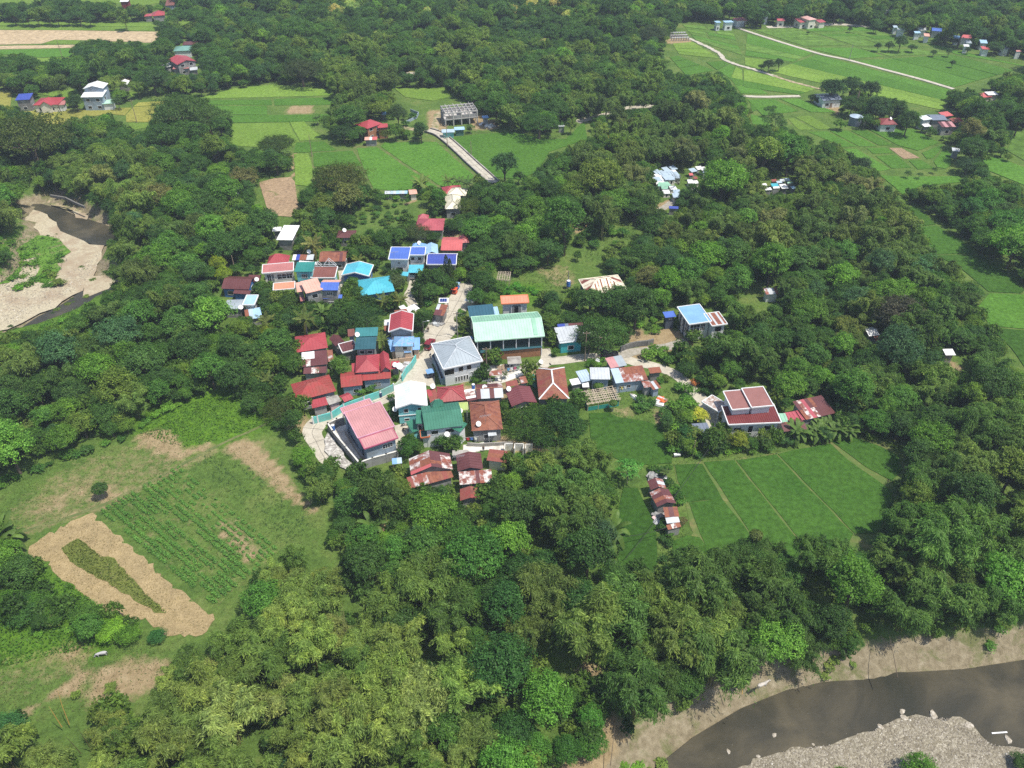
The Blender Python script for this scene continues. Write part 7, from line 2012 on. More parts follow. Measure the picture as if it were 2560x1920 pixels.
def cattle(label,fr,x,y,heading,hide,z=0.0,head_down=True,s=1.0):
	t=thing('cow',label,'cow',tuple(P(fr,x,y,z)+[0,0,terrain(*P(fr,x,y,z)[:2])-z if z==0 else 0]),heading)
	t.scale=(s,s,s)
	hd=[(1.15,0,1.0),(1.45,0,.62),(1.62,0,.35),(1.78,0,.12)] if head_down else [(1.15,0,1.35),(1.45,0,1.52),(1.65,0,1.48),(1.92,0,1.30)]
	J=[(0,0,1.02),(.45,0,1.0),(.85,0,1.08)]+hd+[(-.5,0,1.06),(-.85,0,1.12),(-1.0,0,.9),(-1.02,0,.45)]
	Rr=[.33,.31,.29,.2,.15,.15,.10,.31,.22,.04,.03]
	E=[(0,1),(1,2),(2,3),(3,4),(4,5),(5,6),(0,7),(7,8),(8,9),(9,10)]
	for sy in (-.2,.2):
		b=len(J)
		J+=[(.78,sy,.75),(.80,sy,.40),(.78,sy,.05)]
		Rr+=[.14,.085,.07]
		E+=[(2,b),(b,b+1),(b+1,b+2)]
		b=len(J)
		J+=[(-.62,sy,.80),(-.78,sy,.48),(-.72,sy,.05)]
		Rr+=[.18,.09,.07]
		E+=[(7,b),(b,b+1),(b+1,b+2)]
	skin_body('body',J,Rr,E,hide,t)
	hx,hy,hz=hd[2]
	for sy in (-1,1):
		MB().tube([(hx-.1,.08*sy,hz+.14),(hx-.16,.3*sy,hz+.22),(hx-.1,.38*sy,hz+.38)],[.04,.03,.012],6).build('horn',mat('horn',(.12,.10,.08)),t)
		MB().tube([(hx-.15,.12*sy,hz+.06),(hx-.2,.32*sy,hz+.04)],[.05,.02],5).build('ear',hide,t)
cattle('pale grey cow grazing at the edge of the straw plot shrubs','C13',815,755,R(195),mat('hide_grey',(.42,.41,.42),.15,3,.8),s=.8)
cattle('light grey cow standing in the shade on the sandy river bank','C15',958,606,R(20),mat('hide_pale',(.50,.46,.42),.15,3,.8),z=-1.0,head_down=False,s=.85)
# ================================================================ VEGETATION
def unit(v):
	return v/(np.linalg.norm(v,axis=-1,keepdims=True)+1e-9)
def leaf_quads(c,nrm,size,asp,g,ax=None):
	"""c, nrm (n,3); leaf shaped cards with normals nrm, a slight fold is given by twisting the far corners"""
	n=len(c)
	rv=unit(g.normal(size=(n,3)))
	u=unit(np.cross(nrm,rv)) if ax is None else unit(np.cross(np.cross(nrm,ax+rv*.45),nrm))
	v=np.cross(nrm,u)
	s=(size*g.uniform(.6,1.35,n))[:,None]
	a=u*s*.5
	b=v*s*.5*asp
	k=nrm*s*.12
	return np.stack([c-a,c-b*.9+k,c+a,c+b*.9+k],1)
TONE={}
def crown_broad(seed,R0=4.5,H0=9.0,lobes=16,per=300,leaf=.42,flat=.75,spread=.62,low=.30,clusters=14):
	g=np.random.default_rng(seed)
	Q=[]
	T=[]
	cz=H0*.62
	cen=[]
	k=0
	while len(cen)<lobes and k<4000:
		k+=1
		d=unit(g.normal(size=3))
		if d[2]<-.25:
			continue
		rad=g.uniform(.35,1.0)**.5
		p=np.array([d[0]*R0*spread*rad*1.05,d[1]*R0*spread*rad*1.05,cz+d[2]*(H0-cz)*.62*rad])
		if all(np.linalg.norm(p-q[0])>R0*.30 for q in cen):
			cen.append((p,R0*g.uniform(.28,.46)))
	for p,r in cen:
		cd=unit(g.normal(size=(clusters,3))+[0,0,.35])
		cd=unit(np.where(cd[:,2:3]<-.35,cd*[1,1,-.4],cd))
		ci=g.integers(0,clusters,per)
		d=unit(cd[ci]+g.normal(size=(per,3))*.20)
		rr=r*(g.uniform(.72,1.16,per))[:,None]*(1+.20*g.normal(size=clusters)[ci])[:,None]
		c=p+d*rr*[1,1,flat]
		out=unit(p-[0,0,cz-.5])
		nrm=unit(d*.45+out*.3+np.array([0,0,.45])+g.normal(size=(per,3))*.55)
		Q.append(leaf_quads(c,nrm,leaf,.62,g))
		T.append(np.clip(g.uniform(.05,.75)+.3*g.normal(size=clusters)[ci]*.6,.02,1))
	TONE['t']=np.concatenate(T)
	return np.concatenate(Q),cen
def limbs(cen,H0,R0,seed,rad=.24):
	r=random.Random(seed)
	mb=MB()
	zf_=H0*.34
	mb.tube([(0,0,-.4),(r.uniform(-.1,.1),r.uniform(-.1,.1),zf_*.5),(0,0,zf_)],[rad*1.35,rad,rad*.85],7)
	for p,rr in cen[::2]:
		mid=(p[0]*.4,p[1]*.4,zf_+(p[2]-zf_)*.5)
		mb.tube([(0,0,zf_-.2),mid,tuple(p)],[rad*.6,rad*.35,rad*.12],5)
	return mb
def crown_bamboo(seed,R0=4.5,H0=12.0,culms=22,per=300,leaf=.55):
	g=np.random.default_rng(seed)
	Q=[]
	T=[]
	paths=[]
	for i in range(culms):
		a=g.uniform(0,2*math.pi)
		out=R0*(g.uniform(.1,1)**.6)*1.0
		hh=H0*g.uniform(.62,1.0)*(1-.18*out/R0)
		base=np.array([math.cos(a),math.sin(a),0])*g.uniform(0,.9)
		dr=np.array([math.cos(a+g.uniform(-.3,.3)),math.sin(a+g.uniform(-.3,.3)),0])
		ts=np.linspace(0,1,9)
		pts=base+dr*(out*ts[:,None]**2.4)+np.array([0,0,1.])*(hh*(1-(1-ts[:,None])**1.55))
		droop=np.clip(ts-.8,0,1)[:,None]*np.array([0,0,-1.])*out*.9
		pts=pts+droop
		paths.append(pts)
		npl=5
		pt=np.array([.52,.68,.82,.93,1.0])+g.uniform(-.04,.0,npl)
		prd=R0*np.array([.13,.20,.25,.22,.14])*g.uniform(.8,1.25)
		pi=g.choice(npl,per,p=[.08,.22,.30,.26,.14])
		bp=np.stack([np.interp(pt,ts,pts[:,k]) for k in range(3)],-1)[pi]
		nsp=26
		sd_=unit(g.normal(size=(nsp,3))+[0,0,.25])
		si=g.integers(0,nsp,per)
		d=unit(sd_[si]+g.normal(size=(per,3))*.17)
		rr=prd[pi][:,None]*g.uniform(.35,1.25,per)[:,None]*(1+.32*g.normal(size=nsp)[si])[:,None]
		c=bp+d*rr*[1,1,.8]+dr*rr*.35
		c[:,2]-=(rr[:,0]**2)*.30
		nrm=unit(d*.45+np.array([0,0,.5])+dr*.2+g.normal(size=(per,3))*.6)
		Q.append(leaf_quads(c,nrm,leaf,.24,g,d*[1,1,.3]+[0,0,-.75]))
		T.append(np.clip(g.uniform(.1,.7)+.22*g.normal(size=nsp)[si],.02,1))
	TONE['t']=np.concatenate(T)
	return np.concatenate(Q),paths
VAR={}
def variant(kind,i):
	key=(kind,i)
	if key in VAR:
		return VAR[key]
	if kind=='broad':
		Rr,Hh,lob,flat,per=[(4.4,9,17,.78,560),(4.8,9.5,20,.7,520),(4.0,10,15,.95,560),(5.2,8.5,22,.62,520),(4.2,8.6,13,.85,640),(4.6,10.5,18,.9,540)][i]
		q,cen=crown_broad(100+i,Rr,Hh,lob,per,.35,flat,clusters=18)
		v=(me_quads('crown',q,LEAF,TONE['t']),me_of('trunk',*_vf(limbs(cen,Hh,Rr,i)),BARK),Rr,Hh)
	elif kind=='rain':    # wide umbrella of many small tufts
		q,cen=crown_broad(200+i,8.0,10.5,50,420,.38,.52,.78)
		v=(me_quads('crown',q,LEAF,TONE['t']),me_of('trunk',*_vf(limbs(cen,10.5,8,i,.5)),BARK),8.0,10.5)
	elif kind=='airy':
		q,cen=crown_broad(300+i,3.6,8.0,12,150,.40,.9,.7)
		v=(me_quads('crown',q,LEAF,TONE['t']),me_of('trunk',*_vf(limbs(cen,8,3.6,i,.15)),BARKP),3.6,8.0)
	elif kind=='shrub':
		q,cen=crown_broad(400+i,1.6,2.2,8,110,.34,.8,.6)
		v=(me_quads('crown',q,LEAF,TONE['t']),me_of('stem',*_vf(limbs(cen,2.2,1.6,i,.07)),BARK),1.6,2.2)
	elif kind=='bamboo':
		Rr,Hh,cu=[(4.8,12.5,19),(4.2,13.5,16),(5.6,11.5,21),(4.0,12,14),(5.0,14,18)][i]
		q,paths=crown_bamboo(500+i,Rr,Hh,cu,1100,.66)
		mb=MB()
		for p in paths[::2]:
			mb.tube([tuple(x) for x in p[:-1]],[.06*(1-.09*k) for k in range(len(p)-1)],4)
		v=(me_quads('foliage',q,LEAF,TONE['t']),me_of('culm',mb.V,mb.F,CULM),Rr,Hh)
	VAR[key]=v
	return v
def _vf(mb):
	return mb.V,mb.F
NV={'broad': 6,'rain': 2,'airy': 3,'shrub': 4,'bamboo': 5}
NAME={'broad': 'broadleaf_tree','rain': 'rain_tree','airy': 'sapling_tree','shrub': 'shrub','bamboo': 'bamboo_clump'}
CAT={'broad': 'tree','rain': 'tree','airy': 'tree','shrub': 'shrub','bamboo': 'bamboo'}
COLN=[('dark green',C_DARK),('deep green',(.036,.085,.022)),('mid green',C_MID),('bluish green',C_BLUEG),('fresh green',(.065,.14,.022)),('bright green',C_BRIGHT),('olive green',C_OLIVE),('yellow green',C_YELG),('brownish',C_BROWN)]
def plant(kind,i,x,y,z,scale,sz,rz,col,label=None,group=None,full=True,name=None,cat=None):
	c,tr,Rr,Hh=variant(kind,i)
	t=thing(name or NAME[kind],label,cat or CAT[kind],(x,y,z),rz,group)
	t.scale=(scale,scale,scale*sz)
	o=ob(c.name.split('.')[0],c,t)
	g=random.Random(int(x*31+y*17))
	v=g.uniform(.80,1.22)*(1.10 if kind=='bamboo' else 1.36)
	o.color=tuple(min(1,k*v*g.uniform(.95,1.05)) for k in col)+(1,)
	if full:
		ob(tr.name.split('.')[0],tr,t)
	return t
TREES = []      # every tree: dict(kind, i, x, y, z, s, sz, rz, col, colname, label)
def at_tree(fr,x,y,rpx,kind='broad',col=None,i=None,sz=1.0,label=None,name=None,cat=None,crown_z=.62,group=None):
	"""a tree whose crown centre shows at (x, y) and whose crown spans about rpx photo pixels each side"""
	u,v=px(fr,x,y)
	i=(int(x*3+y*7)) % NV[kind] if i is None else i
	_,_,Rr,Hh=variant(kind,i)
	z=5.0
	for _ in range(4):
		p=hit(u,v,z)
		dep=(H-z)/(sT+(v-960)/F*cT)
		s=rpx*dep/F/Rr
		z=Hh*s*sz*crown_z+terrain(p[0],p[1])*1.0
	gz=float(terrain(p[0],p[1]))
	TREES.append(dict(kind=kind,i=i,x=float(p[0]),y=float(p[1]),z=gz,s=s,sz=sz,rz=random.random()*6.28,col=col or C_MID,label=label,fixed=True,name=name,cat=cat,group=group))
# ---- trees one can name
at_tree('D',735,385,68,'rain',(.050,.066,.015),0,label='large dark rain tree standing at the corner of the bright rice fields')
at_tree('D',600,312,46,'rain',(.040,.066,.017),1,label='dark rain tree at the lower edge of the terraced rice field')
at_tree('D',1165,265,52,'rain',(.035,.085,.018),1,label='rain tree by the bright rice field and the pale hill road')
at_tree('D',1090,356,36,'broad',(.034,.075,.026),2,label='single dark tree in the field right of the causeway road')
at_tree('D',650,150,52,'rain',(.040,.062,.020),0,label='spreading dark rain tree behind the terraced rice field')
at_tree('D',60,295,105,'rain',(.055,.078,.018),0,label='huge spreading tree above the left river bend')
at_tree('F1',1430,870,75,'rain',(.040,.075,.018),1,label='broad dark tree right of the leaning pole field')
at_tree('F1',1640,930,55,'rain',(.040,.072,.018),0,label='second broad dark tree at the edge of the terraced field')
at_tree('F3',1250,270,40,'rain',(.030,.050,.022),1,label='umbrella shaped dark tree before the far half built house')
at_tree('C8',1080,340-0,5,'shrub',C_BROWN,label='tiny brown shrub beside the lane')
at_tree('C7',1440,850,56,'rain',(.036,.082,.014),0,label='big rain tree right of the rust striped house')
at_tree('C7',1900,800,50,'broad',(.030,.078,.018),1,label='dark round tree below the white ridged rusty roof')
at_tree('C7',1700,1040,46,'rain',(.036,.084,.016),1,label='lower rain tree above the white ruins')
at_tree('C7',2050,960,40,'broad',(.033,.085,.018),3,label='dark tree at the edge of the round topped paddy')
at_tree('C10',500,850,66,'rain',(.036,.080,.018),1,label='mango tree spreading over the shaded lane')
at_tree('C10',330,900,40,'broad',(.030,.068,.018),0,label='dark mango tree over the light grey tin roof edge')
at_tree('F6',760,1180,5,'shrub',C_MID,label='small shrub hidden at the mango tree foot')
at_tree('C10',1120,470,30,'broad',(.085,.175,.025),2,label='bright lime coloured tree left of the modern blue house')
at_tree('C10',640,480,50,'broad',(.033,.075,.018),1,label='dark tree in front of the cream striped roof')
at_tree('C10',330,500,42,'broad',(.035,.075,.018),4,label='dark tree left below the cream striped roof')
at_tree('C10',850,560,56,'broad',(.033,.075,.018),5,label='tall dark tree above the bare sandy slope')
at_tree('C4',910,740,27,'broad',(.028,.068,.014),0,label='round dark tree between the red gable and the rusty store')
at_tree('C4',1670,850,14,'airy',(.05,.11,.02),label='small dark tree at the roadside by the gymnasium')
at_tree('C3',1300,190,48,'rain',(.026,.066,.018),0,label='broad dark tree above the dark teal roofs')
at_tree('C3',940,850,30,'broad',(.055,.115,.018),4,label='bright round tree left of the big red complex')
at_tree('C3',640,950,14,'airy',(.06,.12,.025),label='small tree over the white patched maroon roof')
at_tree('C11',1720,150,45,'rain',(.055,.080,.022),1,label='broad olive tree at the lower left end of the turquoise wall')
at_tree('C11',1550,110,32,'broad',(.040,.085,.02),3,label='dark tree left of the broad olive tree')
at_tree('C11',1860,440,34,'broad',(.095,.190,.025),3,label='bright green tree at the bend of the village road')
at_tree('C11',1900,530,24,'broad',(.090,.180,.025),1,label='second bright green tree below the road bend')
at_tree('C6',1440,850,30,'broad',(.045,.12,.018),0,label='leafy tree between the pink roofed house and the green roofed house')
at_tree('C6',1580,880,18,'broad',(.05,.11,.02),2,label='smaller tree below the green roofed house')
at_tree('C6',2010,850,14,'airy',(.055,.14,.025),label='sapling left of the rust striped house wall')
at_tree('C6',1900,810,12,'airy',(.055,.14,.025),label='sapling in the garden of the green roofed house')
at_tree('C7',240,1130,20,'airy',(.055,.13,.025),label='light green garden tree above the white streaked rusty gable')
at_tree('C7',450,1100,18,'airy',(.055,.14,.02),label='light green garden tree above the roofless grey room')
at_tree('C7',750,170,16,'airy',(.05,.11,.04),label='bluish papaya like tree beside the grey hipped house')
at_tree('C7',1430,160,13,'airy',(.07,.17,.025),label='slim bright sapling between the pale yard and the rusty roofs')
at_tree('C7',1440,300,14,'airy',(.06,.15,.02),label='bright leafy sapling below the slim bright one')
at_tree('C5',1600,880,26,'broad',(.075,.150,.028),2,label='light green tree at the right end of the gymnasium')
at_tree('C5',1930,800,24,'broad',(.04,.095,.02),0,label='dark tree behind the light grey tin roof')
at_tree('C5',470,150,34,'broad',(.040,.100,.02),1,label='dark tree behind the deep teal roof by the road end')
at_tree('C5',360,440,26,'broad',(.045,.11,.022),4,label='tree between the white hut and the deep teal roof')
at_tree('C5',620,480,22,'broad',(.065,.135,.022),5,label='bright tree behind the orange roofed house')
at_tree('C2',900,830,32,'rain',(.045,.075,.025),0,label='dark mango tree in front of the rose red hipped house')
at_tree('C2',1150,890,18,'broad',(.038,.085,.02),3,label='dark tree right of the mango tree by the rose red house')
at_tree('C2',650,890,24,'broad',(.048,.105,.02),4,label='green tree left of the mango tree behind the blue roofs')
at_tree('C2',1200,340,22,'broad',(.05,.12,.02),2,label='tree at the left of the cream hipped house')
at_tree('C2',1620,480,38,'rain',(.055,.085,.015),1,label='broad tree covering the right of the cream hipped house')
at_tree('C2',1870,1330,20,'broad',(.06,.15,.018),1,label='bright green tree left of the bamboo hut frame')
at_tree('C2',1830,1500,22,'broad',(.06,.15,.018),0,label='second bright green tree below the bamboo hut frame')
at_tree('C2',620,1500,26,'broad',(.055,.085,.035),3,label='greyish tree beside the cyan hipped house')
at_tree('C2',1170,550,12,'shrub',(.04,.11,.025),label='round bush left below the cream hipped house')
at_tree('C1',90,620,24,'broad',(.15,.20,.018),2,label='yellow green tree at the left of the village')
at_tree('C1',150,740,24,'broad',(.14,.19,.018),0,label='second yellow green tree above the dark maroon house')
at_tree('C1',1420,150,15,'airy',(.15,.21,.02),label='yellow green tree right of the white flat roofed building')
at_tree('C1',760,1080,24,'broad',(.034,.078,.02),4,label='dark tree below the dusty pink roofed house')
at_tree('C1',1050,1130,26,'broad',(.05,.095,.02),1,label='olive tree left of the peach and blue house')
at_tree('C1',1950,870,20,'broad',(.04,.10,.022),0,label='round tree in front of the cyan gabled house')
at_tree('C1',800,1530,28,'broad',(.12,.17,.022),3,label='yellow green tree below the left coconut palms')
at_tree('C9',220,610,25,'broad',(.30,.30,.045),4,.8,label='yellow flowering shrub tree beside the lane and the slate canopy',name='flowering_tree')
at_tree('C9',430,850,28,'broad',(.070,.095,.025),1,.9,label='olive tree in front of the big maroon decked house')
at_tree('C9',660,880,28,'broad',(.11,.14,.018),5,.8,label='yellowish tree below the big maroon decked house')
at_tree('C9',940,880,20,'airy',(.06,.12,.035),label='pale tree at the right front corner of the big house')
at_tree('C9',80,820,26,'broad',(.035,.10,.03),2,.8,label='bluish green tree left of the slate grey canopy')
at_tree('C9',1180,880,20,'broad',(.05,.12,.035),0,.7,label='shrubby tree before the dark maroon tin roof')
at_tree('F4',160,520,8,'airy',(.05,.10,.025),label='small field tree beside the farm road bend')
at_tree('C12',200,200,36,'airy',(.065,.185,.04),1,label='feathery bright green tree between the two dark paddies')
at_tree('C12',545,385,16,'broad',(.04,.11,.02),2,.8,label='round bush tree right of the field shacks')
at_tree('C12',570,560,14,'airy',(.12,.10,.05),label='brownish bare shrub at the southern field shacks')
at_tree('F7',1230,1060,64,'broad',(.062,.066,.045),1,1.0,label='greyish brown leafless looking tree in the eastern woods')
at_tree('F4',1800,1040,34,'broad',(.10,.095,.035),2,label='brownish tree beside the farm complex')
at_tree('F4',930,1310,30,'broad',(.030,.058,.024),4,.8,label='lone round dark tree at the lower paddy edge')
at_tree('F4',1770,1300,32,'broad',(.032,.072,.030),3,.8,label='round bluish tree below the grey tin shed')
at_tree('F4',700,700,32,'broad',(.026,.060,.024),0,label='dark tree behind the slate roofed bungalow')
at_tree('F4',850,680,32,'broad',(.028,.062,.022),1,label='second dark tree behind the slate roofed bungalow')
at_tree('F4',1000,720,26,'broad',(.030,.064,.026),2,label='third dark tree in the row behind the bungalow')
at_tree('F4',860,820,32,'broad',(.040,.085,.02),3,label='broad tree in front of the row behind the bungalow')
at_tree('F4',1060,850,34,'broad',(.030,.066,.024),4,label='big dark tree above the maroon farmhouse')
at_tree('F4',1200,850,28,'broad',(.036,.078,.022),0,label='dark tree right above the maroon farmhouse')
at_tree('F4',1300,960,28,'broad',(.036,.078,.020),5,label='tree between the maroon farmhouse and the farm complex')
at_tree('F4',960,950,18,'airy',(.05,.11,.025),label='light tree between the water tank and the maroon farmhouse')
at_tree('F4',765,985,18,'shrub',(.09,.17,.03),label='bright shrub left of the water tank')
for k_,(x_,y_,r0_) in enumerate([(1060,365,10),(1150,360,13),(1240,335,18),(1330,375,13),(840,232,7),(1500,415,9),(1620,410,9),(1650,500,8),(200,510,16),(280,500,13),(140,525,10),(505,258,5),(1770,395,8),(1050,215,12),(1030,225,12)]):
	at_tree('F4',x_,y_,r0_,'broad',(.036,.075,.026),label=f'{NTH[k_]} dark field tree or bush along the wide valley bunds',group='field trees in the wide valley')
for k_,(x_,y_,r0_) in enumerate([(200,870,14),(260,930,20),(190,960,15),(300,980,16),(380,1040,9),(620,1130,8),(480,1090,8),(1400,1010,9),(1480,1040,14),(1300,1370,10),(1510,1340,8),(1390,1380,9),(240,850,8)]):
	at_tree('F4',x_,y_,r0_,'airy',(.050,.10,.028),label=f'{NTH[k_]} thin sapling on the grassy bunds around the fenced bungalow',group='saplings on the paddy bunds')
at_tree('F1',590,800,22,'broad',(.034,.075,.022),1,label='dark tree between the red and white houses in the yellow fields')
at_tree('F1',930,800,16,'airy',(.045,.09,.025),label='tree right of the tall grey blue house')
at_tree('F1',1200,620,32,'broad',(.034,.072,.025),0,label='dark tree left below the far red gabled house')
at_tree('F1',1310,660,24,'broad',(.045,.085,.025),3,label='olive dark tree below the far red gabled house')
at_tree('F2',1100,1030,22,'broad',(.055,.115,.018),4,label='leafy tree right of the orange brown farmhouse')
at_tree('F2',1020,1060,15,'broad',(.085,.12,.02),0,label='yellowish small tree at the farmhouse corner')
at_tree('F2',1300,1030,22,'broad',(.034,.078,.026),2,label='dark tree at the start of the causeway road')
at_tree('F2',730,920,40,'broad',(.045,.098,.02),1,label='tall tree left of the orange brown farmhouse')
at_tree('F2',690,1040,30,'broad',(.030,.072,.022),3,label='dark tree in front of the tall farmhouse tree')
at_tree('F2',1120,900,26,'broad',(.045,.075,.025),5,label='dark tree inside the fenced compound')
at_tree('F2',1695,1005,12,'airy',(.06,.11,.03),label='small tree in front of the concrete shell house')
at_tree('F2',150,1160,44,'rain',(.036,.070,.016),1,label='dark tree at the left border of the terraced rice strip')
at_tree('F1',1500,560,5,'shrub',C_DARK,label='small shrub under the far red gabled house')
at_tree('C15',1720,1010,50,'broad',(.055,.135,.018),1,.8,label='leafy tree top poking up at the lower picture edge on the shingle')
at_tree('C15',1340,1025,26,'broad',(.06,.14,.018),4,.8,label='small leafy tree top at the bottom edge left of the larger one')
at_tree('C15',2200,960,26,'broad',(.05,.10,.025),0,.8,label='bush at the lower right corner of the shingle bar')
at_tree('C13',880,540,44,'broad',(.10,.20,.022),3,.7,label='bright lime shrubs at the lower edge of the straw plot',name='large_shrub',cat='shrub')
at_tree('C13',1010,580,34,'broad',(.085,.18,.022),1,.7,label='bright lime shrub right of the largest lime shrub',name='large_shrub',cat='shrub')
at_tree('C13',1240,600,24,'broad',(.03,.10,.025),0,.6,label='dark green shrub at the straw plot lower corner',name='large_shrub',cat='shrub')
at_tree('C13',190,380,58,'broad',(.035,.085,.018),3,.5,label='big dark bush mass left of the straw plot',name='large_shrub',cat='shrub')
at_tree('C13',440,400,44,'broad',(.055,.125,.018),1,.5,label='mid green bush right of the big dark bush',name='large_shrub',cat='shrub')
at_tree('C13',300,300,36,'broad',(.050,.12,.018),2,.5,label='bush behind the big dark bush near the straw',name='large_shrub',cat='shrub')
at_tree('C13',60,330,40,'broad',(.050,.12,.018),5,.5,label='bush at the left picture edge beside the big dark bush',name='large_shrub',cat='shrub')
at_tree('C13',40,1330,52,'broad',(.035,.115,.035),4,.7,label='bluish green bush at the lower left picture edge',name='large_shrub',cat='shrub')
at_tree('C13',600,1065,14,'shrub',C_OLIVE,label='small olive bush alone in the lower left grass')
at_tree('C13',870,1010,16,'bamboo',C_YELG,label='low bamboo sprout at the edge of the lower left meadow',sz=.5)
rq_=random.Random(17)
W8={580: 'at the upper left',1300: 'above the centre',930: 'behind the red farmhouse',50: 'at the top centre',280: 'left of the valley',560: 'beside the valley edge',200: 'below the top blossoms',370: 'in the middle slope',870: 'below the pale hill road',600: 'above the pale hill road'}
for fr_,x0_,x1_,y0_,y1_,n_ in (('F2',580,780,20,110,9),('F2',1300,1400,60,120,3),('F2',930,1020,270,390,3),('F3',50,260,20,110,8),('F3',280,640,10,60,9),('F3',560,660,90,170,3),('F3',200,380,110,180,4),('F3',370,420,330,380,2),('F3',870,960,1100,1160,2),('F3',600,620,690,740,1)):
	for k_ in range(n_):
		at_tree(fr_,rq_.uniform(x0_,x1_),rq_.uniform(y0_,y1_),rq_.uniform(11,17),'broad',(.24+rq_.uniform(0,.12),.27+rq_.uniform(0,.06),.11),label=f'{NTH[k_]} cream blossomed tree in the hill woods {W8[x0_]}',name='blossoming_tree',group='cream blossoming trees of the wooded hill')
# papaya like tree in the meadow, cypress columns, palms, banana plants -----------------------------------
def palm_frond(L=3.6,n=20,droop=1.5,up=.55,wid=.62,seed=0):
	r=random.Random(seed)
	V,Fc=[],[]
	pts=[]
	for i in range(n+1):
		t=i/n
		pts.append((L*t*(1-.12*t),0,L*(up*t-droop*.42*t*t)))
	for i in range(1,n):
		x,y,z=pts[i]
		x2,y2,z2=pts[min(i+1,n)]
		w_=wid*(math.sin(math.pi*min(1,(i/n)*.92+.08))**.6)
		for s in (-1,1):
			b=len(V)
			k=r.uniform(.85,1.1)
			V+=[(x,0,z),(x+.13,0,z),(x+.42*k,s*w_*k,z-.34*w_*k),(x+.22*k,s*w_*k*.96,z-.38*w_*k)]
			Fc.append((b,b+1,b+2,b+3))
	for i in range(n):
		b=len(V)
		x,y,z=pts[i]
		x2,_,z2=pts[i+1]
		V+=[(x,-.035,z),(x,.035,z),(x2,.03,z2),(x2,-.03,z2)]
		Fc.append((b,b+1,b+2,b+3))
	return V,Fc
PALM_L=leaf_mat('palm_leaf','obj',None,.3)
FROND=[]
for k in range(4):
	V,Fc=palm_frond(3.7,20,[1.3,1.9,2.5,.8][k],[.75,.5,.2,1.0][k],.62,k)
	FROND.append(me_of('frond',V,Fc,PALM_L))
TRUNKP=[]
for hh in (5,8):
	mb=MB().tube([(0,0,-.3),(.15,.05,hh*.4),(.25,.0,hh*.75),(.1,0,hh)],[.24,.16,.14,.13],8)
	TRUNKP.append((me_of('trunk',mb.V,mb.F,BARKP),hh))
NUT=MB().lathe([(.02,0),(.13,.08),(.14,.18),(.02,.30)],8)
NUTM=me_of('coconut',NUT.V,NUT.F,mat('coconut',(.16,.17,.04)))
def palm(fr,x,y,rpx,label,hgt=1,col=(.10,.135,.030),n=19):
	u,v=px(fr,x,y)
	tm,hh=TRUNKP[hgt]
	z=hh
	for _ in range(3):
		p=hit(u,v,z)
		dep=(H-z)/(sT+(v-960)/F*cT)
		s=rpx*dep/F/3.7
		z=hh*s
	t=thing('coconut_palm',label,'palm',(p[0],p[1],float(terrain(p[0],p[1]))),random.random()*6,)
	t.scale=(s,s,s)
	ob('trunk',tm,t)
	r=random.Random(int(x+y))
	for k in range(n):
		o=ob('frond',FROND[[3,0,1,2][min(3,int(k/n*4))]],t,(.1,0,hh))
		o.rotation_euler=(r.uniform(-.1,.1),r.uniform(-.15,.15),k*2.4+r.uniform(-.2,.2))
		c=r.uniform(.8,1.25)
		yy=1.5 if k>n*.8 else 1.0
		o.color=(col[0]*c*yy,col[1]*c*(1.15 if yy>1 else 1),col[2]*c,1)
	for k in range(4):
		ob('coconut',NUTM,t,(.1+.2*math.cos(k*1.6),.2*math.sin(k*1.6),hh-.35))
palm('C3',450,210,33,'largest coconut palm standing behind the brick red hipped roof')
palm('C3',1520,500,22,'coconut palm between the dark teal roofs and the faded blue roof',1)
palm('C1',1390,340,32,'coconut palm above the rusty brown gable with yellowish fronds',0,(.17,.175,.05))
palm('C1',740,1400,28,'coconut palm below the blue and rust lean-to',0,(.12,.15,.035))
palm('C1',2020,560,18,'small palm beside the cyan gabled house',0,(.14,.17,.03))
palm('C4',210,390,25,'palm in front of the cyan hipped roof',0)
palm('C4',510,370,25,'palm right of the one before the cyan hipped roof',0,(.12,.14,.03))
palm('C2',1320,120,18,'palm left of the rose red roof by the far field',0)
palm('C2',1470,130,18,'palm behind the rose red roof by the far field',0,(.07,.11,.03))
palm('C2',1590,160,20,'tallest palm right of the rose red roof by the far field',1,(.06,.10,.03))
palm('C7',1800,1360,30,'coconut palm right of the white ruins',0,(.075,.12,.03))
palm('D',575,820,24,'coconut palm left of the wide peeling red roof',0,(.11,.15,.035))
palm('F1',440,545,20,'pale palm in the wooded belt at the upper left',0,(.15,.17,.08))
palm('F2',1180,540,12,'palm at the bare road stretch in the woods',0,(.14,.15,.06))
palm('F3',785,555,18,'pale drooping palm in the middle of the wooded hill',0,(.16,.15,.07))
palm('F2',1600,700,14,'palm at the edge of the clearing above the shell house',0)
palm('F2',1920,960,12,'palm right of the rubble beside the shell house',0)
palm('C12',450,225,16,'young palm above the northern field shack',0,(.08,.13,.03))
palm('F7',2110,680,14,'yellowish palm in the tree belt of the right edge',0,(.18,.18,.05))
palm('C7',1120,200,10,'small potted palm below the pale yard',0,(.07,.10,.03))
palm('F2',480,930,14,'palm like plant at the edge of the terraced rice field',0,(.07,.12,.03))
def banana_leaf(L=2.2,droop=1.0,up=1.2,wid=.34):
	V,Fc=[],[]
	n=6
	for i in range(n+1):
		t=i/n
		w_=wid*math.sin(math.pi*min(.97,t*.9+.06))**.5
		x,z=L*t*.8,L*(up*t-droop*t*t)
		V+=[(x,-w_,z-.08),(x,0,z),(x,w_,z-.08)]
	for i in range(n):
		b=i*3
		Fc+=[(b,b+3,b+4,b+1),(b+1,b+4,b+5,b+2)]
	return V,Fc
BAN=[me_of('leaf',*banana_leaf(2.3,d,u_),PALM_L) for d,u_ in ((.7,1.3),(1.1,1.2),(1.3,.9))]
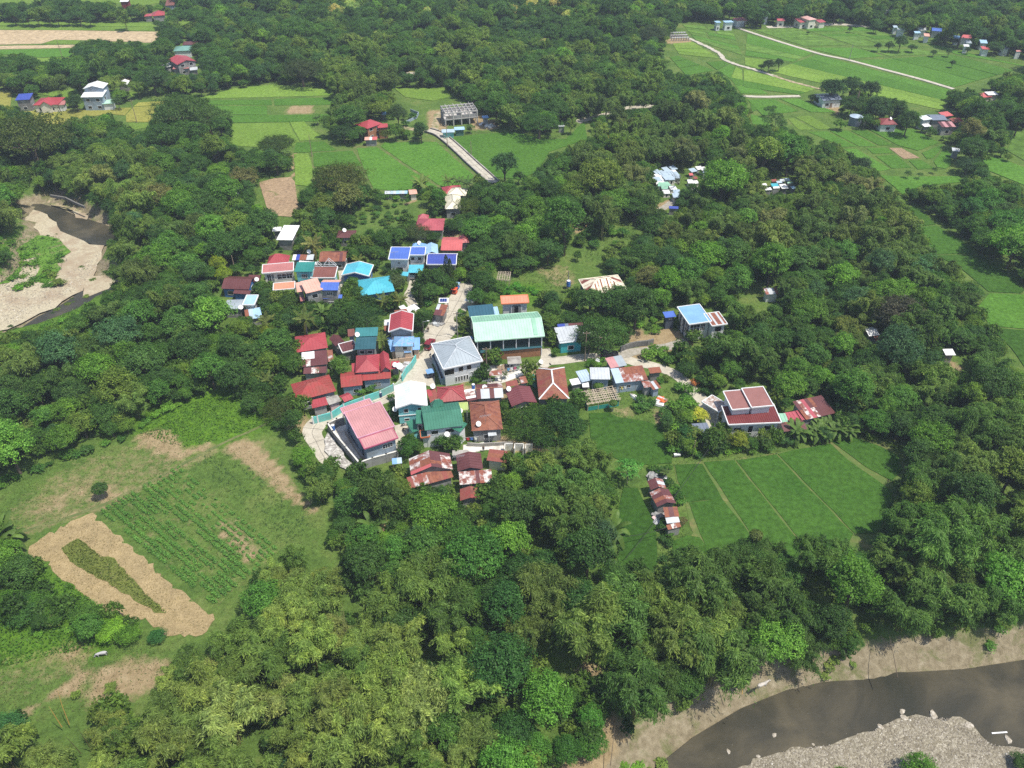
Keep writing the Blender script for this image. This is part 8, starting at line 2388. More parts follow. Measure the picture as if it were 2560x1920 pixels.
STEMB=MB().tube([(0,0,-.1),(0,0,1.6)],[.13,.08],7)
STEMB=me_of('stem',STEMB.V,STEMB.F,mat('banana_stem',(.16,.19,.07)))
def banana(fr,x,y,s,label,group=None,col=(.085,.15,.03)):
	p=P(fr,x,y)
	t=thing('banana_plant',label,'banana plant',(p[0],p[1],float(terrain(p[0],p[1]))),random.random()*6,group)
	t.scale=(s,s,s)
	ob('stem',STEMB,t)
	r=random.Random(int(x*3+y))
	for k in range(11):
		o=ob('leaf',BAN[k % 3],t,(0,0,1.5))
		o.rotation_euler=(0,r.uniform(-.15,.15),k*.85+r.uniform(-.2,.2))
		c=r.uniform(.8,1.25)
		o.color=(col[0]*c,col[1]*c,col[2]*c,1)
r_=random.Random(3)
for k in range(30):
	x_,y_=1400+16*(k+r_.uniform(-.4,.4)),0
	y_=930-(x_-1400)*.12-r_.uniform(0,130)*(1 if x_>1500 else .6)
	banana('C9',x_,y_,r_.uniform(.9,1.3),f'{NTH[k]} banana plant counted from the big house end of the dense row','banana plants by the striped paddies')
for x_,y_,s_,lb_ in ((1290,900,1.6,'banana plant left of the dense banana row'),(1220,880,1.5,'second banana plant left of the dense row')):
	banana('C9',x_,y_,s_,lb_)
for x_,y_,s_,lb_ in ((80,700,1.9,'banana plant at the left end of the strung cable'),(40,760,1.7,'banana plant below the cable end')):
	banana('C12',x_,y_,s_,lb_)
for x_,y_,s_,lb_ in ((960,290,2.0,'banana plant at the edge of the far rice field'),(930,300,1.7,'second banana plant at the far rice field edge'),(990,300,1.7,'third banana plant at the far rice field edge')):
	banana('C2',x_,y_,s_,lb_,None,(.13,.19,.04))
banana('C14',745,120,1.6,'single banana plant in the bare gap below the rusty roofs')
for x_,y_,s_ in ((20,1000,2),(60,980,2),(10,1080,1.8),(90,1010,1.7)):
	banana('C11',x_,y_,s_,f'{NTH[y_ // 10 - 98]} banana plant at the left picture edge near the straw plot','banana plants at the left edge')
for x_,y_,s_ in ((800,420,1.6),(760,440,1.5),(740,400,1.5)):
	banana('C3',x_-60,y_-170,s_,f'{NTH[x_ // 25 - 29]} banana plant in the green pocket below the peach house','banana plants below the peach and blue house')
for k_,(x_,y_) in enumerate(((1930,925),(1915,935),(1945,935),(1905,920))):
	banana('D',x_,y_,1.5,f'{NTH[k_]} banana plant at the right end of the striped paddies','banana plants at the right end of the paddies')
def cypress(fr,x,y,h_px_top,wid,label):
	base=P(fr,x,y)
	u0,v0=px(fr,x,h_px_top)
	zt=3.0
	for z in np.linspace(1,16,61):
		if proj(base+[0,0,z])[1]<=v0:
			zt=z
			break
	g=np.random.default_rng(int(x))
	n=1500
	t=g.uniform(0.02,1,n)
	a=g.uniform(0,6.283,n)
	rad=wid*(np.sin(np.clip(t*.95+.05,0,1)*math.pi)**.45)*(1-.45*t)*g.uniform(.75,1.1,n)
	c=np.stack([np.cos(a)*rad,np.sin(a)*rad,t*zt],-1)
	nr=unit(np.stack([np.cos(a),np.sin(a),np.full(n,.5)],-1)+g.normal(size=(n,3))*.4)
	th=thing('cypress_tree',label,'tree',tuple(base))
	o=ob('crown',me_quads('crown',leaf_quads(c,nr,.34,.5,g),LEAF),th)
	o.color=(.040,.070,.015,1)
	MB().tube([(0,0,-.2),(0,0,zt*.8)],[.14,.04],6).build('trunk',BARK,th)
cypress('C4',905,500,120,.75,'tall narrow dark column tree between the driveway and the garden')
cypress('C2',1320,1560,1150,1.35,'tallest dark cypress in front of the royal blue roof')
cypress('C2',1270,1640,1320,1.3,'shorter dark cypress left of the tallest one')
cypress('C2',1370,1600,1200,1.2,'dark cypress right of the tallest one')
cypress('C7',1515,1370,1250,.45,'tiny bright cypress at the end of the white ruins')
def small_crown(fr,x,y,rpx,hgt,label,col=(.055,.12,.025)):
	base=P(fr,x,y)
	t=thing('papaya_tree',label,'tree',tuple(base))
	dep=proj(base)[2]
	rad=rpx*dep/F
	g=np.random.default_rng(int(x))
	n=900
	d=unit(g.normal(size=(n,3))+[0,0,.3])
	c=d*rad*g.uniform(.55,1.05,n)[:,None]*[1,1,.6]+[0,0,hgt]
	o=ob('crown',me_quads('crown',leaf_quads(c,unit(d+[0,0,.8]+g.normal(size=(n,3))*.4),.42,.55,g),LEAF),t)
	o.color=col+(1,)
	MB().tube([(0,0,-.2),(.05,.05,hgt*.5),(0,0,hgt)],[.13,.09,.05],7).build('trunk',BARKP,t)
	for k in range(5):
		MB().tube([(0,0,hgt-.5),(math.cos(k*1.26)*rad*.6,math.sin(k*1.26)*rad*.6,hgt+.1)],[.04,.02],5).build('branch',BARKP,t)
small_crown('C11',640,703,19,3.0,'lone small tree with a bare trunk in the grassy meadow')
small_crown('C8',947,932,10,2.6,'papaya tree at the lower right corner of the bamboo trellis',(.09,.17,.03))
small_crown('C8',750,640,12,1.5,'bright papaya tree in front of the silver ribbed roof',(.09,.18,.03))
small_crown('C12',1040,800,16,6.0,'tall slim bamboo top sticking up before the striped paddies',(.10,.14,.03))
def dead_poles(fr,pts,label,material,hgt=9,name='leaning_culm',cat='bamboo pole',group=None):
	for n_,(x0,y0,x1,y1) in enumerate(pts):
		a=P(fr,x0,y0,1.5)
		b=P(fr,x1,y1,hgt)
		t=thing(name,(NTH[n_]+' '+label) if len(pts)>1 else label,cat,(a[0],a[1],1.5),0,group)
		d=b-a
		MB().tube([(0,0,0),(d[0]*.45,d[1]*.45,d[2]*.55),(d[0],d[1],d[2])],[.07,.055,.02],5).build('culm',material,t)
dead_poles('C13',[(490,1320,385,1155)],'orange bare bamboo culm leaning over the lower left grass',CULMY,7)
dead_poles('C13',[(548,1300,455,1030)],'longer orange bamboo culm right of the shorter one',CULMY,9)
dead_poles('C13',[(720,1490,620,1340),(640,1530,520,1400),(1650,1000,1580,870),(1700,930,1600,750),(1720,920,1640,740),(1670,1490,1590,1320)],'pale bare culm slanting out of the lower left bamboo',CULM,9,group='bare culms in the lower left bamboo')
dead_poles('C14',[(540,990,490,660),(525,1000,480,680),(560,950,500,720),(905,1500,880,1110),(950,1420,955,1130),(870,1500,850,1240),(890,1480,870,1200),(1000,1590,1010,1400),(1035,1080,1020,940),(1070,1150,1055,1010),(1340,510,1345,280),(60,930,40,750),(1000,1300,965,1150),(60,350,55,260)],
	'straight pale culm standing in the bamboo thicket below the village',CULM,11,group='standing culms in the bamboo thicket')
dead_poles('C15',[(868,640,880,390)],'long orange culm hanging down to the river bank',CULMY,9)
dead_poles('C15',[(240,980,262,790)],'dark thin pole leaning on the lower river bank',BARK,3)
dead_poles('C15',[(1610,560,1565,340)],'dark thin pole slanting across the sandy bank to the water',BARK,3)
dead_poles('F3',[(650,410,680,310),(1250,1300,1245,1180),(780,1540,720,1420)],'bare pale branch rising from the wooded hill',BARKP,10,'bare_branch','branch','bare branches in the hill woods')
r_=random.Random(9)
for cx_,cy_,n_,fr_,sp_,lb_,h2_ in ((830,1420,14,'F4',60,'grey dead bamboo stalk in the bundle above the row of huts',12),(1190,360,12,'F7',60,'grey dead bamboo stalk fanning out at the eastern wood edge',12),(1440,1400,10,'F3',60,'bare twisted branch of the dead tree in the cemetery',10),(200,480,9,'F7',60,'dry bamboo stalk in the woods beside the row of huts',11)):
	for k in range(n_):
		x1_=cx_+r_.uniform(-sp_,sp_)*1.2
		dead_poles(fr_,[(cx_+r_.uniform(-18,18),cy_+60,x1_,cy_-r_.uniform(20,70))],NTH[k]+' '+lb_,BARKP,h2_,'dead_stalk','dead stalk','dead bamboo stalks and bare branches')
# ---------------------------------------------------------------- the woods: every crown is placed where it leaves the open places open
ZONES=[]
def zone(fr,pts,pb,cols=None):
	ZONES.append(([px(fr,*p) for p in pts],pb,cols))
zone('D',[(-300,1380),(300,1380),(400,1340),(500,1250),(560,1150),(700,1190),(760,1240),(900,1330),(1060,1400),(1060,1800),(-300,1800)],.93,'y')
zone('D',[(1060,1400),(1300,1500),(1290,1800),(1060,1800)],.15,'d')
zone('D',[(940,1200),(1260,1200),(1290,1500),(1060,1400)],.15,'f')
zone('D',[(1260,1380),(1300,1250),(1400,1130),(1500,1100),(1900,1120),(1960,1000),(2400,900),(2400,1400),(1900,1420),(1280,1680)],.80,'m')
zone('D',[(1040,1000),(1340,980),(1345,1200),(1040,1180)],.5,'m')
zone('D',[(1180,240),(1450,200),(1600,300),(1900,350),(2000,450),(2100,620),(1800,560),(1500,540),(1240,480)],.62,'o')
zone('D',[(1500,660),(1700,640),(2212,760),(2400,900),(2212,960),(1900,820),(1560,820)],.45,'m')
zone('D',[(660,110),(840,90),(860,200),(740,290),(650,260)],.8,'o')
zone('D',[(80,330),(350,330),(350,500),(230,540),(180,440)],.7,'y')
zone('D',[(-200,380),(70,380),(80,460),(60,540),(-200,560)],.7,'m')
zone('D',[(950,80),(1450,130),(1440,240),(1200,230),(950,170)],.5,'m')
zone('D',[(1900,560),(2100,600),(2160,760),(2000,700)],.1,'v')
zone('D',[(1940,380),(2300,380),(2300,600),(2212,560),(2000,480)],.05,'f')
zone('D',[(1980,960),(2400,900),(2400,1040),(2000,1060)],.4,'m')
PAL={None: [(C_DARK,2.4),((.044,.098,.022),3),(C_MID,3),(C_BLUEG,.6),((.075,.16,.022),2.2),(C_OLIVE,1.1),(C_BRIGHT,.7),((.12,.13,.045),.2)],
	'd': [((.032,.09,.02),2),((.045,.12,.02),3),((.06,.145,.022),2)],
	'f': [((.032,.085,.022),2),((.045,.115,.022),3),((.055,.10,.03),1)],
	'v': [((.09,.17,.025),3),((.06,.14,.02),2),((.13,.18,.03),1)]}
PALB={'y': [((.125,.190,.045),3),((.155,.215,.055),3),((.090,.155,.034),2),((.18,.22,.07),.8)],
		'm': [((.075,.145,.034),3),((.105,.170,.040),3),((.060,.120,.028),2),((.135,.185,.05),.7)],
		'o': [((.090,.145,.038),3),((.115,.165,.044),2),((.072,.125,.034),2),((.15,.175,.07),.5)],
		None: [((.075,.135,.034),3),((.10,.155,.040),2)]}
def pick(r,pal):
	tot=sum(w_ for _,w_ in pal)
	x=r.random()*tot
	for c,w_ in pal:
		x-=w_
		if x<=0:
			return c
	return pal[-1][0]
VILLAGE=[px('D',*p) for p in [(470,600),(560,520),(720,470),(960,380),(1030,420),(1020,560),(1000,620),(1180,600),(1240,660),(1560,640),(1600,720),(1480,760),(1560,840),(1820,860),(1830,940),(1500,960),(1440,1000),(1260,900),(1200,1010),(1060,1080),(860,1060),(700,1000),(640,930),(500,840),(640,700)]]
cellw=6.0
grid={}
def too_close(x,y,r):
	gx,gy=int(x//cellw),int(y//cellw)
	for i in range(gx-2,gx+3):
		for j in range(gy-2,gy+3):
			for (a,b,c) in grid.get((i,j),()):
				if (a-x)**2+(b-y)**2<((c+r)*.60)**2:
					return True
	return False
for t_ in TREES:
	Rr_=variant(t_['kind'],t_['i'])[2]*t_['s']
	grid.setdefault((int(t_['x']//cellw),int(t_['y']//cellw)),[]).append((t_['x'],t_['y'],Rr_))
rg=random.Random(21)
n_try=60000
Yt=np.random.default_rng(77)
ys=np.sqrt(Yt.uniform(35**2,640**2,n_try))
hw_=36+ys*.78
xs=Yt.uniform(-1,1,n_try)*hw_
gz_=terrain(xs,ys)
cand_kind=[]
U0,V0,D0=proj_many(np.stack([xs,ys,gz_+4.5],-1))
zi=np.full(n_try,-1)
for k,(poly,pb,cc) in enumerate(ZONES):
	m_=in_poly(U0,V0,poly)
	zi[m_ & (zi<0)]=k
vil=in_poly(U0,V0,VILLAGE)
count=0
for k in range(n_try):
	if gz_[k]<-2.9:
		continue
	z_=ZONES[zi[k]] if zi[k]>=0 else (None,.10,None)
	far=ys[k]>250
	rr=rg.random()
	kind='bamboo' if rr<z_[1] else 'broad'
	if vil[k]:
		kind='broad'
	s0=rg.uniform(.62,1.28) if kind=='broad' else rg.uniform(.70,1.15)
	if kind=='broad' and rg.random()<.12:
		s0*=1.35
	if vil[k]:
		s0=rg.uniform(.35,.68)
	i_=rg.randrange(NV[kind])
	Rr_,Hh_=(4.6,9.3) if kind=='broad' else (4.5,12.5)
	for attempt in range(3):
		s=s0*(1,.68,.46)[attempt]
		if kind=='bamboo' and attempt==2:
			break
		rad=Rr_*s
		hh=Hh_*s
		if too_close(xs[k],ys[k],rad):
			continue
		x,y,g0=xs[k],ys[k],gz_[k]
		pts_=np.array([(x,y,g0+hh*.98),(x,y,g0+hh*.6),(x-rad*.85,y,g0+hh*.6),(x+rad*.85,y,g0+hh*.6),(x,y-rad*.8,g0+hh*.45),(x,y,g0+.3),(x-rad*.6,y-rad*.5,g0+hh*.5),(x+rad*.6,y-rad*.5,g0+hh*.5),(x,y+rad*.6,g0+hh*.85)])
		uu,vv,dd=proj_many(pts_)
		if dd.min()<3:
			break
		if is_clear(uu,vv).any():
			continue
		col=pick(rg,(PALB if kind=='bamboo' else PAL).get(z_[2],(PALB if kind=='bamboo' else PAL)[None]))
		grid.setdefault((int(x//cellw),int(y//cellw)),[]).append((x,y,rad))
		TREES.append(dict(kind=kind,i=i_,x=float(x),y=float(y),z=float(g0),s=s,sz=rg.uniform(.88,1.15),rz=rg.random()*6.28,col=col,label=None,fixed=False,name=None,cat=None,group=None,pxr=rad*F/dd[1],uv=(uu[1],vv[1])))
		break
print('TREES',len(TREES))
SHR=[]
RG_CLEAR=np.zeros_like(CLEAR)
grid2={}
def shrub_at(x,y,s,col,sz=1.0):
	key=(int(x//3),int(y//3))
	for i in (-1,0,1):
		for j in (-1,0,1):
			for (a,b,c) in grid2.get((key[0]+i,key[1]+j),()):
				if (a-x)**2+(b-y)**2<((c+s*1.6)*.55)**2:
					return
	grid2.setdefault(key,[]).append((x,y,s*1.6))
	SHR.append((x,y,float(terrain(x,y)),s,sz,col))
def shrubs_in(fr,pts,n,s0,s1,cols,seed=1,sz=.8):
	poly=gp(fr,pts)
	a=np.array(poly)
	r=random.Random(seed)
	k=0
	for _ in range(n*12):
		x,y=r.uniform(a[:,0].min(),a[:,0].max()),r.uniform(a[:,1].min(),a[:,1].max())
		if in_poly(np.array([x]),np.array([y]),poly)[0]:
			shrub_at(x,y,r.uniform(s0,s1),r.choice(cols),sz)
			k+=1
			if k>=n:
				break
G1,G2,G3,G4=(.06,.14,.022),(.09,.18,.025),(.04,.10,.022),(.10,.15,.035)
shrubs_in('C13',[(0,80),(330,60),(560,250),(850,400),(700,560),(400,620),(0,560)],50,.5,1.0,[G1,G2,G2],1,.6)
shrubs_in('C8',[(1200,800),(1480,830),(1560,960),(1380,1000),(1230,920)],12,.6,1.1,[G1,G3],2)
shrubs_in('C8',[(1620,900),(1980,880),(2080,1000),(2050,1350),(1900,1560),(1720,1200)],26,.7,1.4,[G1,G3,G2],3)
shrubs_in('C8',[(1450,380),(1700,400),(1780,480),(1650,560),(1500,500)],10,.7,1.2,[G4,G1],4)
shrubs_in('C8',[(1820,640),(2050,640),(2100,760),(1950,860),(1820,800)],10,.8,1.4,[G1,G3],5)
shrubs_in('C8',[(600,215),(860,230),(880,320),(620,310)],9,.5,.9,[G2,G1],6,.5)
shrubs_in('C10',[(920,1080),(1300,1060),(1340,1200),(1180,1190),(940,1140)],16,.8,1.5,[G2,G1],7)
shrubs_in('C10',[(1320,1290),(1560,1330),(1700,1480),(1560,1560),(1440,1420)],18,.5,1.0,[G4,G1,(.25,.10,.04),G3],8)
shrubs_in('C10',[(820,740),(1080,700),(1130,800),(1020,880),(900,870)],14,.5,1.0,[G2,G1],9,.5)
shrubs_in('C5',[(700,230),(1100,180),(1450,260),(1480,420),(1250,460),(700,430)],26,.7,1.3,[(.05,.16,.02),(.06,.18,.02)],10,.5)
shrubs_in('C2',[(70,450),(600,470),(760,560),(640,760),(480,780),(150,720)],60,.5,.95,[(.04,.10,.03),(.06,.13,.03),(.05,.12,.02)],11,.5)
shrubs_in('C2',[(440,280),(940,290),(930,400),(460,420)],16,.8,1.4,[G1,G3,G2],12)
shrubs_in('F6',[(640,300),(1000,380),(1060,560),(760,640),(680,500)],20,.7,1.4,[G1,G4,G3],13)
shrubs_in('F5',[(40,1240),(400,1130),(700,1000),(780,1090),(500,1350),(300,1360)],36,.6,1.3,[(.07,.16,.022),G1,G2],14,.6)
shrubs_in('F5',[(-100,480),(180,440),(440,460),(500,560),(250,800),(-100,840)],34,.6,1.3,[(.08,.19,.02),G1,G2],15,.6)
shrubs_in('F5',[(290,660),(480,600),(440,760),(330,800)],12,.8,1.3,[G4,G1],16)
shrubs_in('C12',[(400,590),(440,560),(500,700),(510,850),(430,850)],10,.5,1.0,[G1,G3],17)
shrubs_in('C12',[(330,190),(480,190),(520,330),(560,480),(500,470),(460,290),(340,250)],12,.5,1.0,[G1,G3],18)
shrubs_in('C12',[(480,70),(760,75),(1150,60),(1180,90),(700,130),(520,120)],22,.6,1.1,[G1,G3,G2],19)
shrubs_in('C9',[(1900,740),(2100,800),(2212,900),(2150,900),(1930,800)],14,.6,1.2,[(.10,.19,.02),G2],20,.6)
shrubs_in('C7',[(20,1090),(200,1120),(560,1130),(620,1230),(350,1260),(20,1190)],12,.5,1.0,[G1,G3],21)
shrubs_in('C7',[(640,130),(820,230),(960,250),(950,320),(700,320)],10,.5,.9,[G1,G3,G4],22)
shrubs_in('C7',[(1180,1330),(1500,1380),(1460,1480),(1200,1440)],10,.6,1.1,[G1,G3],23)
shrubs_in('C7',[(2010,330),(2120,420),(2150,560),(2060,520)],6,.6,1.0,[G1],24)
shrubs_in('C4',[(880,1050),(1000,1080),(980,1250),(900,1350),(800,1330)],10,.4,.8,[G1,G4,G3],25)
shrubs_in('C4',[(1480,950),(1560,700),(1650,560),(1760,620),(1780,950),(1560,1050)],12,.4,.9,[G1,G4,G3],26)
shrubs_in('C4',[(900,200),(1150,240),(1200,500),(1080,560),(930,480)],14,.5,1.0,[G1,G3,G4],27)
shrubs_in('C3',[(1250,1060),(1480,1060),(1450,1180),(1250,1280),(1180,1280)],9,.5,1.0,[G1,G3],28)
shrubs_in('C3',[(1640,1290),(1700,1290),(1740,1560),(1660,1600)],6,.5,.9,[G1,G3],29)
shrubs_in('C6',[(1190,180),(1260,180),(1310,500),(1220,520)],7,.5,.9,[G1,G3],30)
shrubs_in('C5',[(530,1420),(860,1400),(870,1560),(540,1520)],10,.3,.7,[G4,(.10,.10,.03)],31)
shrubs_in('C5',[(1130,1380),(1440,1340),(1440,1420),(1150,1480)],8,.3,.6,[G4,(.12,.10,.03)],32)
shrubs_in('F2',[(820,820),(1180,870),(1260,960),(1180,1000),(950,940)],16,.8,1.5,[G1,G3,G4],33)
shrubs_in('F1',[(1280,690),(1520,700),(1500,770),(1300,780)],10,.8,1.5,[G1,G4],34)
shrubs_in('F4',[(1380,1010),(1560,1080),(1600,1120),(1500,1100),(1380,1050)],10,.8,1.4,[G1,G2],35)
shrubs_in('F4',[(840,950),(1020,960),(1010,1030),(860,1020)],8,.7,1.2,[G1,G2],36)
shrubs_in('C11',[(830,260),(960,170),(1240,90),(1300,60),(1000,200),(860,290)],16,.6,1.2,[G1,G2],37,.6)
shrubs_in('C11',[(0,600),(300,490),(500,410),(820,320),(700,370),(300,520),(0,650)],22,.6,1.2,[G1,G3],38,.6)
shrubs_in('C15',[(240,950),(480,920),(560,870),(520,960),(360,1000)],8,.5,.9,[G4,G2],39,.5)
shrubs_in('C15',[(1250,420),(1480,420),(1500,500),(1300,520)],6,.4,.8,[G4],40,.5)
shrubs_in('C15',[(1980,300),(2150,280),(2130,400),(2000,390)],6,.7,1.2,[G4,G1],41,.6)
shrubs_in('F5',[(340,960),(560,830),(600,840),(420,960)],10,.4,.8,[G4,G1],42,.5)
shrubs_in('F5',[(0,1050),(130,1080),(90,1140),(0,1120)],7,.5,.9,[G4],43,.5)
shrubs_in('F5',[(540,620),(680,560),(690,600),(560,640)],6,.4,.7,[G4],44,.5)
shrubs_in('F5',[(640,720),(780,660),(740,800),(620,840)],8,.4,.8,[G4,C_OLIVE],45,.5)
shrubs_in('F5',[(240,350),(430,330),(460,420),(330,420)],8,.4,.8,[G4,(.14,.15,.06)],46,.5)
shrubs_in('C1',[(1250,1500),(1800,1400),(1900,1500),(1700,1540)],8,.6,1.2,[G1,G3],47)
# ---------------------------------------------------------------- choose individuals, give every one its label
TINY={'h': 'low','m': '','t': 'tall'}
ORD=['nearest one to','second','third','fourth','fifth','sixth','seventh','eighth','ninth','tenth','eleventh','twelfth','thirteenth','fourteenth','fifteenth','sixteenth','seventeenth','eighteenth','nineteenth','twentieth']
LANDMARKS+=[('the left sandbar',*P('F5',400,900,RIV_Z)[:2]),('the river pool',*P('F5',550,350,RIV_Z)[:2]),('the shingle bar',*P('C15',1700,850,RIV_Z)[:2]),('the lower river bank',*P('C15',900,700,-2)[:2]),('the sandy upper bank',*P('C15',1900,400,-2)[:2]),
	('the bare sandy slope',*P('C10',1100,900)[:2]),('the grassy clearing',*P('F6',450,780)[:2]),('the lower left grass',*P('C13',700,850)[:2]),('the village road bend',*P('C6',150,650)[:2]),('the pale culms',*P('C14',900,1300)[:2]),
	('the crop rows',*P('C11',1200,900)[:2]),('the terraced rice field',*P('F1',2000,850)[:2]),('the yellow rice field',*P('F1',700,930)[:2]),('the brown dry strip',*P('C11',1700,560)[:2])]
LMA=np.array([(a,b) for _,a,b in LANDMARKS])
COLORS=[('dark green',C_DARK),('deep green',(.038,.085,.022)),('mid green',(.050,.112,.022)),('bluish green',C_BLUEG),('fresh green',(.065,.14,.022)),('bright green',(.09,.18,.026)),('olive green',(.09,.12,.03)),('yellow green',(.13,.165,.034)),('pale yellow green',(.17,.185,.05)),('brownish',(.11,.105,.06)),('reddish',(.25,.1,.04))]
def colname(c):
	return min(COLORS,key=lambda q: sum((math.log(a)-math.log(b))**2 for a,b in zip(q[1],c)))[0]
NOUN={'broad': 'broadleaf tree','bamboo': 'bamboo clump','shrub': 'shrub','airy': 'sapling','rain': 'rain tree'}
def auto_labels(items):
	"""items: dicts with x, y, col, s, noun. Label by size, colour, landmark and its place in the order going out from it"""
	groups={}
	for it in items:
		d=np.hypot(LMA[:,0]-it['x'],LMA[:,1]-it['y'])
		k=int(d.argmin())
		it['dist']=d[k]
		lm=LANDMARKS[k]
		side=''
		dx,dy=it['x']-lm[1],it['y']-lm[2]
		side=('behind' if dy>0 else 'before') if abs(dy)>abs(dx) else 'beside'
		size='large' if it['s']>1.15 else ('small' if it['s']<.72 else 'medium')
		it['key']=(size,colname(it['col']),it['noun'],side,lm[0])
		groups.setdefault(it['key'],[]).append(it)
	for key,L_ in groups.items():
		L_.sort(key=lambda q: q['dist'])
		size,cn,noun,side,lm=key
		for n_,it in enumerate(L_):
			if len(L_)==1:
				it['label']=f'{size} {cn} {noun} {side} {lm}'
			else:
				o_=ORD[n_] if 0<n_<len(ORD) else ('first' if n_==0 else 'outermost')
				it['label']=f'{size} {cn} {noun}, {o_} out {side} {lm}'
for t_ in TREES:
	if t_['fixed']:
		r0=variant(t_['kind'],t_['i'])[2]*t_['s']
		u_,v_,d_=proj((t_['x'],t_['y'],5))
		t_['pxr']=r0*F/d_
		t_['uv']=(u_,v_)
def inframe(t):
	return-t['pxr']*.5<t['uv'][0]<2560+t['pxr']*.5 and-t['pxr']*.6<t['uv'][1]<1920+t['pxr']*.6
IND=[]
STUFF={'broad': [],'bamboo': []}
for kind,lim in (('broad',290),('bamboo',290)):
	auto=[t for t in TREES if t['kind']==kind and not t['fixed']]
	nf=sum(1 for t in TREES if t['kind']==kind and t['fixed'])
	auto.sort(key=lambda t:-(t['pxr'] if inframe(t) else 0))
	ind=[t for t in auto[:lim-nf] if inframe(t)]
	ids=set(id(t) for t in ind)
	IND+=ind
	STUFF[kind]+=[t for t in auto if id(t) not in ids]
for t in IND:
	t['noun']=NOUN[t['kind']]
auto_labels(IND)
for t in IND:
	plant(t['kind'],t['i'],t['x'],t['y'],t['z'],t['s'],t['sz'],t['rz'],t['col'],t['label'],'bamboo clumps of the thickets' if t['kind']=='bamboo' else 'broadleaf trees around the village')
for t in TREES:
	if t['fixed']:
		plant(t['kind'],t['i'],t['x'],t['y'],t['z'],t['s'],t['sz'],t['rz'],t['col'],t['label'],t['group'],name=t['name'],cat=t['cat'])
shr=[dict(x=a,y=b,z=c,s=s,sz=sz,col=col,noun='shrub') for a,b,c,s,sz,col in SHR]
def pr_(s):
	u_,v_,d_=proj((s['x'],s['y'],1))
	return s['s']/d_ if-20<u_<2580 and-10<v_<1930 else 0
shr.sort(key=lambda s:-pr_(s))
shr_ind=shr[:280]
auto_labels(shr_ind)
for k,s in enumerate(shr_ind):
	plant('shrub',k % 4,s['x'],s['y'],s['z'],s['s'],s['sz'],k*1.7,s['col'],s['label'],'garden and thicket shrubs')
print('IND',len(IND),'SHR',len(shr),{k: len(v) for k,v in STUFF.items()})
# ---------------------------------------------------------------- the rest of the woods and the undergrowth as masses
def scatter(name,label,kind,items,material):
	"""items: (x,y,z,scale,sz,rz,variant)"""
	m=bpy.data.meshes.new(name)
	m.from_pydata([(a[0],a[1],a[2]) for a in items],[],[])
	for nm,tp,vals in (('sc','FLOAT_VECTOR',[(a[3],a[3],a[3]*a[4]) for a in items]),('rot','FLOAT',[a[5] for a in items]),('idx','INT',[a[6] for a in items])):
		at=m.attributes.new(nm,tp,'POINT')
		if tp=='FLOAT_VECTOR':
			at.data.foreach_set('vector',np.array(vals,np.float32).ravel())
		else:
			at.data.foreach_set('value',np.array(vals))
	o=tag(ob(name,m),label,kind='stuff')
	ng=bpy.data.node_groups.new(name,'GeometryNodeTree')
	ng.interface.new_socket('Geometry',in_out='INPUT',socket_type='NodeSocketGeometry')
	ng.interface.new_socket('Geometry',in_out='OUTPUT',socket_type='NodeSocketGeometry')
	gi,go=ng.nodes.new('NodeGroupInput'),ng.nodes.new('NodeGroupOutput')
	join=ng.nodes.new('GeometryNodeJoinGeometry')
	for i in range(NV[kind]):
		src=variant(kind,i)
		j2=ng.nodes.new('GeometryNodeJoinGeometry')
		for q,me in enumerate(src[:2]):
			so_=next((x for x in bpy.data.objects if x.data==me),None)
			if so_ is None:
				continue
			oi=ng.nodes.new('GeometryNodeObjectInfo')
			oi.transform_space='ORIGINAL'
			oi.inputs[0].default_value=so_
			if q==0:
				sm=ng.nodes.new('GeometryNodeSetMaterial')
				sm.inputs['Material'].default_value=material
				ng.links.new(oi.outputs['Geometry'],sm.inputs[0])
				ng.links.new(sm.outputs[0],j2.inputs[0])
			else:
				ng.links.new(oi.outputs['Geometry'],j2.inputs[0])
		g2i=ng.nodes.new('GeometryNodeGeometryToInstance')
		ng.links.new(j2.outputs[0],g2i.inputs[0])
		ng.links.new(g2i.outputs[0],join.inputs[0])
	ip=ng.nodes.new('GeometryNodeInstanceOnPoints')
	ng.links.new(gi.outputs[0],ip.inputs['Points'])
	ng.links.new(join.outputs[0],ip.inputs['Instance'])
	ip.inputs['Pick Instance'].default_value=True
	def attr(nm,tp):
		a=ng.nodes.new('GeometryNodeInputNamedAttribute')
		a.data_type=tp
		a.inputs[0].default_value=nm
		return a.outputs[0]
	ng.links.new(attr('idx','INT'),ip.inputs['Instance Index'])
	cx=ng.nodes.new('ShaderNodeCombineXYZ')
	ng.links.new(attr('rot','FLOAT'),cx.inputs[2])
	ng.links.new(cx.outputs[0],ip.inputs['Rotation'])
	ng.links.new(attr('sc','FLOAT_VECTOR'),ip.inputs['Scale'])
	ng.links.new(ip.outputs[0],go.inputs[0])
	md=o.modifiers.new('scatter','NODES')
	md.node_group=ng
	return o
scatter('woodland','mixed broadleaf woodland filling the hill and the distance','broad',[(t['x'],t['y'],t['z'],t['s'],t['sz'],t['rz'],t['i']) for t in STUFF['broad']],LEAF_W)
scatter('bamboo_thicket','farther bamboo thickets mixed into the woods','bamboo',[(t['x'],t['y'],t['z'],t['s'],t['sz'],t['rz'],t['i']) for t in STUFF['bamboo']],LEAF_B)
ug=[]
rgu=random.Random(31)
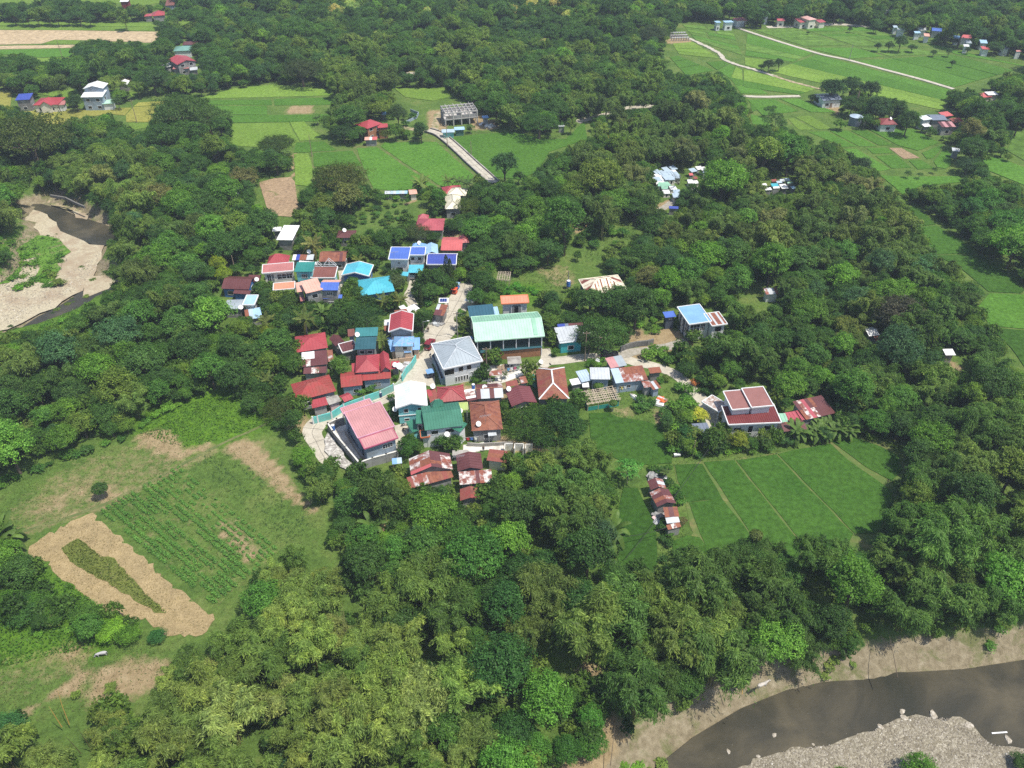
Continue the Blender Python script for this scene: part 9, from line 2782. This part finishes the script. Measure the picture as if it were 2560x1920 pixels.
for t in TREES:
	rad=variant(t['kind'],t['i'])[2]*t['s']
	for _ in range(3 if t['y']<260 else 2):
		a,q=rgu.random()*6.28,rad*rgu.uniform(.3,1.25)
		x,y=t['x']+math.cos(a)*q,t['y']+math.sin(a)*q
		s=rgu.uniform(.7,1.7)
		z=float(0 if y>300 or abs(x)>400 else terrain(x,y))
		u_,v_,d_=proj((x,y,z+1.2*s))
		u2,v2,_d=proj((x,y-1.2*s,z))
		if is_clear(np.array([u_,u2]),np.array([v_,v2])).any() or z<-2.5:
			continue
		ug.append((x,y,z,s,rgu.uniform(.8,1.5),rgu.random()*6.28,rgu.randrange(4)))
for s in shr[280:]:
	ug.append((s['x'],s['y'],s['z'],s['s'],s['sz'],1.0,1))
print('UG',len(ug))
scatter('undergrowth','low bushes and creepers growing under and between the trees','shrub',ug,LEAF_U)
g=np.random.default_rng(11)
TL,TR,BR,BL=[np.array(p) for p in gp('C11',[(610,790),(1110,505),(1730,1020),(1320,1370)])]
Q=[]
nrow=14
for k in range(nrow):
	u=(k+.5)/nrow
	a=TL*(1-u)+TR*u
	b=BL*(1-u)+BR*u
	L_=np.linalg.norm(b-a)
	n_=int(L_/.62)
	for j in range(n_):
		t=j/n_
		dens=.92 if u<.62 else .62
		if g.random()>dens or (math.sin(k*2.3+t*9)>.9) or (abs(u-.45)<.04 and .3<t<.7) or t>.985:
			continue
		p=a*(1-t)+b*t+g.normal(size=2)*.06
		s=g.uniform(.38,.66)*(1 if u<.62 else .75)
		m_=38
		d=unit(g.normal(size=(m_,3))+[0,0,.5])
		c=np.array([p[0],p[1],.05+s*.45])+d*s*g.uniform(.5,1,m_)[:,None]*[1,1,.7]
		Q.append(leaf_quads(c,unit(d+[0,0,1.0]),.30,.6,g))
CROP=leaf_mat('leaf_crop','ramp',[(0,(.12,.27,.05)),(1,(.12,.27,.05))])
tag(ob('vegetable_crop',me_quads('vegetable_crop',np.concatenate(Q),CROP)),'leafy vegetable plants in long parallel rows',kind='stuff')
Q=[]
TL,TR,BR,BL=[np.array(p) for p in gp('C11',[(1180,470),(1420,400),(1930,880),(1760,1000)])]
for k in range(8):
	u=(k+.5)/8
	a,b=TL*(1-u)+TR*u,BL*(1-u)+BR*u
	n_=int(np.linalg.norm(b-a)/.8)
	for j in range(n_):
		if g.random()>(.8 if k in (2,3) else .35):
			continue
		p=a+(b-a)*j/n_+g.normal(size=2)*.12
		m_=9
		d=unit(g.normal(size=(m_,3))+[0,0,.6])
		s=g.uniform(.22,.42)
		c=np.array([p[0],p[1],s*.5])+d*s*[1,1,.8]
		Q.append(leaf_quads(c,unit(d+[0,0,1.0]),.24,.5,g))
tag(ob('young_crop',me_quads('young_crop',np.concatenate(Q),leaf_mat('leaf_young_crop','ramp',[(0,(.035,.085,.025)),(1,(.035,.085,.025))]))),'sparse dark young plants in rows right of the leafy crop',kind='stuff')
def tufts(name,label,fr,polys,dens,size,cols,seed,hgt=.35,z=0.0,asp=.35):
	g=np.random.default_rng(seed)
	Q=[]
	for pts in polys:
		poly=np.array(gp(fr,pts))
		lo,hi=poly.min(0),poly.max(0)
		n=int((hi[0]-lo[0])*(hi[1]-lo[1])*dens)
		p=g.uniform(lo,hi,(n,2))
		p=p[in_poly(p[:,0],p[:,1],poly)]
		cl_=.5+.5*np.sin(p[:,0]*.35+1.7*np.sin(p[:,1]*.23))*np.cos(p[:,1]*.41+p[:,0]*.13)
		p=p[g.random(len(p))<.25+.75*cl_]
		n=len(p)
		c=np.stack([p[:,0],p[:,1],z+g.uniform(0,hgt,n)],-1)
		nr=unit(np.stack([np.zeros(n),np.zeros(n),np.ones(n)],-1)+g.normal(size=(n,3))*.55)
		Q.append(leaf_quads(c,nr,size,asp,g))
	q=np.concatenate(Q)
	o=tag(ob(name,me_quads(name,q,leaf_mat(name+'_leaf','ramp',[(0,cols[0]),(1,cols[0])]))),label,kind='stuff')
	return o
tufts('meadow_grass','rough grass and weeds of the meadow','C11',[[(0,620),(300,500),(800,330),(1400,80),(1640,240),(1300,420),(900,620),(300,880),(0,940)],[(600,790),(1110,500),(1500,370),(1950,800),(2040,1030),(1620,1130),(1330,1400)]],
	6.0,.30,[(.105,.155,.038)],51,.14)
tufts('creeping_weeds','lush creeping weeds at the meadow top','C11',[[(830,290),(1000,180),(1250,90),(1420,70),(1640,240),(1400,330),(1120,400)]],9,.42,[(.085,.185,.020)],52,.35,asp=.7)
tufts('tongue_weeds','yellowish weeds on the grass tongue in the straw','C11',[inner],22,.36,[(.15,.185,.04)],53,.45,.1,.6)
tufts('lush_groundcover','bright creeping plants covering the lower left corner','C13',[[(-200,250),(200,60),(420,100),(850,400),(700,560),(820,680),(600,720),(0,850),(-200,850)]],16,.42,[(.080,.180,.020)],54,.5,asp=.7)
tufts('lower_meadow_grass','grass of the lower left meadow','C13',[[(-200,600),(700,640),(1380,640),(1330,880),(900,1100),(300,1300),(-200,1200)]],9,.32,[(.135,.170,.050)],55,.2)
tufts('straw_litter','loose straw blades on the straw covered plot','C11',[outer],9,.30,[(.33,.27,.155)],56,.1,.05)
tufts('river_slope_weeds','tall green weeds on the slope below the left river','F5',[[(60,1210),(430,1100),(700,960),(860,1040),(700,1250),(400,1420),(0,1440)],[(-200,480),(180,430),(440,440),(540,540),(470,660),(330,760),(-200,820)]],3.0,.7,[(.075,.165,.024)],57,.6,asp=.5)
tufts('clearing_grass','tall grass of the clearing behind the gymnasium','F6',[[(60,800),(250,700),(560,680),(660,800),(600,940),(340,980),(240,900)],[(700,600),(760,460),(1000,360),(1120,380),(1000,520),(760,640)]],3.0,.6,[(.10,.16,.032)],58,.5)
tufts('garden_weeds','weeds and grass around the lane gardens','C8',[[(430,640),(1040,600),(1500,700),(1820,560),(1830,900),(1560,1150),(620,960)]],5.0,.42,[(.085,.15,.028)],59,.25)
tufts('bund_grass','grass on the bunds around the dark paddies','C12',[[(490,150),(1250,80),(1260,110),(720,165),(500,185)],[(380,600),(500,560),(800,800),(500,830),(400,850)]],5.0,.42,[(.10,.16,.03)],60,.25)
tufts('bank_grass','dry grass tufts on the sandy river bank','C15',[[(240,900),(560,800),(700,640),(800,600),(620,780),(560,900),(480,960),(300,1000)],[(1200,500),(1500,450),(1900,480),(1980,530),(1600,560),(1240,640)]],0,.4,[(.12,.15,.04)],61) if False else None
# ---- the air over the valley
hz=MB().box(-900,-60,-6.5,900,720,H+2)
_m,_t,_o=new_mat('haze')
pv=_t.nodes.new('ShaderNodeVolumePrincipled')
pv.inputs['Density'].default_value=.00020
pv.inputs['Color'].default_value=(.72,.82,1,1)
_t.links.new(pv.outputs[0],_o.inputs['Volume'])
USE_HAZE=True
if USE_HAZE:
	tag(hz.build('haze',_m),'thin daylight haze over the valley',kind='stuff')
